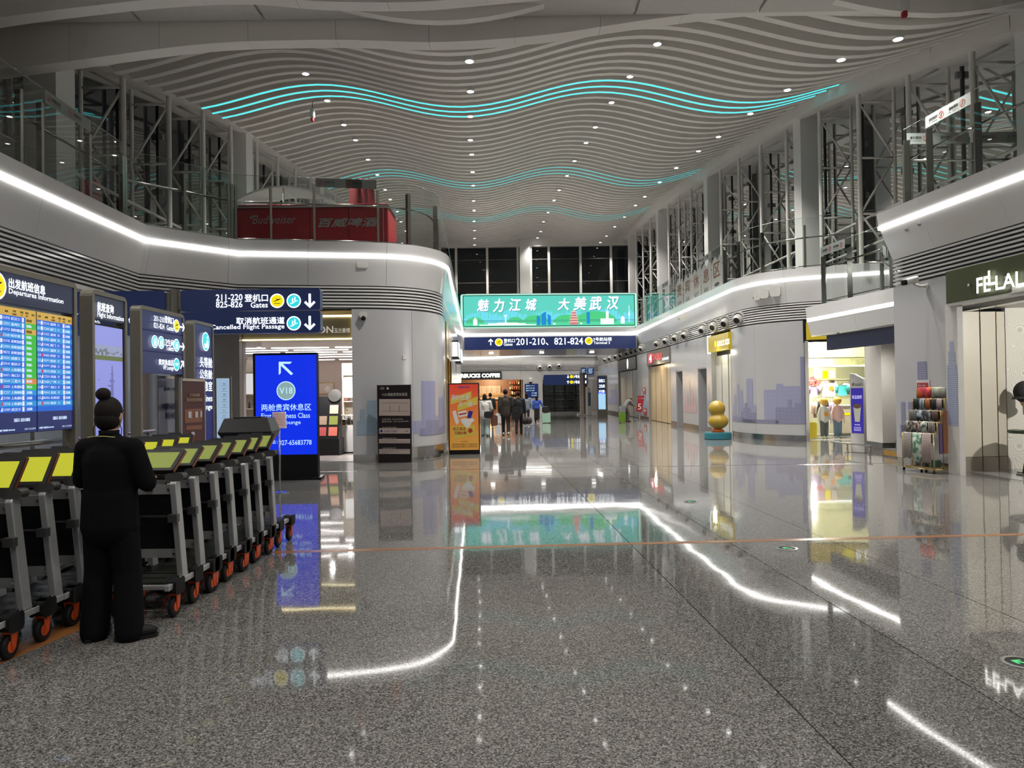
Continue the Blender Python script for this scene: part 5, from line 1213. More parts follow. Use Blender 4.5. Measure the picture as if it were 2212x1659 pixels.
x, y, z = at(1757, 834, ya + 2.2); garment('lilac blouse hanging at the far left of the yellow shop', x, y, z, .26, .36, cl['lilac'], 'clothes on the upper rail')
x, y, z = at(1753, 815, ya + 2.8); garment('coral top high at the left edge of the yellow shop', x, y, z, .2, .28, cl['coral'], 'clothes on the upper rail')
for i, (n_c, px) in enumerate((('pink', 1757), ('cream', 1763), ('black', 1769), ('white', 1774), ('black', 1787), ('lilac', 1793), ('lilac', 1798))):
    x, y, z = at(px, 868, ya + 1.8); garment('%s top, %s from the left on the low white rail of the yellow shop' % (n_c, ORD[i]), x, y, z, .30, .50, cl[n_c], 'clothes on the low rail', 1.1, True, .035)
t = thing('clothes_rail', 'white clothes rail on castors in the yellow shop', 'rail', (at(1776, 900, ya + 1.8)[0], ya + 1.8, 0))
obj('frame', MB().tube([(-.35, 0, .06), (-.35, 0, 1.18), (.45, 0, 1.18), (.45, 0, .06)], .014, 8), cl['white'], t, True)
obj('base', MB().bb((-.38, -.2, .05), (.48, .2, .09)), cl['white'], t)
for x in (-.33, .43): obj('wheel', MB().ell((x, 0, .03), (.03, .03, .03), 8, 6), M_RUB, t, True)
t = thing('wall_rail', 'steel upper hanging rail along the back of the yellow shop', 'rail', (xa, ya + 2.65, 0)); zr = at(1790, 822, ya + 2.65)[2]
obj('rail', MB().tube([(0, 0, zr), (3.0, 0, zr)], .012, 8), M_STEEL, t, True)
for x in (.05, 1.5, 2.95): obj('bracket', MB().bb((x - .01, 0, zr), (x + .01, .6, zr + .02)), M_STEEL, t)
t = thing('shop_counter', 'cream counter with a yellow band in the yellow shop', 'counter', (10.15, ya + 1.9, 0)); obj('carcass', MB().bb((0, 0, .08), (1.4, .6, .95)), cl['cream'], t, bevel=.02); obj('top', MB().bb((-.02, -.02, .95), (1.42, .62, .98)), cl['white'], t); obj('band', MB().bb((-.004, -.004, .66), (1.404, 0, .74)), M_YEL, t); obj('plinth', MB().bb((.03, .03, 0), (1.37, .57, .08)), M_STEEL, t)
t = thing('picture_panel', 'colourful picture panel above the cream counter in the yellow shop', 'picture', (10.0, ya + 2.9, 0)); obj('board', MB().bb((0, 0, 1.5), (.7, .04, 2.2)), fm('warm print', '#b08a5c'), t)
for i in range(6): obj('patch', MB().rect(.05 + .22 * (i % 3), 1.56 + .3 * (i // 3), .22 + .22 * (i % 3), 1.80 + .3 * (i // 3), -.004), [cl['coral'], cl['cream'], cl['black'], cl['lilac'], M_YEL, cl['white']][i], t)
for i, px in enumerate((1757, 1772, 1785, 1812, 1838)):
    x, y, z = at(px, 760, ya + 1.0); t = thing('track_spot', 'white cylinder track spotlight under the yellow shop ceiling', 'spotlight', (x, y, 3.35), 0, 'track spotlights in the yellow shop')
    obj('stem', MB().tube([(0, 0, 0), (0, 0, -.06)], .012, 6), cl['white'], t); obj('can', MB().lathe([(.045, -.06), (.05, -.24), (.04, -.24), (.04, -.22)], n=14, R=Matrix.Rotation(.3, 3, 'X')), cl['white'], t, 'auto'); obj('lens', MB().lathe([(.038, -.222), (.038, -.226)], n=14, R=Matrix.Rotation(.3, 3, 'X')), M_LENS, t)
t = thing('suitcase', 'small yellow suitcase at the left edge of the yellow shop', 'suitcase', (at(1753, 930, ya + .9)[0], ya + .9, .006)); obj('shell', MB().rbox((-.11, -.1, .03), (.11, .1, .48), .04), fm('suitcase yellow', '#c9b428', .4), t, bevel=.015)
for x in (-.08, .08): obj('wheel', MB().ell((x, 0, .02), (.02, .02, .02), 8, 6), M_RUB, t)
def mannequin(label, px, py, top, pants, H):
    p = G(px, py); t = thing('mannequin', label, 'mannequin', (p.x, p.y, .006), .1); k = H / 1.25; mw = mat('mannequin white', (.7, .69, .67), .3)
    mb = MB(); bone(mb, (0, 0, .62 * k), (0, 0, .9 * k), .09 * k, .09 * k, 1.25); bone(mb, (0, 0, .9 * k), (0, 0, 1.0 * k), .06 * k, .03 * k)
    for sx in (-1, 1): bone(mb, (sx * .13 * k, 0, .92 * k), (sx * .18 * k, 0, .72 * k), .035 * k, .03 * k); bone(mb, (sx * .18 * k, 0, .72 * k), (sx * .19 * k, -.04 * k, .54 * k), .03 * k, .02 * k); bone(mb, (sx * .06 * k, 0, .6 * k), (sx * .065 * k, 0, .06 * k), .06 * k, .03 * k); mb.ell((sx * .065 * k, -.03 * k, .03 * k), (.03 * k, .06 * k, .028 * k), 10, 6); hand_geo(mb, (sx * .19 * k, -.045 * k, .53 * k), (0, -.1, -1), (-sx, 0, 0), sx, k * .8)
    remesh(obj('body', mb, mw, t, True), .012)
    mb = MB(); bone(mb, (0, 0, .56 * k), (0, 0, .9 * k), .115 * k, .10 * k, 1.25)
    for sx in (-1, 1): bone(mb, (sx * .11 * k, 0, .92 * k), (sx * .18 * k, 0, .72 * k), .05 * k, .042 * k); bone(mb, (sx * .18 * k, 0, .72 * k), (sx * .19 * k, -.035 * k, .58 * k), .042 * k, .035 * k)
    tp = remesh(obj('sweatshirt', mb, top, t, True), .014)
    mb = MB()
    for sx in (-1, 1): bone(mb, (sx * .055 * k, 0, .56 * k), (sx * .065 * k, 0, .10 * k), .085 * k, .058 * k)
    remesh(obj('trousers', mb, pants, t, True), .014)
    obj('head_ball', MB().ell((0, 0, 1.125 * k), (.125 * k, .12 * k, .12 * k), 16, 12), fm('plain ochre ball', '#c69a3a', .4), t, True, label='plain ochre ball for a head')
    obj('stand', MB().lathe([(.14 * k, 0), (.14 * k, .008)], n=20), M_STEEL, t); return t, k
t, k = mannequin('child mannequin in white sweatshirt with round print and dark trousers', 1781, 947, cl['white'], cl['grey'], 1.24); obj('print', MB().disc(0, .74 * k, .07 * k, -.135 * k), fm('orange print', '#d88c2c'), t)
mannequin('child mannequin in pale pink sweatshirt and flared jeans', 1810, 946, cl['pink'], cl['denim'], 1.26)
# ---- statue stand-in on its teal plinth
p = G(1559, 950)
t = thing('pedestal', 'round teal pedestal under the yellow sculpture by the curved wall', 'plinth', (p.x, p.y + .40, 0)); obj('drum', MB().lathe([(.40, 0), (.42, .02), (.41, .19), (.39, .205), (.0, .205)], n=36), mat('teal lacquer', s2l('#2a6f7e'), .35), t, 'auto')
obj('rim', MB().lathe([(.395, .198), (.40, .21), (.385, .212)], n=36), mat('teal lacquer', s2l('#2a6f7e'), .35), t, 'auto')
t2 = thing('sculpture', 'plain yellow sculpture of two rounded lobes on orange foot standing on the teal pedestal', 'sculpture', (p.x, p.y + .40, .212)); M_DK = mat('yellow resin', s2l('#a88c30'), .35, noise=.04)
mb = MB(); mb.ell((.02, 0, .34), (.31, .30, .24), 24, 16); mb.ell((-.02, 0, .73), (.26, .25, .25), 24, 16); mb.tube([(0, 0, .3), (0, 0, .7)], .2, 16); remesh(obj('lobes', mb, M_DK, t2, True), .02, 6)
obj('foot', MB().lathe([(.19, 0), (.20, .05), (.12, .10), (.11, .18)], (0, 0, 0), 20), mat('orange resin', s2l('#b35a24'), .4), t2, 'auto')

# ---- near right block: camera, notice, scarf rack, accessory shop
p = PL(2003, 618, q1, q2); t = thing('security_camera', 'white bullet security camera on a wall arm over the scarf rack', 'camera', p, 0)
M_CAMW = mat('camera white', (.62, .62, .60), .35)
obj('wall_plate', MB().lathe([(.055, -.02), (.055, .03)], (0, 0, 0), 14, 0, Matrix.Rotation(-PI / 2, 3, 'Y')), M_CAMW, t, 'auto'); obj('arm', MB().tube([(0, 0, 0), (-.14, .0, .0), (-.24, .02, .05)], .028, 10), M_CAMW, t, True)
R_ = Matrix.Rotation(.5, 3, 'Z') @ Matrix.Rotation(-.25, 3, 'Y')
mb = MB().rbox((-.18, -.07, -.05), (.16, .07, .06), .03, 0, 3, 'x'); mb.v = [tuple(R_ @ V(v_) + V((-.30, .02, .10))) for v_ in mb.v]; obj('housing', mb, M_CAMW, t, 'auto')
mb = MB().rbox((-.185, -.055, -.04), (-.178, .055, .045), .02, 0, 3, 'x').ell((-.185, 0, 0), (.02, .03, .03), 10, 6); mb.v = [tuple(R_ @ V(v_) + V((-.30, .02, .10))) for v_ in mb.v]; obj('lens_face', mb, M_BLACK, t)
a, b = PL(1982, 850, q1, q2), PL(2010, 850, q1, q2); F = Face('wall_notice', 'white framed red notice on the grey wall above the scarf rack', 'notice', a + V((-.01, 0, 0)), b + V((-.01, 0, 0)))
obj('frame', MB().bb((0, -.01, 1.30), (F.w, .008, 1.66)), M_CAMW, F.t); obj('panel', MB().bb((.025, -.014, 1.40), (F.w - .03, -.01, 1.61)), fm('red notice', '#a8323c', .5), F.t)
mb = MB(); mb.text('禁止 NO', .05, 1.54, .04, -.017, 0, F.w * .6); mb.text('请勿吸烟', .05, 1.45, .035, -.017, 0, F.w * .6); obj('lettering', mb, mat('white ink', (.7, .7, .7), .5), F.t)
# rack
a, b = G(1951, 1016), G(2018, 1024.5); F = Face('scarf_rack', 'gold stepped display rack on castors hung with patterned scarves', 'rack', a, b); W_ = F.w; M_RG_ = mat('pale gold tube', s2l('#b5a06a'), .3, .8)
TZ = [.70, .90, 1.10, 1.31, 1.51]; TY = [.0, .085, .17, .255, .35]
mb = MB()
for x in (0, W_):
    pts = [(x, 0, .07), (x, 0, TZ[0])]
    for k in range(1, 5): pts += [(x, TY[k], TZ[k - 1]), (x, TY[k], TZ[k])]
    pts += [(x, .42, TZ[4]), (x, .42, .07), (x, 0, .07)]
    for q, r_ in zip(pts, pts[1:]): mb.tube([q, r_], .011, 6)
for x in (0, W_): mb.tube([(x, .21, .07), (x, .21, 1.1)], .009, 6)
mb.tube([(0, 0, .07), (W_, 0, .07)], .011, 6); mb.tube([(0, .42, .07), (W_, .42, .07)], .011, 6); obj('frame', mb, M_RG_, F.t, True)
for k in range(5): obj('rail', MB().tube([(0, TY[k], TZ[k]), (W_, TY[k], TZ[k])], .011, 8), M_RG_, F.t, True)
for x in (0.01, W_ - .01):
    for y_ in (0.01, .41): obj('castor', MB().ell((x, y_, .033), (.018, .03, .033), 10, 6), M_RUB, F.t, True); 
def pat(name, c1, c2, kind, sc):
    if name in _M: return _M[name]
    m = bpy.data.materials.new(name); m.use_nodes = True; nt = m.node_tree; n = nt.nodes; b_ = n['Principled BSDF']; L = nt.links.new; tc = n.new('ShaderNodeTexCoord')
    if kind == 'check': tx_ = n.new('ShaderNodeTexChecker'); tx_.inputs['Scale'].default_value = sc; fac = tx_.outputs['Fac']
    elif kind == 'brick': tx_ = n.new('ShaderNodeTexBrick'); tx_.inputs['Scale'].default_value = sc; tx_.inputs['Mortar Size'].default_value = .06; fac = tx_.outputs['Fac']
    elif kind == 'wave': tx_ = n.new('ShaderNodeTexWave'); tx_.inputs['Scale'].default_value = sc; tx_.inputs['Distortion'].default_value = 6; fac = tx_.outputs['Fac']
    elif kind == 'ring': tx_ = n.new('ShaderNodeTexVoronoi'); tx_.inputs['Scale'].default_value = sc; mm = n.new('ShaderNodeMath'); mm.operation = 'MULTIPLY'; mm.inputs[1].default_value = 100; s_n = n.new('ShaderNodeMath'); s_n.operation = 'SINE'; L(tx_.outputs['Distance'], mm.inputs[0]); L(mm.outputs[0], s_n.inputs[0]); g_ = n.new('ShaderNodeMath'); g_.operation = 'GREATER_THAN'; g_.inputs[1].default_value = .55; L(s_n.outputs[0], g_.inputs[0]); fac = g_.outputs[0]
    else: tx_ = n.new('ShaderNodeTexNoise'); tx_.inputs['Scale'].default_value = sc; r_ = n.new('ShaderNodeMapRange'); r_.inputs[1].default_value = .42; r_.inputs[2].default_value = .58; L(tx_.outputs[0], r_.inputs[0]); fac = r_.outputs[0]
    mp = n.new('ShaderNodeMapping'); L(tc.outputs['Object'], mp.inputs[0]); L(mp.outputs[0], tx_.inputs['Vector'])
    if kind in ('brick', 'wave'): mp.inputs['Rotation'].default_value = (PI / 2, 0, 0)
    mx = n.new('ShaderNodeMix'); mx.data_type = 'RGBA'; mx.inputs[6].default_value = (*s2l(c1), 1); mx.inputs[7].default_value = (*s2l(c2), 1); L(fac, mx.inputs[0]); L(mx.outputs[2], b_.inputs['Base Color']); b_.inputs['Roughness'].default_value = .75
    _M[name] = m; return m
SC = [[('black and white maze patterned', '#15151a', '#b9b0aa', 'brick', 16), ('green palm print', '#4e7a66', '#c2ccc0', 'noise', 12), ('cream and plum maze patterned', '#c9bdb4', '#5b464a', 'brick', 15)],
      [('grey leaf print', '#35353a', '#aaa69a', 'noise', 14), ('blush floral', '#3a3436', '#b79e98', 'noise', 17), ('white and green floral', '#b9bab2', '#3a4a44', 'noise', 13), ('grey striped', '#3a3838', '#9a928c', 'wave', 8)],
      [('black lattice print', '#111114', '#8c8c88', 'brick', 30), ('pale blue blotched', '#27303a', '#a3aeb8', 'noise', 12), ('smoke grey marbled', '#2a2c30', '#7d8085', 'noise', 10), ('black with tiny rust checks', '#0f0e10', '#6a4a3c', 'check', 60)],
      [('dark green plain', '#10201a', '#1c2c24', 'noise', 5), ('pale blue and grey banded', '#9fa8ae', '#55606a', 'wave', 5), ('rust orange plain', '#9c5a24', '#8a4c1e', 'noise', 4), ('black plain', '#121214', '#1a1a1d', 'noise', 5), ('mauve striped', '#6b5a60', '#a8989c', 'wave', 12)],
      [('red and orange flower print', '#b0284a', '#d0602a', 'noise', 7), ('grey green daisy print', '#80847a', '#a5a690', 'noise', 6)]]
TN = ['lowest', 'second', 'middle', 'fourth', 'top']
Mr = WM[F.t.name]
for k, row in enumerate(SC):
    n = len(row); q = (W_ - .05) / n
    for i, (nm, c1_, c2_, kd, sc_) in enumerate(row):
        ln = .52 - .05 * (i == 0) if k == 0 else .20; x0 = .025 + q * i + .006; x1 = x0 + q - .012; p0 = Mr @ V((0, 0, 0))
        t = thing('scarf', '%s scarf on the %s tier of the gold rack' % (nm, TN[k]), 'scarf', F.t.location, F.t.rotation_euler.z, 'scarves on the gold rack')
        mb = MB(); N = 9; y0 = TY[k]; z0 = TZ[k] + .014
        for zz, dy in ((z0 - ln, -.022), (z0 - ln * .5, -.024), (z0 - .02, -.022), (z0, 0.0), (z0 - .02, .02), (z0 - min(ln, .17), .022)):
            mb.v += [(x0 + (x1 - x0) * u / (N - 1), y0 + dy + (.006 * math.sin(u * 2.4 + i * 2 + k) if abs(zz - z0) > .05 else 0), zz - (.012 * math.sin(u * 1.3 + i) if zz == z0 - ln else 0)) for u in range(N)]
        for a_ in range(5):
            for u in range(N - 1): mb.f.append((a_ * N + u, a_ * N + u + 1, a_ * N + N + u + 1, a_ * N + N + u)); mb.m.append(0)
        o = obj('cloth', mb, pat(nm + ' silk', c1_, c2_, kd, sc_), t, True); so_ = o.modifiers.new('thick', 'SOLIDIFY'); so_.thickness = .004
for i, (nm, h) in enumerate((('purple', '#3f2c4c'), ('terracotta', '#a06a4a'), ('peach', '#c4957c'))):
    t = thing('scarf', 'long %s scarf folded over the end of the gold rack' % nm, 'scarf', F.t.location, F.t.rotation_euler.z, 'scarves on the gold rack'); y0 = .14 + .09 * i; zt = (.88, 1.10, 1.12)[i]
    mb = MB().rbox((W_ + .012, y0 - .032, .38), (W_ + .030, y0 + .032, zt), .006, 0, 2, 'x'); obj('cloth', mb, fm(nm + ' silk plain', h), t, bevel=.004); obj('fringe', MB().bb((W_ + .014, y0 - .03, .35), (W_ + .028, y0 + .03, .38)), fm(nm + ' silk plain', h), t)
obj('tray', MB().bb((.02, .03, .085), (W_ - .02, .38, .10)), M_RG_, F.t)
for i, (nm, h) in enumerate((('pale', '#a9a6a0'), ('grey', '#6a6e72'), ('green', '#3f5a50'))):
    t = thing('gift_box', '%s folded scarf parcel on the bottom tray of the gold rack' % nm, 'box', Mr @ V((.12 + .2 * i, .18, .10)), F.t.rotation_euler.z, 'parcels on the rack tray'); obj('box', MB().bb((-.07, -.08, 0), (.07, .08, .13)), fm(nm + ' parcel', h), t, bevel=.008); obj('ribbon', MB().bb((-.012, -.083, -.0), (.012, .083, .133)), M_RG_, t)
# accessory shop: green sign, folded panels, patterned wall, table
a = PL(2057, 700, q1, q2); b = q1 + (q2 - q1) * 2.2
F = Face('green_shop_sign', 'dark green shop sign with white lit capitals at the right edge', 'sign', a + V((-.10, 0, 0)), (b.x - .10, b.y)); obj('box', MB().bb((0, 0, 2.98), (F.w, .22, 3.54)), mat('moss green board', s2l('#3d4426'), .45), F.t, bevel=.008); obj('lower_lip', MB().bb((0, .01, 2.93), (F.w, .2, 2.98)), M_CAMW, F.t)
mb = MB(); F.txt(mb, 'FE', 2116, 601, 2146, 634, 0, .02, -.05); F.txt(mb, 'L', 2141, 585, 2156, 617, 0, .03, -.05); F.txt(mb, 'LALA', 2157, 596, 2246, 627, 0, .02, -.05); obj('lettering', mb, mat('bright sign white', (1, 1, 1), .5, em=4.5, emcol=(1, 1, .93)), F.t)
for x in (.6, 1.4, 2.4): obj('fixing', MB().bb((x - .02, -.045, 3.2), (x + .02, 0, 3.24)), M_STEEL, F.t)
ds = struct('door_7'); Yp = 13.0
for x0, x1, m_ in ((2079, 2120, 'beige folding panel'), (2126, 2159, 'beige folding panel'), (2164, 2182, 'beige folding panel')):
    pa, pb = D(x0, 900, Yp), D(x1, 900, Yp); k = (x0 - 2079) / 48 * .05
    fp = obj('folding_panel', MB().bb((pa.x, Yp + k, .26), (pb.x, Yp + k + .05, 2.88)), mat(m_, s2l('#b9b2a2'), .4, noise=.02), ds, bevel=.006); obj('kick_plate', MB().bb((pa.x, Yp + k - .002, .0), (pb.x, Yp + k + .05, .255)), mat('taupe plate', s2l('#8d857a'), .35, .4), fp)
obj('dark_backing', MB().bb((D(2077, 900, Yp).x, Yp + .16, 0), (D(2184, 900, Yp).x, Yp + .18, 2.9)), M_BLACK, ds)
tx0 = D(2076, 680, Yp).x; obj('track', MB().bb((tx0, 5, 2.88), (tx0 + .16, Yp + .2, 2.96)), M_STEEL, ds)
ws = struct('wall_back'); wsc = struct('ceiling'); wsf = struct('floor'); M_WAV = pat('ring relief paper', '#d3d0c6', '#b6b3a8', 'ring', 2.6)
xw = D(2180, 900, 13.2).x
obj('wall_panel', MB().bb((xw, 13.25, 0), (12.0, 13.35, 2.96)), M_WAV, ws); wss = struct('wall_right'); obj('wall_panel', MB().bb((11.9, 4, 0), (12.0, 13.3, 2.96)), mat('shop white', (.62, .61, .58), .5), wss); obj('ceiling_panel', MB().bb((7.75, 4, 2.96), (12, 13.35, 3.05)), mat('shop white', (.62, .61, .58), .5), wsc); obj('floor_panel', MB().bb((8.2, 4, 0), (12, 13.25, .004)), M_SHOPF, wsf)
lamp('accessory_shop_light', 'AREA', (9.4, 9.6, 2.8), 260, (1, .97, .92), 2.2, (0, 0, 0), 2.6)
p = D(2215, 940, 12.3); t = thing('green_table', 'dark green round table at the entrance of the right edge shop', 'table', (p.x + .12, 12.3, 0)); mg = mat('bottle green paint', s2l('#2f3d2a'), .35); zt = 1.55 - (930 - 831) / 1560 * 12.3
obj('top', MB().lathe([(.34, -.05), (.36, -.03), (.36, 0), (.0, 0)], (0, 0, zt), 28), mg, t, 'auto'); obj('leg', MB().tube([(0, 0, .02), (0, 0, zt - .04)], [.16, .05], 14), mg, t, 'auto')
obj('foot', MB().lathe([(.24, 0), (.24, .02), (.1, .04)], (0, 0, 0), 24), mg, t, 'auto')
tp_ = V((p.x + .12, 12.3, zt))
u = thing('plate', 'white plate with small treats on the green table', 'plate', tp_ + V((-.16, -.1, 0))); obj('dish', MB().lathe([(.05, 0), (.10, .015), (.105, .02), (.06, .012)], n=20), cl['white'], u, 'auto')
for i in range(4): obj('treat', MB().ell((-.03 + .03 * i, .01 * (i % 2), .028), (.018, .018, .015), 8, 6), cl['white'], u, True)
u = thing('bowl', 'lime green bowl on the green table', 'bowl', tp_ + V((.03, .05, 0))); obj('shell', MB().lathe([(.03, 0), (.08, .05), (.10, .10), (.092, .10), (.07, .05), (.0, .02)], n=20), mat('lime glaze', s2l('#8aa02c'), .3), u, 'auto'); obj('foot_ring', MB().lathe([(.035, 0), (.035, .012)], n=16), mat('lime glaze', s2l('#8aa02c'), .3), u)
p = D(2216, 850, 12.75); u = thing('hat_stand', 'round black felt hat on a pale head form at the right edge shop', 'hat display', (p.x, 12.75, 0))
obj('crown', MB().ell((0, 0, 1.42), (.19, .19, .20), 18, 12), mat('black felt', (.014, .014, .015), .9), u, True); obj('brim', MB().lathe([(.17, 1.34), (.22, 1.30), (.21, 1.29), (.16, 1.33)], n=24), mat('black felt', (.014, .014, .015), .9), u, 'auto'); obj('head_form', MB().ell((0, 0, 1.27), (.09, .10, .13), 14, 10).tube([(0, 0, 1.02), (0, 0, 1.2)], .05, 12), fm('pale head form', '#cfae96', .5), u, True); obj('pole', MB().tube([(0, 0, .0), (0, 0, 1.05)], .018, 8), M_STEEL, u, True); obj('base', MB().lathe([(.16, 0), (.16, .015)], n=20), M_STEEL, u)
p = D(2196, 851, 13.24); u = thing('wall_plaque', 'small yellow plaque on the ring patterned wall', 'sign', (p.x, 13.24, p.z)); obj('plate', MB().bb((-.05, 0, -.04), (.05, .01, .04)), mat('yellow plaque', s2l('#b9962c'), .4), u); obj('mark', MB().disc(0, 0, .02, -.002), M_INK, u)
a, b = G(2172, 1024), G(2260, 1031); F = Face('hazard_tape', 'yellow and black hazard tape on the floor at the right edge shop', 'tape', a, b); n = 14
for i in range(n): obj('band', MB().bb((F.w * i / n, 0, .0), (F.w * (i + 1) / n, .05, .002)), mat('hazard yellow', s2l('#b8a040'), .5) if i % 2 else M_INK, F.t)
# ---- floor evacuation lights
for px, py, lab in ((2206, 1432, 'largest green arrow floor light in the foreground at the right'), (1700, 1185, 'green arrow floor light just before the orange tape'), (1492, 1084, 'smallest green arrow floor light beyond the orange tape')):
    p = G(px, py); t = thing('floor_light', lab, 'floor light', (p.x, p.y, 0)); obj('ring', MB().lathe([(.10, 0), (.10, .004), (.078, .005), (.078, .002)], n=28), M_STEEL, t, 'auto'); obj('lens', MB().lathe([(.078, .002), (.078, .003)], n=24), M_BLACK, t)
    mb = MB(); P = arrow(0, 0, .10, .9, .2); mb.add([(q[0], q[1], .0045) for q in P], [tuple(range(len(P)))]); obj('green_arrow', mb, glow('evac green', '#3fd07a', 1.0), t)
# ---- red 5 sign, fire boxes
p = G(1381, 910); t = thing('red_stand', 'red slanted stand with a white figure five beside the pale shutters', 'stand', (p.x, p.y, 0), -.5)
obj('base', MB().bb((-.2, -.2, 0), (.2, .2, .03)), M_STEEL, t); obj('pole', MB().bb((-.03, .05, .03), (.03, .1, .9)), mat('grey paint', (.3, .3, .3), .5), t)
obj('board', MB().slabxz([(-.16, .50), (.14, .46), (.24, 1.12), (-.06, 1.14)], 0, .04), fm('signal red', '#a02030', .45), t); mb = MB(); mb.text('5', -.06, .58, .30, -.006, 0, .18); obj('figure', mb, mat('white ink', (.7, .7, .7), .5), t)
obj('cap', MB().slabxz([(-.09, 1.16), (.26, 1.16), (.28, 1.28), (-.07, 1.28)], 0, .04), fm('signal red', '#a02030', .45), t)
for px, y0, y1, lab in ((1392, 837, 852, 'upper'), (1393.5, 882, 897, 'lower')):
    a, n = rp_at(px - 3, .02); b, n = rp_at(px + 3, .02); F = Face('fire_box', '%s red fire box on the wall beside the cream shutters' % lab, 'fire box', a, b); z1 = F.q(px, y0)[1]; z0 = F.q(px, y1)[1]; obj('box', MB().bb((0, 0, z0), (F.w, .1, z1)), fm('signal red', '#a02030', .45), F.t, bevel=.01); obj('label_plate', MB().rect(F.w * .2, z0 + (z1 - z0) * .55, F.w * .8, z0 + (z1 - z0) * .8, -.003), mat('white ink', (.7, .7, .7), .5), F.t)
# ================================================================== perfume shop on the left
x0, x1 = SHOP_L.x - .05, SHOP_R.x; ys = 16.95; ye = 27.6
Wb, Wl_, Wr_, Ce, Fl = struct('wall_back'), struct('wall_left'), struct('wall_right'), struct('ceiling'), struct('floor')
M_MARB = mat('beige marble wall', s2l('#b9aaa0'), .35, noise=.10, scale=1.3); M_SFL = mat('pale polished shop floor', s2l('#b5aeaa'), .06, noise=.05, scale=1.5)
XL = x0 - 2.4
for i in range(4): obj('tile', MB().bb((XL + i * 1.3, ys - .1, 0), (XL + i * 1.3 + 1.29 if i < 3 else x1 + .3, ye, .005)), M_SFL, Fl)
for i in range(4): obj('wall_panel', MB().bb((XL + 1.3 * i, ye, 0), (XL + 1.3 * i + 1.29 if i < 3 else x1 + .5, ye + .08, 3.45)), M_MARB, Wb)
obj('wall_panel', MB().bb((XL - .1, ys, 0), (XL, ye, 3.45)), M_MARB, Wl_); obj('wall_panel', MB().bb((x1 + .3, ys, 0), (x1 + .4, ye, 3.45)), M_MARB, Wr_)
obj('ceiling_panel', MB().bb((XL, ys, 2.86), (x1 + .5, ye, 2.95)), mat('shop ceiling', (.6, .58, .56), .6), Ce)
for i, (py, xo) in enumerate(((752, 0), (757, .3), (762, -.3), (767, .1), (772, -.2), (778, .2))):
    y = 1560 * 1.27 / (852 - py)
    for k in range(3): obj('slot_light', MB().bb((XL + .35 + 1.75 * k + xo, y - .06, 2.84), (XL + 1.9 + 1.75 * k + xo, y + .06, 2.86)), mat('slot light', (1, 1, 1), .5, em=6, emcol=(1, .98, .97)), Ce)
for y in (ys + 1.2, ys + 3.2, ys + 6.0): lamp('perfume_shop_light', 'SPOT', ((x0 + x1) / 2 + .4, y, 2.82), 620, (1, .97, .95), .05, spot=2.8)
# gold portal with header
gp = struct('door_8')
for nm, lo, hi in (('gold_post', (x1 - .03, 16.72, 0), (x1 + .10, 17.05, 3.5)), ('gold_lintel', (x0, 16.72, 3.40), (x1 - .03, 17.0, 3.5)), ('header_panel', (x0, 16.86, 2.82), (x1 - .03, 16.95, 3.40)), ('sill_plate', (x0, 16.72, 0), (x1 - .03, 16.95, .008))): obj(nm, MB().bb(lo, hi), M_STEEL if nm == 'sill_plate' else M_GOLD if nm != 'header_panel' else mat('dull gold panel', s2l('#8f8464'), .35, .3), gp)
for lo, hi in (((x0, 16.83, 3.37), (x1 - .05, 16.86, 3.40)), ((x0, 16.83, 2.84), (x1 - .05, 16.86, 2.865)), ((x1 - .07, 16.83, 2.84), (x1 - .045, 16.86, 3.40))): obj('edge_light', MB().bb(lo, hi), mat('warm edge', (1, 1, 1), .5, em=5, emcol=(1, .9, .55)), gp)
F = Face('gold_shop_sign', 'raised white letters on the gold header beside the gate sign', 'sign', (x0, 16.84), (x1, 16.84))
mb = MB(); F.txt(mb, 'ION', 682, 705, 720, 720, 0, .01); F.txt(mb, '玉兰香馆', 722, 709, 756, 719, 0, .008); obj('lettering', mb, mat('pale sign letters', s2l('#e8e4d8'), .4, em=.5), F.t)
# side glass pane and stone pier left of the opening
obj('pane', MB().bb((x0 - .02, 16.9, 0), (x0 + .42, 16.93, 2.82)), glass('shop glass', (.86, .86, .88), .8), gp); obj('pier', MB().bb((x0 - .62, 16.7, 0), (x0 - .02, 17.1, 3.5)), mat('grey stone pier', s2l('#77706a'), .35), Wl_)
p = D(482, 880, 15.6); t = thing('info_screen', 'upright pale blue directory screen in a bronze frame beside the shop', 'screen', (p.x, 15.6, 0), .25)
obj('frame', MB().rbox((-.17, 0, .0), (.17, .09, 2.0), .05), M_BRONZE, t); scr = obj('screen', MB().bb((-.13, -.004, .5), (.13, 0, 1.94)), glow('pale blue page', '#a9c6e4', .75), t)
mb = MB()
for i in range(11): mb.rect(-.04, .62 + .115 * i, .09, .625 + .115 * i, -.006); mb.text(('A区', 'B区', 'C区', 'D区', '12', '11', '10', '09', '08', '07', '06')[i], .0, .65 + .115 * i, .04, -.006, 0, None, 'l', .005)
obj('lettering', mb, mat('slate ink', s2l('#50607c'), .5), scr)
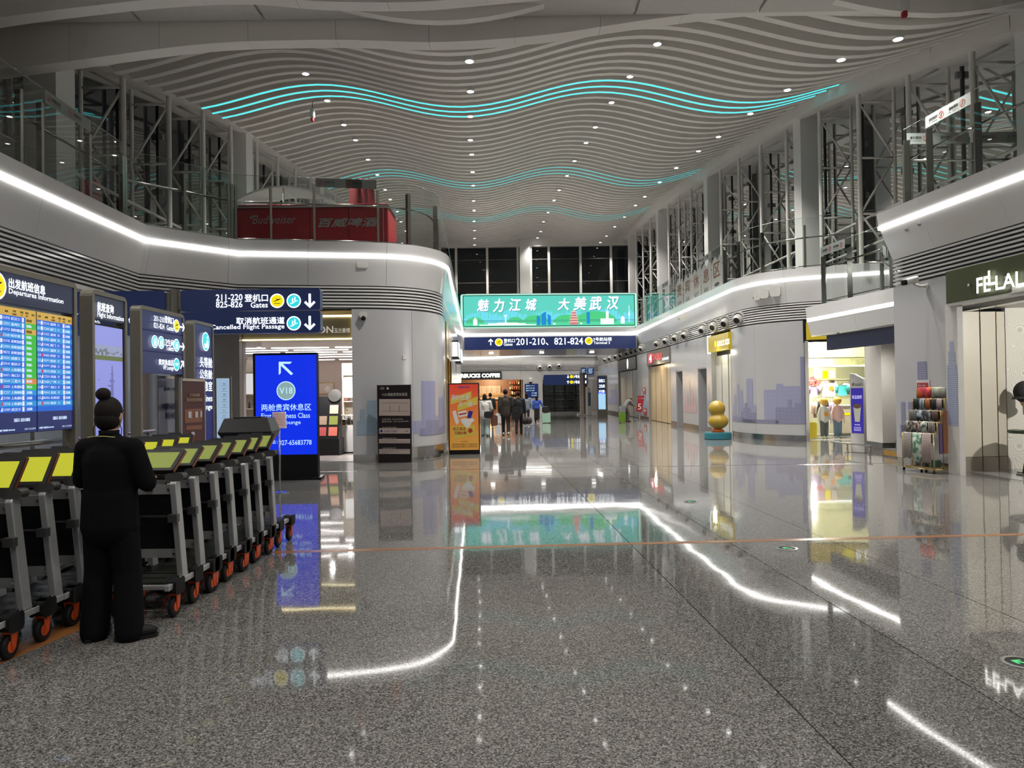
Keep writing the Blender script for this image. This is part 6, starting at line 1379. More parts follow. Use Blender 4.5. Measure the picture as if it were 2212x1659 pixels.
# shelving and fittings
M_SHW = mat('cream shelf', s2l('#cfc6b4'), .45); rg = random.Random(5)
def shelf_unit(label, x, y, w_, h_, n, lit=True):
    t = thing('shelf_unit', label, 'shelf', (x, y, .005))
    for sx in (0, w_ - .03): obj('side', MB().bb((sx, 0, 0), (sx + .03, .35, h_)), M_SHW, t)
    obj('back', MB().bb((.0, .33, 0), (w_, .35, h_)), M_SHW, t); obj('header', MB().bb((0, -.01, h_ - .35), (w_, .34, h_)), M_SHW, t)
    for k in range(n): obj('shelf', MB().bb((.03, 0, .3 + k * (h_ - .9) / n), (w_ - .03, .33, .325 + k * (h_ - .9) / n)), M_SHW, t)
    if lit: obj('light_box', MB().bb((.05, .02, h_ - 1.0), (w_ - .05, .06, h_ - .4)), glow('light box', '#f4f2ee', 1.0), t)
    return t, [(.3 + k * (h_ - .9) / n + .03) for k in range(n)]
COLP = ['#c9a58f', '#e0dcd4', '#a34a4a', '#2a2a2c', '#d9c0c4', '#8f7a68', '#c46a5a', '#f0ece6', '#6f5a86']
pc = [fm('pack colour %d' % i, h, .35) for i, h in enumerate(COLP)]
PLACE = ['bottom', 'second', 'third', 'fourth', 'fifth']
def stock(t, zsn, w_, where, gname):
    o = t.location
    for k, z in enumerate(zsn):
        n = int(w_ / .15)
        for i in range(n):
            kind = rg.random(); m = rg.choice(pc); hgt = .08 + rg.random() * .10
            q = thing('perfume_box' if kind < .5 else 'bottle', ('small boxed perfume on the %s shelf of %s' if kind < .5 else 'small perfume bottle on the %s shelf of %s') % (PLACE[k], where), 'box' if kind < .5 else 'bottle', (o.x + .09 + i * .15, o.y + .12, o.z + z), 0, '%s, %s shelf' % (gname, PLACE[k]))
            if kind < .5: obj('carton', MB().bb((-.045, -.04, 0), (.045, .04, hgt)), m, q); obj('label_strip', MB().rect(-.045, hgt * .4, .045, hgt * .6, -.041), pc[1], q)
            else: obj('glass_body', MB().lathe([(.03, 0), (.032, hgt * .6), (.012, hgt * .7), (.012, hgt * .75)], n=10), m, q, 'auto'); obj('cap', MB().lathe([(.015, hgt * .75), (.015, hgt)], n=8), M_BLACK, q)
pa = D(521, 900, 21.5); pb_ = D(549, 900, 21.5)
t, z_ = shelf_unit('cream lit shelf unit left of the blue screen kiosk', D(518, 900, 21.2).x, 21.2, 1.05, 2.6, 4); stock(t, z_, 1.0, 'the left cream unit', 'perfume on the left cream unit')
t, z_ = shelf_unit('cream lit shelf unit at the back right of the perfume shop', D(740, 900, 20.9).x, 20.9, .95, 2.45, 3); stock(t, z_, .9, 'the right cream unit', 'perfume on the right cream unit')
mb = MB(); Fq = Face('shop_back_sign', 'large grey letters on the back wall of the perfume shop', 'sign', (x0 - 2.2, 21.0), (x0 + .6, 21.0)); Fq.txt(mb, 'PERRY', 505, 772, 536, 787, 0, .01); obj('lettering', mb, mat('grey letters', s2l('#5a504a'), .5), Fq.t)
t = thing('display_counter', 'white perforated display counter with glass top trays', 'counter', (D(722, 900, 19.0).x, 19.0, .005)); obj('cabinet', MB().bb((0, 0, .03), (.95, .5, .72)), mat('perforated white', (.62, .62, .62), .4, noise=.1, scale=60), t, bevel=.01); obj('glass_tray', MB().bb((.02, .02, .75), (.93, .48, .98)), M_GLASS, t); obj('top_tray', MB().bb((0, 0, .98), (.95, .5, 1.0)), M_SHW, t); obj('tray_floor', MB().bb((.0, .0, .72), (.95, .5, .745)), M_SHW, t)
obj('plinth', MB().bb((.05, .05, 0), (.9, .45, .03)), M_BLACK, t)
for i in range(7):
    q = thing('perfume_box', 'small boxed perfume inside the glass tray of the white counter', 'box', (D(722, 900, 19.0).x + .08 + .13 * i, 19.2, .745), 0, 'perfume in the glass tray'); obj('carton', MB().bb((-.04, -.04, 0), (.04, .04, .11 + .03 * (i % 3))), pc[(i * 2) % 9], q); obj('label_strip', MB().rect(-.04, .04, .04, .06, -.041), pc[1], q)
for i in range(5):
    q = thing('bottle', 'small perfume bottle standing on top of the white counter', 'bottle', (D(722, 900, 19.0).x + .1 + .18 * i, 19.25, 1.0), 0, 'perfume on the white counter'); obj('glass_body', MB().lathe([(.028, 0), (.03, .09), (.01, .11)], n=10), pc[(i * 3 + 2) % 9], q, 'auto'); obj('cap', MB().lathe([(.014, .11), (.014, .15)], n=8), M_BLACK, q)
t = thing('sample_stand', 'black slanted sample stand with round mirror and picture tiles', 'stand', (D(684, 900, 18.6).x, 18.4, .005)); obj('base', MB().bb((0, 0, 0), (.62, .55, .42)), M_BLACK, t, bevel=.01)
mb = MB(); mb.v = [(0, 0, .42), (.6, 0, .42), (.6, .3, 1.5), (0, .3, 1.5), (0, .36, .42), (.6, .36, .42), (.6, .38, 1.5), (0, .38, 1.5)]; mb.f = [(0, 1, 2, 3), (5, 4, 7, 6), (0, 3, 7, 4), (1, 5, 6, 2), (3, 2, 6, 7), (0, 4, 5, 1)]; mb.m = [0] * 6; obj('slope', mb, M_BLACK, t)
for i, (a_, b_, m_) in enumerate(((.06, .5, pc[2]), (.34, .5, pc[6]), (.06, .78, pc[5]), (.34, .78, glow('sample tile', '#c9cf6a', .4)), (.34, 1.06, pc[0]))):
    yq = lambda z: (z - .42) / 1.08 * .3 - .006; obj('tile', MB().add([(a_, yq(b_), b_), (a_ + .22, yq(b_), b_), (a_ + .22, yq(b_ + .22), b_ + .22), (a_, yq(b_ + .22), b_ + .22)], [(0, 1, 2, 3)]), m_, t)
obj('mirror', MB().lathe([(.16, 0), (.17, .02), (.0, .02)], (.45, .3, 1.52), 20, 0, Matrix.Rotation(PI / 2 - .3, 3, 'X')), M_STEEL, t, 'auto'); obj('foot', MB().bb((.02, .02, 0), (.6, .5, .01)), M_BLACK, t)
p = D(705, 839, ye - .02); t = thing('wall_picture', 'small gold framed picture on the marble wall of the perfume shop', 'picture', (p.x, ye - .02, p.z)); obj('frame', MB().bb((-.3, -.02, -.22), (.3, .015, .22)), M_GOLD, t); obj('print', MB().rect(-.27, -.19, .27, .19, -.022), fm('pale print', '#c4b7ac'), t); obj('print_motif', MB().disc(.05, -.02, .11, -.024), fm('white motif', '#dcd6d0'), t)
# fittings on the left front wall
def wall_at(px, py, off=.01):
    q = PL(px, py, C_, D_); s_ = LP.near(q.x, q.y); p, n = LP.at(s_); n = n.normalized(); return V((p.x + n.x * off, p.y + n.y * off, q.z)), math.atan2(n.x, -n.y)
p, r = wall_at(785, 684, 0); t = thing('dome_camera', 'white dome camera on the wall above the black lounge board', 'camera', p, r); obj('mount', MB().rbox((-.08, -.10, -.02), (.08, .0, .09), .03), M_CAMW, t, bevel=.01); obj('dome', MB().ell((0, -.07, -.04), (.055, .055, .06), 14, 8), M_BLACK, t, True)
p, r = wall_at(783, 569, .07); t = thing('access_point', 'white rounded wireless unit on the fascia under the red bar', 'device', p, r); obj('shell', MB().rbox((-.12, -.05, -.11), (.12, .06, .11), .035), M_CAMW, t, bevel=.012); obj('status_light', MB().disc(0, .02, .01, -.052, 0, 10), M_GREY, t)
p, r = wall_at(878, 771, 0); t = thing('wall_box', 'small white junction box on the curved wall', 'box', p, r); obj('cover', MB().bb((-.05, -.02, -.05), (.05, 0, .05)), M_CAMW, t, bevel=.006); obj('screw', MB().disc(0, 0, .006, -.021, 0, 8), M_GREY, t)
# ---- black lounge board
a, b = D(817, 990, 16.3), D(889, 990, 16.3); F = Face('lounge_board', 'black upright lounge board with white plan panels against the curved wall', 'board', a, b); H_ = F.q(817, 832)[1]
obj('panel', MB().bb((0, 0, 0), (F.w, .05, H_)), mat('aubergine black print', s2l('#1a1013'), .35), F.t); 
for x in (-.012, F.w): obj('edge', MB().bb((x, -.004, 0), (x + .012, .05, H_ + .01)), M_STEEL, F.t)
mb = MB()
for y0, y1 in ((862, 898), (925, 936.5), (948, 957.5), (970, 980.5)): F.poly(mb, [(819, y1), (886, y1), (886, y0), (819, y0)][::-1], 0, -.004)
obj('print_panel', mb, mat('pale print panel', s2l('#b3a49c'), .4), F.t)
mb = MB(); F.txt(mb, 'V18 两舱贵宾休息室', 825, 849, 880, 856, 0, .008, -.005); F.txt(mb, '天河机场', 821, 836, 830, 842, 0, .005, -.005); F.circ(mb, 837.5, 839, 2.6, 0, -.005)
for i in range(3): F.txt(mb, ('休息室位置', '服务航司', '温馨提示')[i], 826, (922.5, 945.5, 967)[i], 856, (925, 947.8, 969.5)[i], 0, .002, -.005)
F.txt(mb, '开放时间  05:00-24:00', 825, 904, 870, 907.5, 0, .002, -.005); F.txt(mb, '服务电话  027-65683778', 825, 909, 882, 912.5, 0, .002, -.005); obj('lettering', mb, mat('silver ink', s2l('#b9b4ae'), .5), F.t)
mb = MB(); F.txt(mb, '东方航空  南方航空', 830, 929, 858, 934, 0, .004, -.006); F.circ(mb, 824, 931, 2.8, 0, -.006); F.txt(mb, '飞猪', 873, 929.5, 881, 933.5, 0, .004, -.006); obj('lettering', mb, mat('navy ink', s2l('#232a6c'), .5), F.t)
mb = MB()
for i in range(2): F.txt(mb, '凭登机牌及会员卡办理入室手续请主动出示', 822, 950 + 3.6 * i, (858, 883)[i], 952.4 + 3.6 * i, 0, .002, -.006)
for i in range(3): F.txt(mb, '休息室不播报航班信息请您留意登机时间', 821, 972 + 2.8 * i, (884, 865, 840)[i], 974 + 2.8 * i, 0, .002, -.006)
F.poly(mb, [(824, 870), (881, 870), (881, 870.6), (824, 870.6)], 0, -.006); F.poly(mb, [(824, 888), (881, 888), (881, 888.6), (824, 888.6)], 0, -.006); F.poly(mb, [(842, 876), (843, 876), (843, 890), (842, 890)], 0, -.006); F.poly(mb, [(862, 876), (863, 876), (863, 890), (862, 890)], 0, -.006); obj('plan_lines', mb, mat('grey print ink', s2l('#6a605c'), .5), F.t)
# ---- orange poster board
a, b = D(970, 978, 18.2), D(1037, 978, 18.2); F = Face('poster_board', 'black framed orange and yellow poster board at the corner of the curved wall', 'board', a, b); H_ = F.q(970, 828)[1]
obj('frame', MB().bb((0, 0, .0), (F.w, .07, H_)), M_BLACK, F.t, bevel=.006)
def grad(name, ctop, cbot, z0, z1):
    m = bpy.data.materials.new(name); m.use_nodes = True; nt = m.node_tree; n = nt.nodes; tc = n.new('ShaderNodeTexCoord'); sx = n.new('ShaderNodeSeparateXYZ'); mr = n.new('ShaderNodeMapRange'); mr.inputs[1].default_value = z0; mr.inputs[2].default_value = z1; mx = n.new('ShaderNodeMix'); mx.data_type = 'RGBA'
    mx.inputs[6].default_value = (*s2l(cbot), 1); mx.inputs[7].default_value = (*s2l(ctop), 1); L = nt.links.new; L(tc.outputs['Object'], sx.inputs[0]); L(sx.outputs[2], mr.inputs[0]); L(mr.outputs[0], mx.inputs[0]); b_ = n['Principled BSDF']; L(mx.outputs[2], b_.inputs['Base Color']); L(mx.outputs[2], b_.inputs['Emission Color']); b_.inputs['Emission Strength'].default_value = .30; b_.inputs['Roughness'].default_value = .25; return m
ps = obj('poster', MB().rect(.025, .11, F.w - .025, H_ - .03, -.003), grad('orange to ochre print', '#c0402c', '#c08a3c', .3, H_ - .1), F.t)
mb = MB(); F.poly(mb, [(973.5, 861), (1018, 845), (1018, 860), (973.5, 874)], 0, -.005); F.poly(mb, [(988, 875), (1031.5, 856), (1031.5, 873), (988, 888)], 0, -.0055); F.poly(mb, [(976, 921), (1024, 917), (1030, 938), (983, 948)], 0, -.005); obj('yellow_ribbon', mb, fm('poster yellow', '#cdb84a', .4), ps)
mb = MB(); F.txt(mb, '限时优惠', 976, 853, 1014, 865, 0, .02, -.008); F.txt(mb, '买一赠一', 991, 868, 1030, 879, 0, .02, -.008)
F.poly(mb, [(977, 889), (984, 886), (992, 912), (986, 918), (981, 905)], 0, -.006); F.poly(mb, [(989, 890), (1007, 886), (1010, 898), (991, 902)], 0, -.0065); F.poly(mb, [(994, 906), (1003, 903), (1012, 905), (1022, 903), (1025, 909), (1019, 913), (1014, 922), (1009, 925), (1004, 920), (998, 914)], 0, -.007); obj('white_motif', mb, fm('poster white', '#d9d6d0', .4), ps)
mb = MB(); F.poly(mb, [(1013, 887), (1022, 889), (1017, 904), (1009, 902)], 0, -.0062); F.txt(mb, 'OHIYO!', 989, 834, 1014, 839, 0, .025, -.006); obj('blue_motif', mb, fm('poster blue', '#1a2a8c', .4), ps)
mb = MB(); F.txt(mb, '武汉首店', 979, 923, 1006, 930, 0, .02, -.008); F.txt(mb, '闪耀启幕', 982, 932, 1008, 938.5, 0, .02, -.008); F.poly(mb, [(991, 894), (1007, 891), (1008, 894), (992, 897)], 0, -.008); F.circ(mb, 1016, 930, 5, 0, -.007); obj('red_motif', mb, fm('poster red', '#b0342c', .4), ps)
mb = MB(); F.txt(mb, 'OHIYO!地址', 995, 952, 1011, 955.5, 0, .004, -.006); F.txt(mb, '1.国内出发A指廊20-21号登机口旁', 976, 958, 1031, 962, 0, .004, -.006); F.txt(mb, '2.国内出发A指廊20-22号登机口旁', 976, 963, 1031, 967, 0, .004, -.006); obj('lettering', mb, M_INK, ps)
# ---- gold portal and fronts on the left corridor wall
gd = struct('door_9'); s0, s1 = GP0, GP1
obj('gold_header', MB().strip(LP, s0, s1, [(.02, 3.5), (.02, 2.55), (-.3, 2.55), (-.3, 3.5)]), M_GOLD, gd)
for s_ in (s0, s0 + (s1 - s0) / 2, s1 - .15): obj('gold_post', MB().strip(LP, s_, s_ + .15, [(.03, 3.5), (.03, 0), (-.3, 0), (-.3, 3.5)]), M_GOLD, gd)
for a_, b_ in ((s0 + .15, s0 + (s1 - s0) / 2), (s0 + (s1 - s0) / 2 + .15, s1 - .15)): obj('gold_panel', MB().strip(LP, a_, b_, [(-.2, 2.55), (-.2, 0), (-.26, 0), (-.26, 2.55)]), mat('polished gold panel', (.58, .43, .2), .18, .9), gd)
for s_, w_ in ((s1 + 2.0, 1.2), (s1 + 6.0, 2.0)):
    p, n = LP.at(s_); n = n.normalized(); t = thing('lit_side_sign', 'white lit shop sign jutting from the left corridor wall%s' % (', nearest the gold portal' if w_ < 2 else ', farther from the gold portal'), 'sign', (p.x, p.y, 0), math.atan2(n.x, -n.y)); obj('box', MB().bb((-w_ / 2, -.22, 2.75), (w_ / 2, .0, 3.35)), M_BLACK, t); obj('light_face', MB().bb((-w_ / 2 + .05, -.235, 2.8), (w_ / 2 - .05, -.22, 3.3)), M_LIT, t)
    obj('end_light', MB().bb((-w_ / 2 - .015, -.20, 2.8), (-w_ / 2, -.02, 3.3)), M_LIT, t)
# ================================================================== bridge signs
bA, bB = BP.p[0], BP.p[1]; dB = (bB - bA).normalized(); nB = V((dB.y, -dB.x))
off = lambda p, d: (p.x + nB.x * d, p.y + nB.y * d)
F = Face('billboard', 'wide glowing turquoise billboard of a city skyline above the bridge light line', 'billboard', off(bA, .25), off(bB, .25))
a = F.q(991, 716); b = F.q(1377, 632); zt = b[1]; zb0 = 4.93; W_ = F.w
bx = obj('box', MB().rbox((.0, .0, zb0), (W_, 1.1, zt), .28, 0, 5), mat('billboard shell', (.62, .62, .60), .3), F.t, 'auto')
i0 = F.q(1002, 712); i1 = F.q(1369, 633.5); X0, X1, Z0, Z1 = i0[0], i1[0], zb0 + .16, zt - .13
obj('edge_glow', MB().rbox((X0 - .16, -.006, Z0 - .10), (X1 + .16, .0, Z1 + .10), .12, 0, 4), glow('edge glow mint', '#a8f0d8', 1.1), bx)
obj('frame', MB().bb((X0 - .04, -.03, Z0 - .04), (X1 + .04, -.006, Z1 + .04)), M_BLACK, bx)
def G2(n, h, k=1.0): return glow('board ' + n, h, k)
sc = obj('light_face', MB().rect(X0, Z0, X1, Z1, -.032), G2('turquoise', '#62d6c6', .92), F.t)
ww, hh = X1 - X0, Z1 - Z0
def R_(mb, a, b, c, d, y=-.034): mb.rect(X0 + ww * a, Z0 + hh * b, X0 + ww * c, Z0 + hh * d, y)
mb = MB(); rg = random.Random(11); x = .015
while x < .985:
    w_ = .006 + rg.random() * .012; hgt = .30 + .16 * math.sin(x * 17) ** 2 + rg.random() * .12; R_(mb, x, .05, x + w_, hgt); x += w_ + rg.random() * .006
R_(mb, 0, .02, 1, .26, -.0335); obj('pale_skyline', mb, G2('sky blue', '#6fd9ec', 1.0), sc)
mb = MB()
for cx_, w_, hgt in ((.065, .055, .30), (.30, .05, .30), (.42, .08, .36), (.60, .08, .36), (.77, .13, .47)): mb.flat([(X0 + ww * (cx_ + w_ * math.cos(PI - PI * q / 14)), Z0 + hh * (.08 + (hgt - .08) * math.sin(PI * q / 14))) for q in range(15)][::-1], -.036)
obj('hill', mb, G2('leaf green', '#4fcf86', .95), sc)
mb = MB(); R_(mb, 0, .175, 1, .19, -.038); R_(mb, 0, .135, 1, .145, -.038)
for i in range(60): mb.flat([(X0 + ww * (i / 60), Z0 + hh * .14), (X0 + ww * (i / 60 + .0025), Z0 + hh * .14), (X0 + ww * ((i + .5) / 60 + .0025), Z0 + hh * .18), (X0 + ww * ((i + .5) / 60), Z0 + hh * .18)], -.038)
obj('bridge_truss', mb, G2('slate', '#4f9aa0', .8), sc)
mb = MB(); R_(mb, 0, .0, 1, .10, -.037); obj('river', mb, G2('river', '#58d8a8', .95), sc)
mb = MB()
for a_, b_, c_, d_ in ((.055, .03, .078, .22), (.06, .22, .073, .27), (.09, .02, .42, .05), (.14, .05, .36, .09), (.24, .09, .246, .33), (.232, .33, .254, .36), (.80, .03, .878, .22), (.832, .22, .848, .45), (.836, .45, .844, .50), (.92, .05, .942, .25), (.925, .25, .937, .29), (.968, .1, .971, .66), (.965, .30, .974, .40), (.52, .04, .535, .08), (.68, .04, .69, .09)): R_(mb, a_, b_, c_, d_, -.040)
mb.flat([(X0 + ww * .16, Z0 + hh * .04), (X0 + ww * .35, Z0 + hh * .04), (X0 + ww * .31, Z0 + hh * .11), (X0 + ww * .20, Z0 + hh * .11)], -.040); obj('white_building', mb, G2('white', '#f2fdff', 1.15), sc)
mb = MB()
for pts in ([(.425, .02), (.445, .02), (.445, .32), (.425, .32)], [(.452, .02), (.480, .02), (.480, .48), (.452, .38)], [(.489, .02), (.508, .02), (.508, .32), (.489, .39)], [(.718, .05), (.737, .05), (.737, .44), (.718, .44)]): mb.flat([(X0 + ww * p, Z0 + hh * q) for p, q in pts], -.041)
obj('blue_tower', mb, G2('tower blue', '#1f8fe0', .9), sc)
mb = MB(); mc = MB()
for k in range(5): R_(mb, .619 + .003 * k, .05 + .085 * k, .667 - .003 * k, .11 + .085 * k, -.042); mc.flat([(X0 + ww * (.611 + .003 * k), Z0 + hh * (.105 + .085 * k)), (X0 + ww * (.675 - .003 * k), Z0 + hh * (.105 + .085 * k)), (X0 + ww * (.667 - .003 * k), Z0 + hh * (.135 + .085 * k)), (X0 + ww * (.619 + .003 * k), Z0 + hh * (.135 + .085 * k))], -.044)
R_(mb, .62, .02, .666, .05, -.042); mc.flat([(X0 + ww * .636, Z0 + hh * .475), (X0 + ww * .65, Z0 + hh * .475), (X0 + ww * .643, Z0 + hh * .53)], -.044)
obj('tower_storey', mb, G2('tower rose', '#d07f8c', .9), sc); obj('tower_roof', mc, G2('tower gold', '#f0cdb0', 1.0), sc)
mb = MB()
for ch, px0, px1, y0, y1 in (('魅', 1031, 1056, 647, 672), ('力', 1066, 1089, 646, 674), ('江', 1100, 1125, 645.5, 672), ('城', 1135, 1159, 646, 671), ('大', 1205, 1230, 645, 670), ('美', 1239, 1266, 642, 670), ('武', 1273, 1299, 641, 670), ('汉', 1311, 1336, 640, 668)): F.txt(mb, ch, px0, y0, px1, y1, 0, .05, -.05, .18)
m9 = MB(); m9.v = list(mb.v); m9.f = list(mb.f); m9.m = list(mb.m); m9.v = [(v_[0] + .022, -.046, v_[2] - .028) for v_ in m9.v]; obj('lettering_edge', m9, G2('text edge', '#3f8fc0', .8), sc)  # printed blue edge behind the white letters
obj('lettering', mb, G2('white', '#f2fdff', 1.15), sc)
F = Face('bridge_gate_sign', 'long navy gate sign hung under the bridge light line', 'sign', off(bA, .12), off(bB, .12)); W_ = F.w
a = F.q(1003, 752); b = F.q(1373, 727); obj('blade', MB().bb((a[0], -.06, 3.83), (b[0], .02, 4.52)), mat('navy sign lit', (.010, .020, .075), .3, em=.35, emcol=(.018, .035, .16)), F.t, bevel=.01)
mb = MB(); F.arr(mb, 1060, 739, 14, 0, 0, -.07); F.txt(mb, '登机口', 1088, 732, 1112, 740, 0, .02, -.07); F.txt(mb, 'Gates', 1088, 741, 1107, 747, 0, .015, -.07); F.txt(mb, '201-210、821-824', 1115, 731, 1259, 746.5, 0, .02, -.07); F.txt(mb, '3号航站楼', 1281, 729, 1321, 737, 0, .02, -.07); F.txt(mb, 'Terminal 3', 1282, 738, 1317, 743.5, 0, .015, -.07); obj('lettering', mb, M_LIT, F.t)
for px in (1077.5, 1271.5):
    mb = MB(); F.circ(mb, px, 739.5 - (px > 1200) * 3, 8.4, 0, -.066); obj('icon_ring', mb, M_LIT, F.t); mb = MB(); F.circ(mb, px, 739.5 - (px > 1200) * 3, 7.2, 0, -.068); i_ = obj('icon_disc', mb, M_YEL, F.t); c = F.q(px, 739.5 - (px > 1200) * 3); mb = MB(); plane_icon(mb, c[0], c[1], .16, -.071, 0); obj('icon_plane', mb, M_INK, i_)
# ================================================================== far end of the hall
YW = 56.0
def fp(px, py): p = D(px, py, YW); return p.x, p.z
we = struct('wall_front'); M_FARW = mat('far white wall', (.50, .49, .48), .3)
def farbox(nm, px0, py0, px1, py1, m, y0=0.0, y1=.15, par=None, ww=None):
    a = D(px0, (py0 + py1) / 2, YW + y0); b = D(px1, (py0 + py1) / 2, YW + y0); zt = D((px0 + px1) / 2, py0, YW + y0).z; zb1 = D((px0 + px1) / 2, py1, YW + y0).z
    return obj(nm, MB().bb((a.x, YW + y0, max(0, zb1)), (b.x, YW + y1, zt)), m, par or we)
nf = 8
for i in range(nf):
    a, b = 940 + 370 * i / nf, 940 + 370 * (i + 1) / nf - .25
    farbox('wall_panel', a, 700, b, 770, M_FARW); farbox('wall_panel', a, 779, b, 788, M_FARW); farbox('wall_panel', a, 801, b, 820, M_FARW)
    for k in range(4): farbox('louver_slat', a, 789 + 3 * k, b, 790.6 + 3 * k, M_FARW, -.02, .05)
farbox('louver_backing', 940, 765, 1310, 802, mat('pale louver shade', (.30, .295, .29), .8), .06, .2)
obj('light_strip', MB().tube([(fp(985, 775)[0], YW - .02, fp(985, 775)[1])] + [(fp(985 + 202 * q / 12, 775)[0], YW - .02 - .5 * (q / 12) ** 2, fp(985, 775)[1] + .28 * (q / 12) ** 2) for q in range(1, 13)], .06, 8), M_LED, we)
farbox('wall_panel', 1130, 820, 1173, 905, M_FARW); farbox('wall_panel', 1268, 820, 1316, 905, mat('taupe far wall', (.30, .28, .26), .4)); farbox('wall_panel', 940, 820, 992, 905, M_FARW)
for px, py in ((1166, 793), (1187, 791), (1207, 789), (1298, 780)): x, z = fp(px, py); nozzle(V((x, YW - .02, z)), V((0, -1, 0)), 'white jet nozzle on the far wall beside the coffee sign', 'jet nozzles on the far wall')
# coffee shop
a, b = fp(992, 811), fp(1083.5, 811); F = Face('coffee_sign', 'dark sign with white lit coffee shop capitals on the far wall', 'sign', (D(985, 811, YW - .1).x, YW - .1), (D(1083.5, 811, YW - .1).x, YW - .1)); zt = F.q(1040, 802.5)[1]; z0 = F.q(1040, 820)[1]; obj('box', MB().bb((0, 0, z0), (F.w, .1, zt)), mat('graphite sign', (.028, .03, .03), .35), F.t)
mb = MB(); F.txt(mb, 'STARBUCKS COFFEE', 976, 808, 1080, 816.5, 0, .05, -.02); obj('lettering', mb, mat('bright sign white', (1, 1, 1), .5, em=4.5, emcol=(1, 1, .93)), F.t)
cw = struct('wall_back'); cc = struct('ceiling'); M_WOOD = mat('warm brown wall', s2l('#6b4a33'), .5, noise=.15, scale=4)
xa_, xb2 = D(985, 850, YW).x, D(1130, 850, YW).x; zc_ = fp(1060, 820)[1]
obj('wall_panel', MB().bb((xa_, 60.0, 0), (xb2, 60.1, zc_ + .3)), M_WOOD, cw); obj('wall_panel', MB().bb((xb2 - .1, YW + .15, 0), (xb2, 60, zc_ + .3)), M_WOOD, struct('wall_right')); obj('ceiling_panel', MB().bb((xa_, YW + .15, zc_ + .1), (xb2, 60, zc_ + .2)), M_WOOD, cc)
lamp('coffee_light', 'AREA', ((xa_ + xb2) / 2, 57.6, zc_ + .05), 420, (1, .72, .42), 4.0, (0, 0, 0), 2.5)
t = thing('coffee_counter', 'lit wooden coffee counter behind the walking group', 'counter', (xa_ + .4, 58.2, 0)); wq = D(1103, 850, 58.2).x - xa_ - .4; obj('front', MB().bb((0, 0, 0), (wq, .7, 1.0)), mat('orange wood', s2l('#8f5c36'), .4, noise=.2, scale=5), t); obj('top', MB().bb((-.05, -.05, 1.0), (wq + .05, .75, 1.06)), M_SHW, t); obj('glass_case', MB().bb((.3, .05, 1.06), (wq - .3, .6, 1.5)), glow('case warm', '#d8a870', .6), t); obj('shelf_edge', MB().bb((.3, .04, 1.26), (wq - .3, .05, 1.29)), M_INK, t)
x, z = D(1035, 850, 59.9).x, 0; t = thing('menu_board', 'lit beige menu board above the coffee counter', 'board', (D(1036, 842, 59.9).x, 59.9, 0)); wq = D(1081, 842, 59.9).x - t.location.x; z1 = D(1050, 834, 59.9).z; z0 = D(1050, 850, 59.9).z; obj('frame', MB().bb((-.05, 0, z0 - .05), (wq + .05, .08, z1 + .05)), M_WOOD, t); obj('light_face', MB().rect(0, z0, wq, z1, -.01), glow('menu beige', '#d9b78c', .85), t); mb = MB()
for i in range(4):
    for k in range(7): mb.rect(wq * (.04 + .25 * i), z0 + (z1 - z0) * (.1 + .12 * k), wq * (.12 + .25 * i + .06 * ((i * k) % 2)), z0 + (z1 - z0) * (.13 + .12 * k), -.014)
mb.flat([(wq * .54, z0 + (z1 - z0) * .28), (wq * .58, z0 + (z1 - z0) * .28), (wq * .565, z0 + (z1 - z0) * .66)], -.016); obj('print', mb, mat('brown ink', s2l('#6b4a34'), .5), t)
x0s, x1s = D(1100, 850, 59.3).x, D(1124, 850, 59.3).x; t = thing('goods_shelf', 'warm lit goods shelf at the right end of the coffee shop', 'shelf', (x0s, 59.3, 0)); obj('back', MB().bb((0, .4, 0), (x1s - x0s, .45, 2.6)), M_WOOD, t)
for k in range(5): obj('shelf', MB().bb((0, 0, .5 + .42 * k), (x1s - x0s, .4, .53 + .42 * k)), M_GOLD, t)
for k in range(5):
    for i in range(5): q = thing('mug', 'small mug or canister on the %s shelf of the warm goods shelf' % PLACE[k], 'mug', (x0s + .1 + i * (x1s - x0s - .2) / 4, 59.45, .53 + .42 * k), 0, 'goods on the warm shelf, %s shelf' % PLACE[k]); obj('cup', MB().lathe([(.06, 0), (.07, .18 + .05 * (i % 2)), (.06, .18 + .05 * (i % 2)), (.05, .02)], n=10), [pc[2], pc[6], M_GOLD, pc[1], pc[5]][(i + k) % 5], q, 'auto')
obj('patterned_board', MB().bb((0, .38, 2.62), (x1s - x0s, .42, zc_)), pat('swirl print', '#7a4a3c', '#a06a50', 'ring', 1.2), t)
# directory board, glass doors, posts
F = Face('far_directory', 'navy directory board with small rows beside the glass doors', 'board', (D(1134, 860, YW - .05).x, YW - .05), (D(1163, 860, YW - .05).x, YW - .05)); z1 = F.q(1148, 829)[1]; z0 = F.q(1148, 859)[1]; obj('panel', MB().bb((0, 0, z0), (F.w, .04, z1)), M_BLUEF, F.t); mb = MB()
for i in range(5): y_ = 833.5 + 5.2 * i; F.txt(mb, ('登机口 201-210', '卫生间', '行李', '3号航站楼', '贵宾休息室')[i], 1140 + (i > 2) * 8, y_ - 1.4, 1155 + (i > 2) * 3, y_ + 1.2, 0, .004, -.01); F.circ(mb, 1138 if i < 3 else 1158, y_, 1.3, 0, -.01)
obj('lettering', mb, M_SC, F.t)
p = D(1146, 824, YW - .1); t = thing('dome_camera', 'white dome camera above the navy directory board', 'camera', (p.x, YW, p.z)); obj('mount', MB().bb((-.12, -.25, -.05), (.12, 0, .25)), M_CAMW, t, bevel=.03); obj('dome', MB().ell((0, -.15, -.08), (.11, .11, .12), 12, 8), M_BLACK, t, True)
dr = struct('door_10'); M_DG = glass('door glass', (.5, .55, .53), 1.4)
dx0, dx1 = D(1174, 850, YW).x, D(1267, 850, YW).x; zd = fp(1220, 829)[1]; n = 4
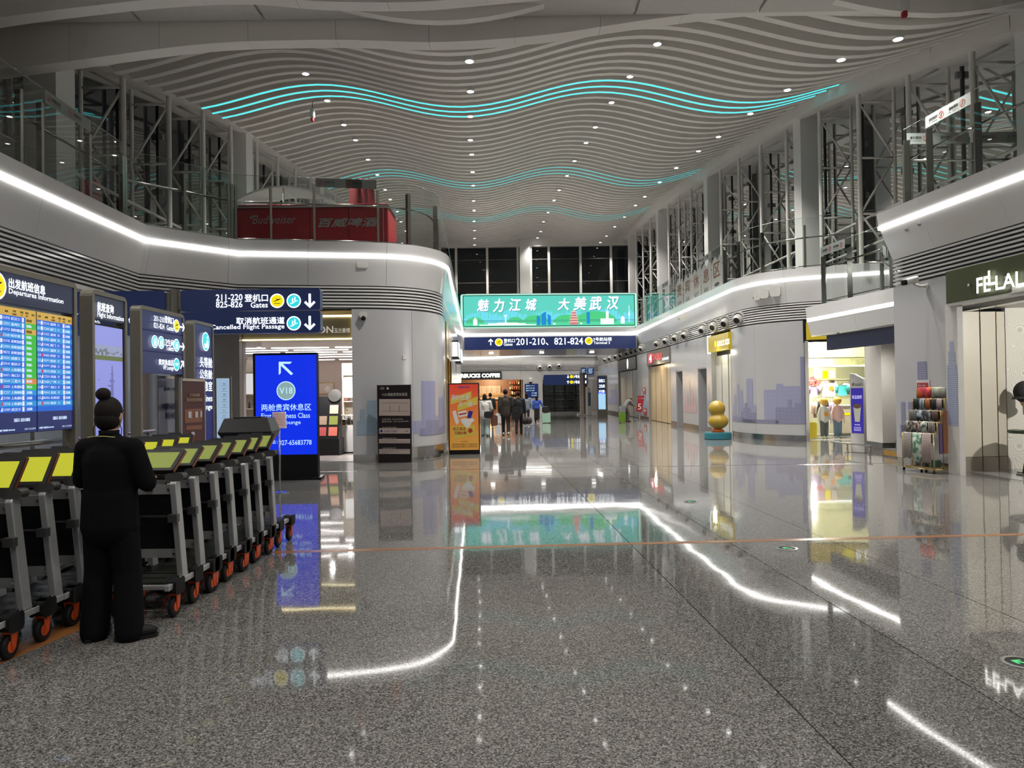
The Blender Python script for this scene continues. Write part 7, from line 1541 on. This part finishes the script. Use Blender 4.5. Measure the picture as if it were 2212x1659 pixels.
for i in range(n + 1): x = dx0 + (dx1 - dx0) * i / n; obj('frame_post', MB().bb((x - .06, YW, 0), (x + .06, YW + .1, zd)), M_BLACK, dr)
for z in (.05, 1.2, zd): obj('frame_rail', MB().bb((dx0, YW, z - .05), (dx1, YW + .1, z + .05)), M_BLACK, dr)
for i in range(n): obj('pane', MB().add([(dx0 + (dx1 - dx0) * i / n, YW + .05, 0), (dx0 + (dx1 - dx0) * (i + 1) / n, YW + .05, 0), (dx0 + (dx1 - dx0) * (i + 1) / n, YW + .05, zd), (dx0 + (dx1 - dx0) * i / n, YW + .05, zd)], [(0, 1, 2, 3)]), M_DG, dr)
obj('transom_panel', MB().bb((dx0, YW, zd + .05), (dx1, YW + .1, zd + .55)), M_NAVY, dr)
db = struct('wall_back'); obj('wall_panel', MB().bb((dx0 - 3, 66, 0), (dx1 + 4, 66.1, 4)), mat('dim corridor wall', (.12, .13, .13), .5), db)
for z, w_ in ((1.5, 3.2), (.75, 2.6), (.1, 2.6)): obj('corridor_rail', MB().bb((dx0 + 1, 65.8, z), (dx0 + 1 + w_, 65.9, z + .1)), M_STEEL, db)
lamp('corridor_light', 'AREA', ((dx0 + dx1) / 2, 61, 3.7), 45, (.95, 1, .97), 3)
obj('ceiling_panel', MB().bb((dx0 - 3, YW + .16, 3.8), (dx1 + 4, 66, 3.9)), M_CEIL, cc)
F = Face('door_gate_sign', 'navy sign with white lit arrow and terminal lettering above the dark glass doors', 'sign', (D(1175, 820, YW - .4).x, YW - .4), (D(1270, 820, YW - .4).x, YW - .4)); z1 = F.q(1240, 809)[1]; z0 = F.q(1240, 831)[1]; obj('blade', MB().bb((0, 0, z0), (F.w, .15, z1)), M_NAVY, F.t)
mb = MB()
for y_ in (813.5, 825.5): F.arr(mb, 1227, y_, 7, 0 if y_ > 820 else PI, 0, -.02, .2); F.txt(mb, '3号航站楼', 1239, y_ - 3.2, 1267, y_ + 3.2, 0, .03, -.02)  # upper row paints the ceiling's reflection of the lower row
obj('lettering', mb, M_LIT, F.t); mb = MB(); [F.circ(mb, 1234.5, y_, 3.6, 0, -.02) for y_ in (813.5, 825.5)]; obj('icon_disc', mb, M_YEL, F.t)  # upper disc belongs to the painted reflection
p = G(1259, 897); t = thing('marble_post', 'marble post with a wooden edge on a stone base before the glass doors', 'post', (p.x, p.y, 0)); obj('base', MB().bb((-.35, -.3, 0), (.35, .3, .08)), mat('stone base', (.4, .38, .35), .4), t); obj('marble_face', MB().bb((-.17, -.1, .08), (.06, .1, 2.75)), mat('marble face', (.42, .40, .38), .3, noise=.3, scale=5), t); obj('wood_edge', MB().bb((.06, -.1, .08), (.17, .1, 2.75)), M_WOOD, t)
p = G(1274, 897.5); t = thing('slim_kiosk', 'slim white kiosk with curved shoulder beside the marble post', 'kiosk', (p.x, p.y, 0), .5); obj('body', MB().slabxz([(-.14, 0), (.14, 0), (.14, 1.5), (.06, 1.75), (-.14, 1.82)], 0, .25), M_CAMW, t, bevel=.02); obj('screen', MB().bb((-.11, -.005, .6), (.09, 0, 1.45)), mat('dull screen', s2l('#4a5c70'), .2), t)
p = G(1301, 899); t = thing('far_totem', 'bronze framed totem with a bright pale blue screen on the far right', 'totem', (p.x, p.y, 0), -.35); k = p.y / 1560
h1 = 1.55 + (844 - 811) * k; obj('frame', MB().rbox((-.30, 0, 0), (.30, .2, h1), .06), M_BRONZE, t); obj('blade', MB().bb((-.24, -.01, 1.55), (.24, 0, h1 - .06)), M_NAVY, t); scr = obj('screen', MB().bb((-.22, -.012, .42), (.22, 0, 1.5)), glow('ice blue screen', '#a8d4f4', 1.0), t); obj('screen_header', MB().rect(-.22, 1.38, .22, 1.5, -.015), glow('blue screen', '#0a2fe6', 1.0), scr)
mb = MB()
for i, s_ in enumerate(('登机口', '卫生间', '行李')): mb.text(s_, 0, h1 - .42 - .33 * i, .2, -.02, 0, .36, 'c', .03)
obj('lettering', mb, M_LIT, t)
for px0, px1, y0, y1, lab in ((1255, 1266, 795, 809.5, 'dark navy hanging board, farther of the pair over the glass doors'), (1269, 1283, 794, 808.5, 'navy hanging board with a white cross arrow over the glass doors')):
    F = Face('hanging_board', lab, 'board', (D(px0, 802, YW - .15).x, YW - .15), (D(px1, 802, YW - .15).x, YW - .15)); z1 = F.q(px0, y0)[1]; z0 = F.q(px0, y1)[1]; obj('panel', MB().bb((0, 0, z0), (F.w, .06, z1)), M_BLUEF, F.t); mb = MB(); [mb.rect(F.w * .15, z0 + (z1 - z0) * (.15 + .2 * q), F.w * (.7 + .1 * (q % 2)), z0 + (z1 - z0) * (.22 + .2 * q), -.01) for q in range(4)]; obj('lettering', mb, M_SC, F.t)
# ================================================================== balcony balustrades
M_PST = mat('polished steel post', (.50, .49, .46), .2, 1.0, noise=.05); M_FROST = mat('frosted strip', s2l('#868c8a'), .6); M_RAILG = glass('balustrade glass', (.86, .91, .89), 1.0)
def sign_mark(mb, mr, x, z, h, y, flip):
    mb.text('请勿攀爬', x, z + h * .42, h * .30, y, 0, h * 1.15, 'l', .01, 0, flip); mb.text('No climbing', x, z + h * .18, h * .16, y, 0, h * 1.15, 'l', .004, 0, flip)
    cx_, cz = (x - h * .45 if flip else x + h * 1.65), z + h * .5; r = h * .32
    n = 20; vs = [(cx_ + q * math.cos(2 * PI * k / n), y, cz + q * math.sin(2 * PI * k / n)) for q in (r, r * .84) for k in range(n)]; mr.add(vs, [(k, (k + 1) % n, n + (k + 1) % n, n + k) for k in range(n)])
    c, s_ = math.cos(.8), math.sin(.8); mr.flat([(cx_ - r * .9 * c - .08 * r * s_, cz - r * .9 * s_ + .08 * r * c), (cx_ - r * .9 * c + .08 * r * s_, cz - r * .9 * s_ - .08 * r * c), (cx_ + r * .9 * c + .08 * r * s_, cz + r * .9 * s_ - .08 * r * c), (cx_ + r * .9 * c - .08 * r * s_, cz + r * .9 * s_ + .08 * r * c)], y)
    mb.disc(cx_, cz + r * .4, r * .14, y, 0, 8); mb.flat([(cx_ - r * .1, cz - r * .5), (cx_ + r * .1, cz - r * .5), (cx_ + r * .14, cz + r * .2), (cx_ - r * .14, cz + r * .2)], y)
M_RING = mat('red ring ink', s2l('#a03a34'), .5); M_GINK = mat('dark grey ink', s2l('#3c403e'), .5)
def balustrade(label, path, ss, z0, strips=(), inset=-.12, hp=1.30, hg=1.52, flip=True, rail=.95, bodies=None):
    T = thing('glass_balustrade', label, 'railing', (path.at(ss[0])[0].x, path.at(ss[0])[0].y, z0))
    Mi = WM[T.name]; z0_ = z0
    def P(s_, o=0): p, n = path.at(s_); n = n.normalized(); return V((p.x + n.x * (inset + o), p.y + n.y * (inset + o), 0)), n
    for i, s_ in enumerate(ss):
        p, n = P(s_, -.02); rz = math.atan2(n.x, -n.y)
        obj('post', MB().box((p.x, p.y, z0 + hp / 2), (.055, .11, hp), rz), M_PST, T, world=True, bevel=.006)
    for i, (a, b) in enumerate(zip(ss, ss[1:])):
        m_ = max(1, int((b - a) / .4)) if any(a < q < b for q in path.s) else 1
        mb = MB(); g = .03
        q_ = [a + g + (b - a - 2 * g) * k / m_ for k in range(m_ + 1)]
        for k, s_ in enumerate(q_):
            p, n = P(s_, .05); mb.v += [(p.x, p.y, z0 + .04), (p.x, p.y, z0 + hg)]
        for k in range(m_): mb.f.append((2 * k, 2 * k + 2, 2 * k + 3, 2 * k + 1)); mb.m.append(0)
        obj('glass_pane', mb, M_RAILG, T, world=True)
        mb = MB().tube([P(s_, .0)[0] + V((0, 0, z0 + hg)) for s_ in q_] if False else [P(s_, -.09)[0] + V((0, 0, z0 + rail)) for s_ in [a] + [x for x in path.s if a < x < b] + [b]], .022, 8)
        obj('handrail', mb, M_PST, T, True, world=True)
        obj('lower_rail', MB().tube([P(s_, -.09)[0] + V((0, 0, z0 + .12)) for s_ in [a] + [x for x in path.s if a < x < b] + [b]], .014, 6), M_PST, T, True, world=True)
        mb = MB().tube([P(s_, .05)[0] + V((0, 0, z0 + hg)) for s_ in q_], .006, 4); obj('glass_edge', mb, mat('green glass edge', s2l('#7f938c'), .3), T, world=True)
        if i in strips:
            p, n = P(a + g, .055); q, _ = P(b - g, .055); w_ = (q - p).length; rz = math.atan2(q.y - p.y, q.x - p.x); R = Matrix.Translation(V((p.x, p.y, 0))) @ Matrix.Rotation(rz, 4, 'Z')
            mb = MB().rect(0, z0 + hg - .21, w_, z0 + hg - .005, -.002); tx = MB(); rd = MB()
            for k in range(2): sign_mark(tx, rd, w_ * (.14 + .46 * k) if flip else w_ * (.08 + .46 * k), z0 + hg - .21, .20, -.005, flip)
            for m2, mm, nn in ((mb, M_FROST, 'warning_strip'), (tx, M_GINK, 'lettering'), (rd, M_RING, 'warning_ring')):
                m2.v = [tuple(R @ V(v_)) for v_ in m2.v]; obj(nn, m2, mm, T, world=True)
    return T
def lpx(px, a, b): q = PL(px, 500, a, b); return LP.near(q.x, q.y)
ZD = 4.98
balustrade('glass balustrade with steel posts on the left balcony above the departures board', LP, [LP.near(-7.75, 8.3), LP.near(-7.8, 9.6), LP.near(-7.8, 10.9), lpx(104, A_, B_), lpx(206, A_, B_), lpx(276, A_, B_)], ZD, (3,))
balustrade('glass balustrade of two panes at the inner corner left of the red bar', LP, [lpx(278, A_, B_) + .06, LP.s[2], lpx(405, B_, C_), lpx(497, B_, C_)], ZD, ())
balustrade('glass balustrade before the red bar with one frosted warning strip', LP, [lpx(500, C_, D_), lpx(587, C_, D_), lpx(680, C_, D_), lpx(818, C_, D_), lpx(900, C_, D_)], ZD, (2,))
sA = lpx(900, C_, D_) + .03; sB = LP.near(-1.8, 19.6); balustrade('curved glass balustrade at the rounded corner beside the red bar', LP, [sA, (sA + sB) / 2, sB], ZD)
ss = []; s_ = sB + .03
while s_ < LP.L - .1: ss.append(s_); s_ += 1.5
balustrade('long glass balustrade on the left balcony leading to the turquoise billboard', LP, ss, ZD)
# right main balcony
ss = []; s_ = RP.near(p1.x, p1.y) + .2; e_ = RP.near(7.1, 23.6)
while s_ < e_: ss.append(s_); s_ += 1.32
TR = balustrade('long glass balustrade over the jet nozzles with large brown characters', RP, ss, ZD, (len(ss) - 3, len(ss) - 8))
def pane_print(path, s_a, s_b, z0, z1, T, txt, sub):
    p, n = path.at(s_a); q, _ = path.at(s_b); n = n.normalized(); o = -.06; p = V((p.x + n.x * o, p.y + n.y * o, 0)); q = V((q.x + n.x * o, q.y + n.y * o, 0)); w_ = (q - p).length; R = Matrix.Translation(p) @ Matrix.Rotation(math.atan2(q.y - p.y, q.x - p.x), 4, 'Z')
    pts = [(0, z0), (w_, z0), (w_, z1 - .15), (w_ * .8, z1 - .02), (w_ * .6, z1 - .2), (w_ * .35, z1), (w_ * .12, z1 - .12), (0, z1 - .25)]
    a = MB().flat(pts, -.004); b = MB(); b.text(txt, w_ / 2, z0 + (z1 - z0) * .38, (z1 - z0) * .42, -.009, 0, w_ * .62, 'c', .03); c = MB(); c.text(sub, w_ / 2, z0 + .12, .14, -.009, 0, w_ * .5, 'c', .01)
    for m2, mm, nn in ((a, mat('pale print film', s2l('#9b9c98'), .6), 'print_film'), (b, mat('brown film', s2l('#6e4a36'), .5), 'lettering'), (c, M_GINK, 'lettering')): m2.v = [tuple(R @ V(v_)) for v_ in m2.v]; obj(nn, m2, mm, T, world=True)
nn_ = len(ss)
for k, (c_, sb) in enumerate((('贵', ' LOUN'), ('宾', 'GE '), ('休', 'REST'), ('息', 'AREA'), ('区', ''))):
    i = nn_ - 6 + k
    if i + 1 < nn_: pane_print(RP, ss[i] + .04, ss[i + 1] - .04, ZD + .05, ZD + 1.25, TR, c_, sb or '·')
ss2 = [RP.near(7.12, 23.7), RP.near(7.9, 21.4), RP.near(*p4[:2]), RP.near(10.0, 20.2)]
s_ = ss[-1] + .03; e2 = RP.L - .2; k = 5; balustrade('curved glass balustrade above the skyline wall beside the stair landing', RP, [s_ + (e2 - s_) * q / k for q in range(k + 1)], ZD)
# right near block: top balustrade
ss = [RN.s[1] + .26, RN.s[1] + .9, RN.s[1] + 2.1, RN.s[1] + 3.3, RN.s[1] + 4.5, RN.s[1] + 5.7]
balustrade('tall glass balustrade with frosted strips on the near right balcony', RN, ss, ZD, (1,), flip=False)
RE = Path([q1 + V((3.6, .02, 0)), q1 + V((.05, .02, 0))]); 
T = thing('glass_balustrade', 'end balustrade of the near right balcony facing the skyline wall', 'railing', (q1.x + .2, q1.y - .15, ZD))
for x in (0, 1.3, 2.6): obj('post', MB().bb((x - .03, -.05, 0), (x + .03, .05, 1.3)), M_PST, T, bevel=.006)
for x in (.04, 1.34): obj('glass_pane', MB().rect(x, .04, x + 1.22, 1.52, 0), M_RAILG, T); obj('warning_strip', MB().rect(x, 1.3, x + 1.22, 1.515, -.004), M_FROST, T)
for z, r in ((.95, .022), (.12, .014)): obj('handrail', MB().tube([(0, -.08, z), (2.6, -.08, z)], r, 8), M_PST, T, True)
tx = MB(); rd = MB()
for x in (.1, .7, 1.4, 2.0): sign_mark(tx, rd, x, 1.31, .2, -.007, False)
obj('lettering', tx, M_GINK, T); obj('warning_ring', rd, M_RING, T)
# stair landing
sL1 = LA.s[1]; LL = LA.L
TL = balustrade('glass balustrade of three panes on the stair landing over the navy board', LA, [sL1 + .35, sL1 + 1.45, sL1 + 3.0, LL - .08], 3.56, (0,), flip=False, hp=1.2, hg=1.42)
T = thing('stair_balustrade', 'glass stair balustrade with a frosted strip sloping down beside the landing', 'railing', (7.86, 15.2, 3.5))
obj('glass_pane', MB().add([(0, 0, .02), (1.05, 0, .02), (1.05, 0, .20), (0, 0, 1.04)], [(0, 1, 2, 3)]), M_RAILG, T); obj('warning_strip', MB().add([(0, -.004, .84), (1.05, -.004, .02), (1.05, -.004, .20), (0, -.004, 1.04)], [(0, 1, 2, 3)]), M_FROST, T)
obj('handrail', MB().tube([(-.35, -.06, .66), (0, -.06, .66), (.85, -.06, 0.02)], .02, 8), M_PST, T, True)
for x, z in ((.0, .9), (.98, .2)): obj('post', MB().bb((x - .03, .02, 0), (x + .03, .08, z)), M_PST, T)
# ================================================================== red bar on the left balcony
yb = 17.75; xa, xb2 = D(500, 480, yb).x, D(838, 480, yb).x; W_ = xb2 - xa
t = thing('red_bar', 'long dark red bar counter with a cursive white name behind the balcony glass', 'bar', (xa, yb, 4.96)); M_RED = mat('bar red lacquer', s2l('#a8202e'), .3, noise=.04); zc = D(650, 446, yb).z - 4.96
for i in range(4): obj('front_panel', MB().bb((W_ * i / 4 + .01, 0, .10), (W_ * (i + 1) / 4 - .01, .05, zc - .04)), M_RED, t, bevel=.006)
obj('carcass', MB().bb((0, .05, .0), (W_, 1.3, zc - .05)), M_RED, t); obj('counter_top', MB().bb((-.04, -.06, zc - .04), (W_ + .04, 1.35, zc)), M_STEEL, t); obj('kick_rail', MB().bb((0, -.01, 0.06), (W_, .0, .10)), M_STEEL, t)
for x in (.04, W_ - .12): obj('trim_bar', MB().bb((x, -.012, .1), (x + .02, 0, zc - .04)), M_STEEL, t)
mb = MB()
for a_, b_ in ((.05, W_ * .47), (W_ * .5, W_ - .05)):
    mb.tube([(a_, .3, zc + .11), (b_, .3, zc + .11)], .022, 8)
    for x in (a_ + .1, (a_ + b_) / 2, b_ - .1): mb.tube([(x, .3, zc), (x, .3, zc + .11)], .014, 6)
obj('gallery_rail', mb, M_RED, t, True)
F = Face('bar_lettering', 'white cursive and block name lettering on the front of the red bar', 'sign', (xa, yb - .004), (xb2, yb - .004)); mb = MB(); F.txt(mb, 'Budweiser', 545, 466, 640, 484, 0, .0, -.01, .35); F.poly(mb, [(540, 470), (548, 465), (560, 466), (548, 468), (543, 474)], 0, -.01); F.txt(mb, '百威啤酒', 688, 472, 818, 491, 0, .06, -.01, .25); obj('lettering', mb, mat('pale grey paint', s2l('#a9a6a6'), .5), F.t)
yp = 19.4
for i, (px, py) in enumerate(((768, 386), (781, 385), (796, 386))):
    p = D(px, py, yp + .62 * i); zt = p.z - 4.96; q = thing('parasol', ('first', 'second', 'third')[i] + ' closed red parasol, counted from the white canopy end, behind the red bar', 'parasol', (p.x, yp + .62 * i, 4.96), 0, 'closed red parasols'); n = 14; prof = [(.06, 1.9), (.19, .75), (.22, .72), (.13, zt - .18), (.10, zt - .05), (.04, zt)]
    mb = MB(); L_ = [(.17 + .05 * (q_ % 2), .95) for q_ in range(n)]
    for z, r in ((.75, .27), (1.2, .23), (zt - .35, .14), (zt - .12, .12), (zt - .02, .06)):
        mb.v += [(r * (1 + (.16 if k % 2 else -.10) * (z < zt - .2)) * math.cos(2 * PI * k / n), r * (1 + (.16 if k % 2 else -.10) * (z < zt - .2)) * math.sin(2 * PI * k / n), z) for k in range(n)]
    for r_ in range(4):
        for k in range(n): mb.f.append((r_ * n + k, r_ * n + (k + 1) % n, r_ * n + n + (k + 1) % n, r_ * n + n + k)); mb.m.append(0)
    mb.f += [tuple(4 * n + k for k in range(n)), tuple(range(n - 1, -1, -1))]; mb.m += [0, 0]; obj('canopy', mb, mat('red parasol cloth', s2l('#7a2428'), .8), q, True); obj('pole', MB().tube([(0, 0, .03), (0, 0, zt + .03)], .022, 8), M_STEEL, q, True); obj('base', MB().lathe([(.25, 0), (.25, .05), (.05, .08)], n=20), M_BLACK, q, 'auto')
# white arched canopy behind
p = D(610, 405, 22.0); t = thing('arched_canopy', 'white arched stair canopy on thin struts behind the red bar', 'canopy', (p.x, 22.0, 4.96)); zt = p.z - 4.96; mb = MB(); n = 12
for k in range(n + 1):
    a = -1.25 + 2.5 * k / n; mb.v += [(1.15 * a, 0, zt - .42 * a * a * .6), (1.15 * a, 1.6, zt - .42 * a * a * .6 + .1), (1.15 * a, 1.6, zt - .42 * a * a * .6 + .16), (1.15 * a, 0, zt - .42 * a * a * .6 + .06)]
for k in range(n):
    for q in range(4): mb.f.append((k * 4 + q, k * 4 + (q + 1) % 4, k * 4 + 4 + (q + 1) % 4, k * 4 + 4 + q)); mb.m.append(0)
mb.f += [(0, 3, 2, 1), (n * 4, n * 4 + 1, n * 4 + 2, n * 4 + 3)]; mb.m += [0, 0]; obj('roof', mb, M_TUBE, t)
for x in (-1.2, 0, 1.2): obj('strut', MB().tube([(x, .1, 0), (x, .1, zt - .3 * abs(x))], .03, 8), M_TUBE, t, True); obj('rafter', MB().tube([(x, .1, zt - .3 * abs(x)), (x * .4, 1.4, zt)], .02, 6), M_TUBE, t, True)
# framed notice behind the left glass
a, b = D(25, 350, 11.9), D(66, 370, 12.6); F = Face('glass_notice', 'pale notice with a teal caution panel behind the left balcony glass', 'notice', (-8.02, 10.9), (-8.03, 12.0)); obj('board', MB().bb((0, 0, 4.98), (F.w, .02, 5.75)), mat('pale notice', s2l('#8d8b92'), .5), F.t); obj('panel', MB().rect(F.w * .45, 5.05, F.w * .95, 5.45, -.003), fm('teal caution', '#2f6f7c', .5), F.t); obj('caution_mark', MB().flat([(F.w * .5, 5.18), (F.w * .62, 5.18), (F.w * .56, 5.32)], -.006), fm('caution yellow', '#b8a030', .5), F.t)
mb = MB(); mb.text('小心玻璃', F.w * .66, 5.29, .07, -.006, 0, F.w * .26); mb.text('当心碰撞', F.w * .66, 5.18, .07, -.006, 0, F.w * .26); obj('lettering', mb, mat('white ink', (.7, .7, .7), .5), F.t)
# hanging fire detectors
for px, py, Y, lab in ((675, 246, 22.0, 'white hanging fire detector with red tip under the cyan cove lines'), (1953, 8, 11.6, 'hanging fire detector with red tip at the top edge before the wavy bulkhead')):
    p = D(px, py, Y); zc = zb(p.x, Y) if Y > 12 else 7.8
    t = thing('fire_detector', lab, 'detector', (p.x, Y, p.z)); obj('rod', MB().tube([(0, 0, .12), (0, 0, max(.3, zc - p.z))], .01, 6), M_BLACK, t, True); obj('body', MB().lathe([(.03, .16), (.075, .14), (.075, -.10), (.05, -.13)], n=16), M_CAMW, t, 'auto'); obj('tip', MB().lathe([(.045, -.13), (.05, -.20), (.03, -.24)], n=14), fm('tip red', '#a02028', .4), t, 'auto')
# boxes and sensors on the right fascia
def rwall(px, py, z=None, o=.12):
    q = PL(px, py, p4, p5); s_ = RP.near(q.x, q.y)
    p, n = RP.at(s_); n = n.normalized(); return V((p.x + n.x * o, p.y + n.y * o, q.z)), math.atan2(n.x, -n.y)
for px, py, w_, lab in ((1612, 638, .22, 'small white box on the curved right fascia, closest to the nozzles'), (1640, 633, .26, 'white square box on the right fascia, middle of the three boxes'), (1672, 628, .30, 'white rounded wireless unit on the right fascia, closest to the landing')):
    p, r = rwall(px, py); t = thing('fascia_box', lab, 'device', p, r); obj('shell', MB().rbox((-w_ / 2, -.05, -w_ / 2), (w_ / 2, .08, w_ / 2), w_ * .2), M_CAMW, t, bevel=.01); obj('status_light', MB().disc(0, 0, .012, -.052, 0, 10), M_GREY, t)
for px, py, lab, pl_ in ((1594, 641, 'small round sensor on the right fascia beside the first white box', 0), (1472, 688, 'small round sensor halfway along the long right fascia', 1)):
    if pl_: q = PL(px, py, p1, p2); s_ = RP.near(q.x, q.y); p, n = RP.at(s_); n = n.normalized(); p = V((p.x + n.x * .09, p.y + n.y * .09, q.z)); r = math.atan2(n.x, -n.y)
    else: p, r = rwall(px, py, None, .1)
    t = thing('round_sensor', lab, 'sensor', p, r); obj('ball', MB().ell((0, 0, 0), (.055, .055, .055), 12, 8), M_GREY, t, True); obj('mount', MB().lathe([(.06, -.06), (.06, -.03)], (0, 0, 0), 14, 0, Matrix.Rotation(PI / 2, 3, 'X')), M_CAMW, t)
for px, py, lab in ((2000, 484, 'small ball sensor on the near right fascia, right of its twin'), (1972, 496, 'small ball sensor at the corner of the near right fascia')):
    q = PL(px, py, q1, q2); t = thing('round_sensor', lab, 'sensor', (q.x - .12, q.y, q.z), -PI / 2); obj('ball', MB().ell((0, 0, 0), (.035, .035, .035), 12, 8), M_GREY, t, True); obj('mount', MB().lathe([(.04, -.05), (.04, -.02)], (0, 0, 0), 14, 0, Matrix.Rotation(PI / 2, 3, 'X')), M_CAMW, t)
q = PL(1912, 640, p4, p5)
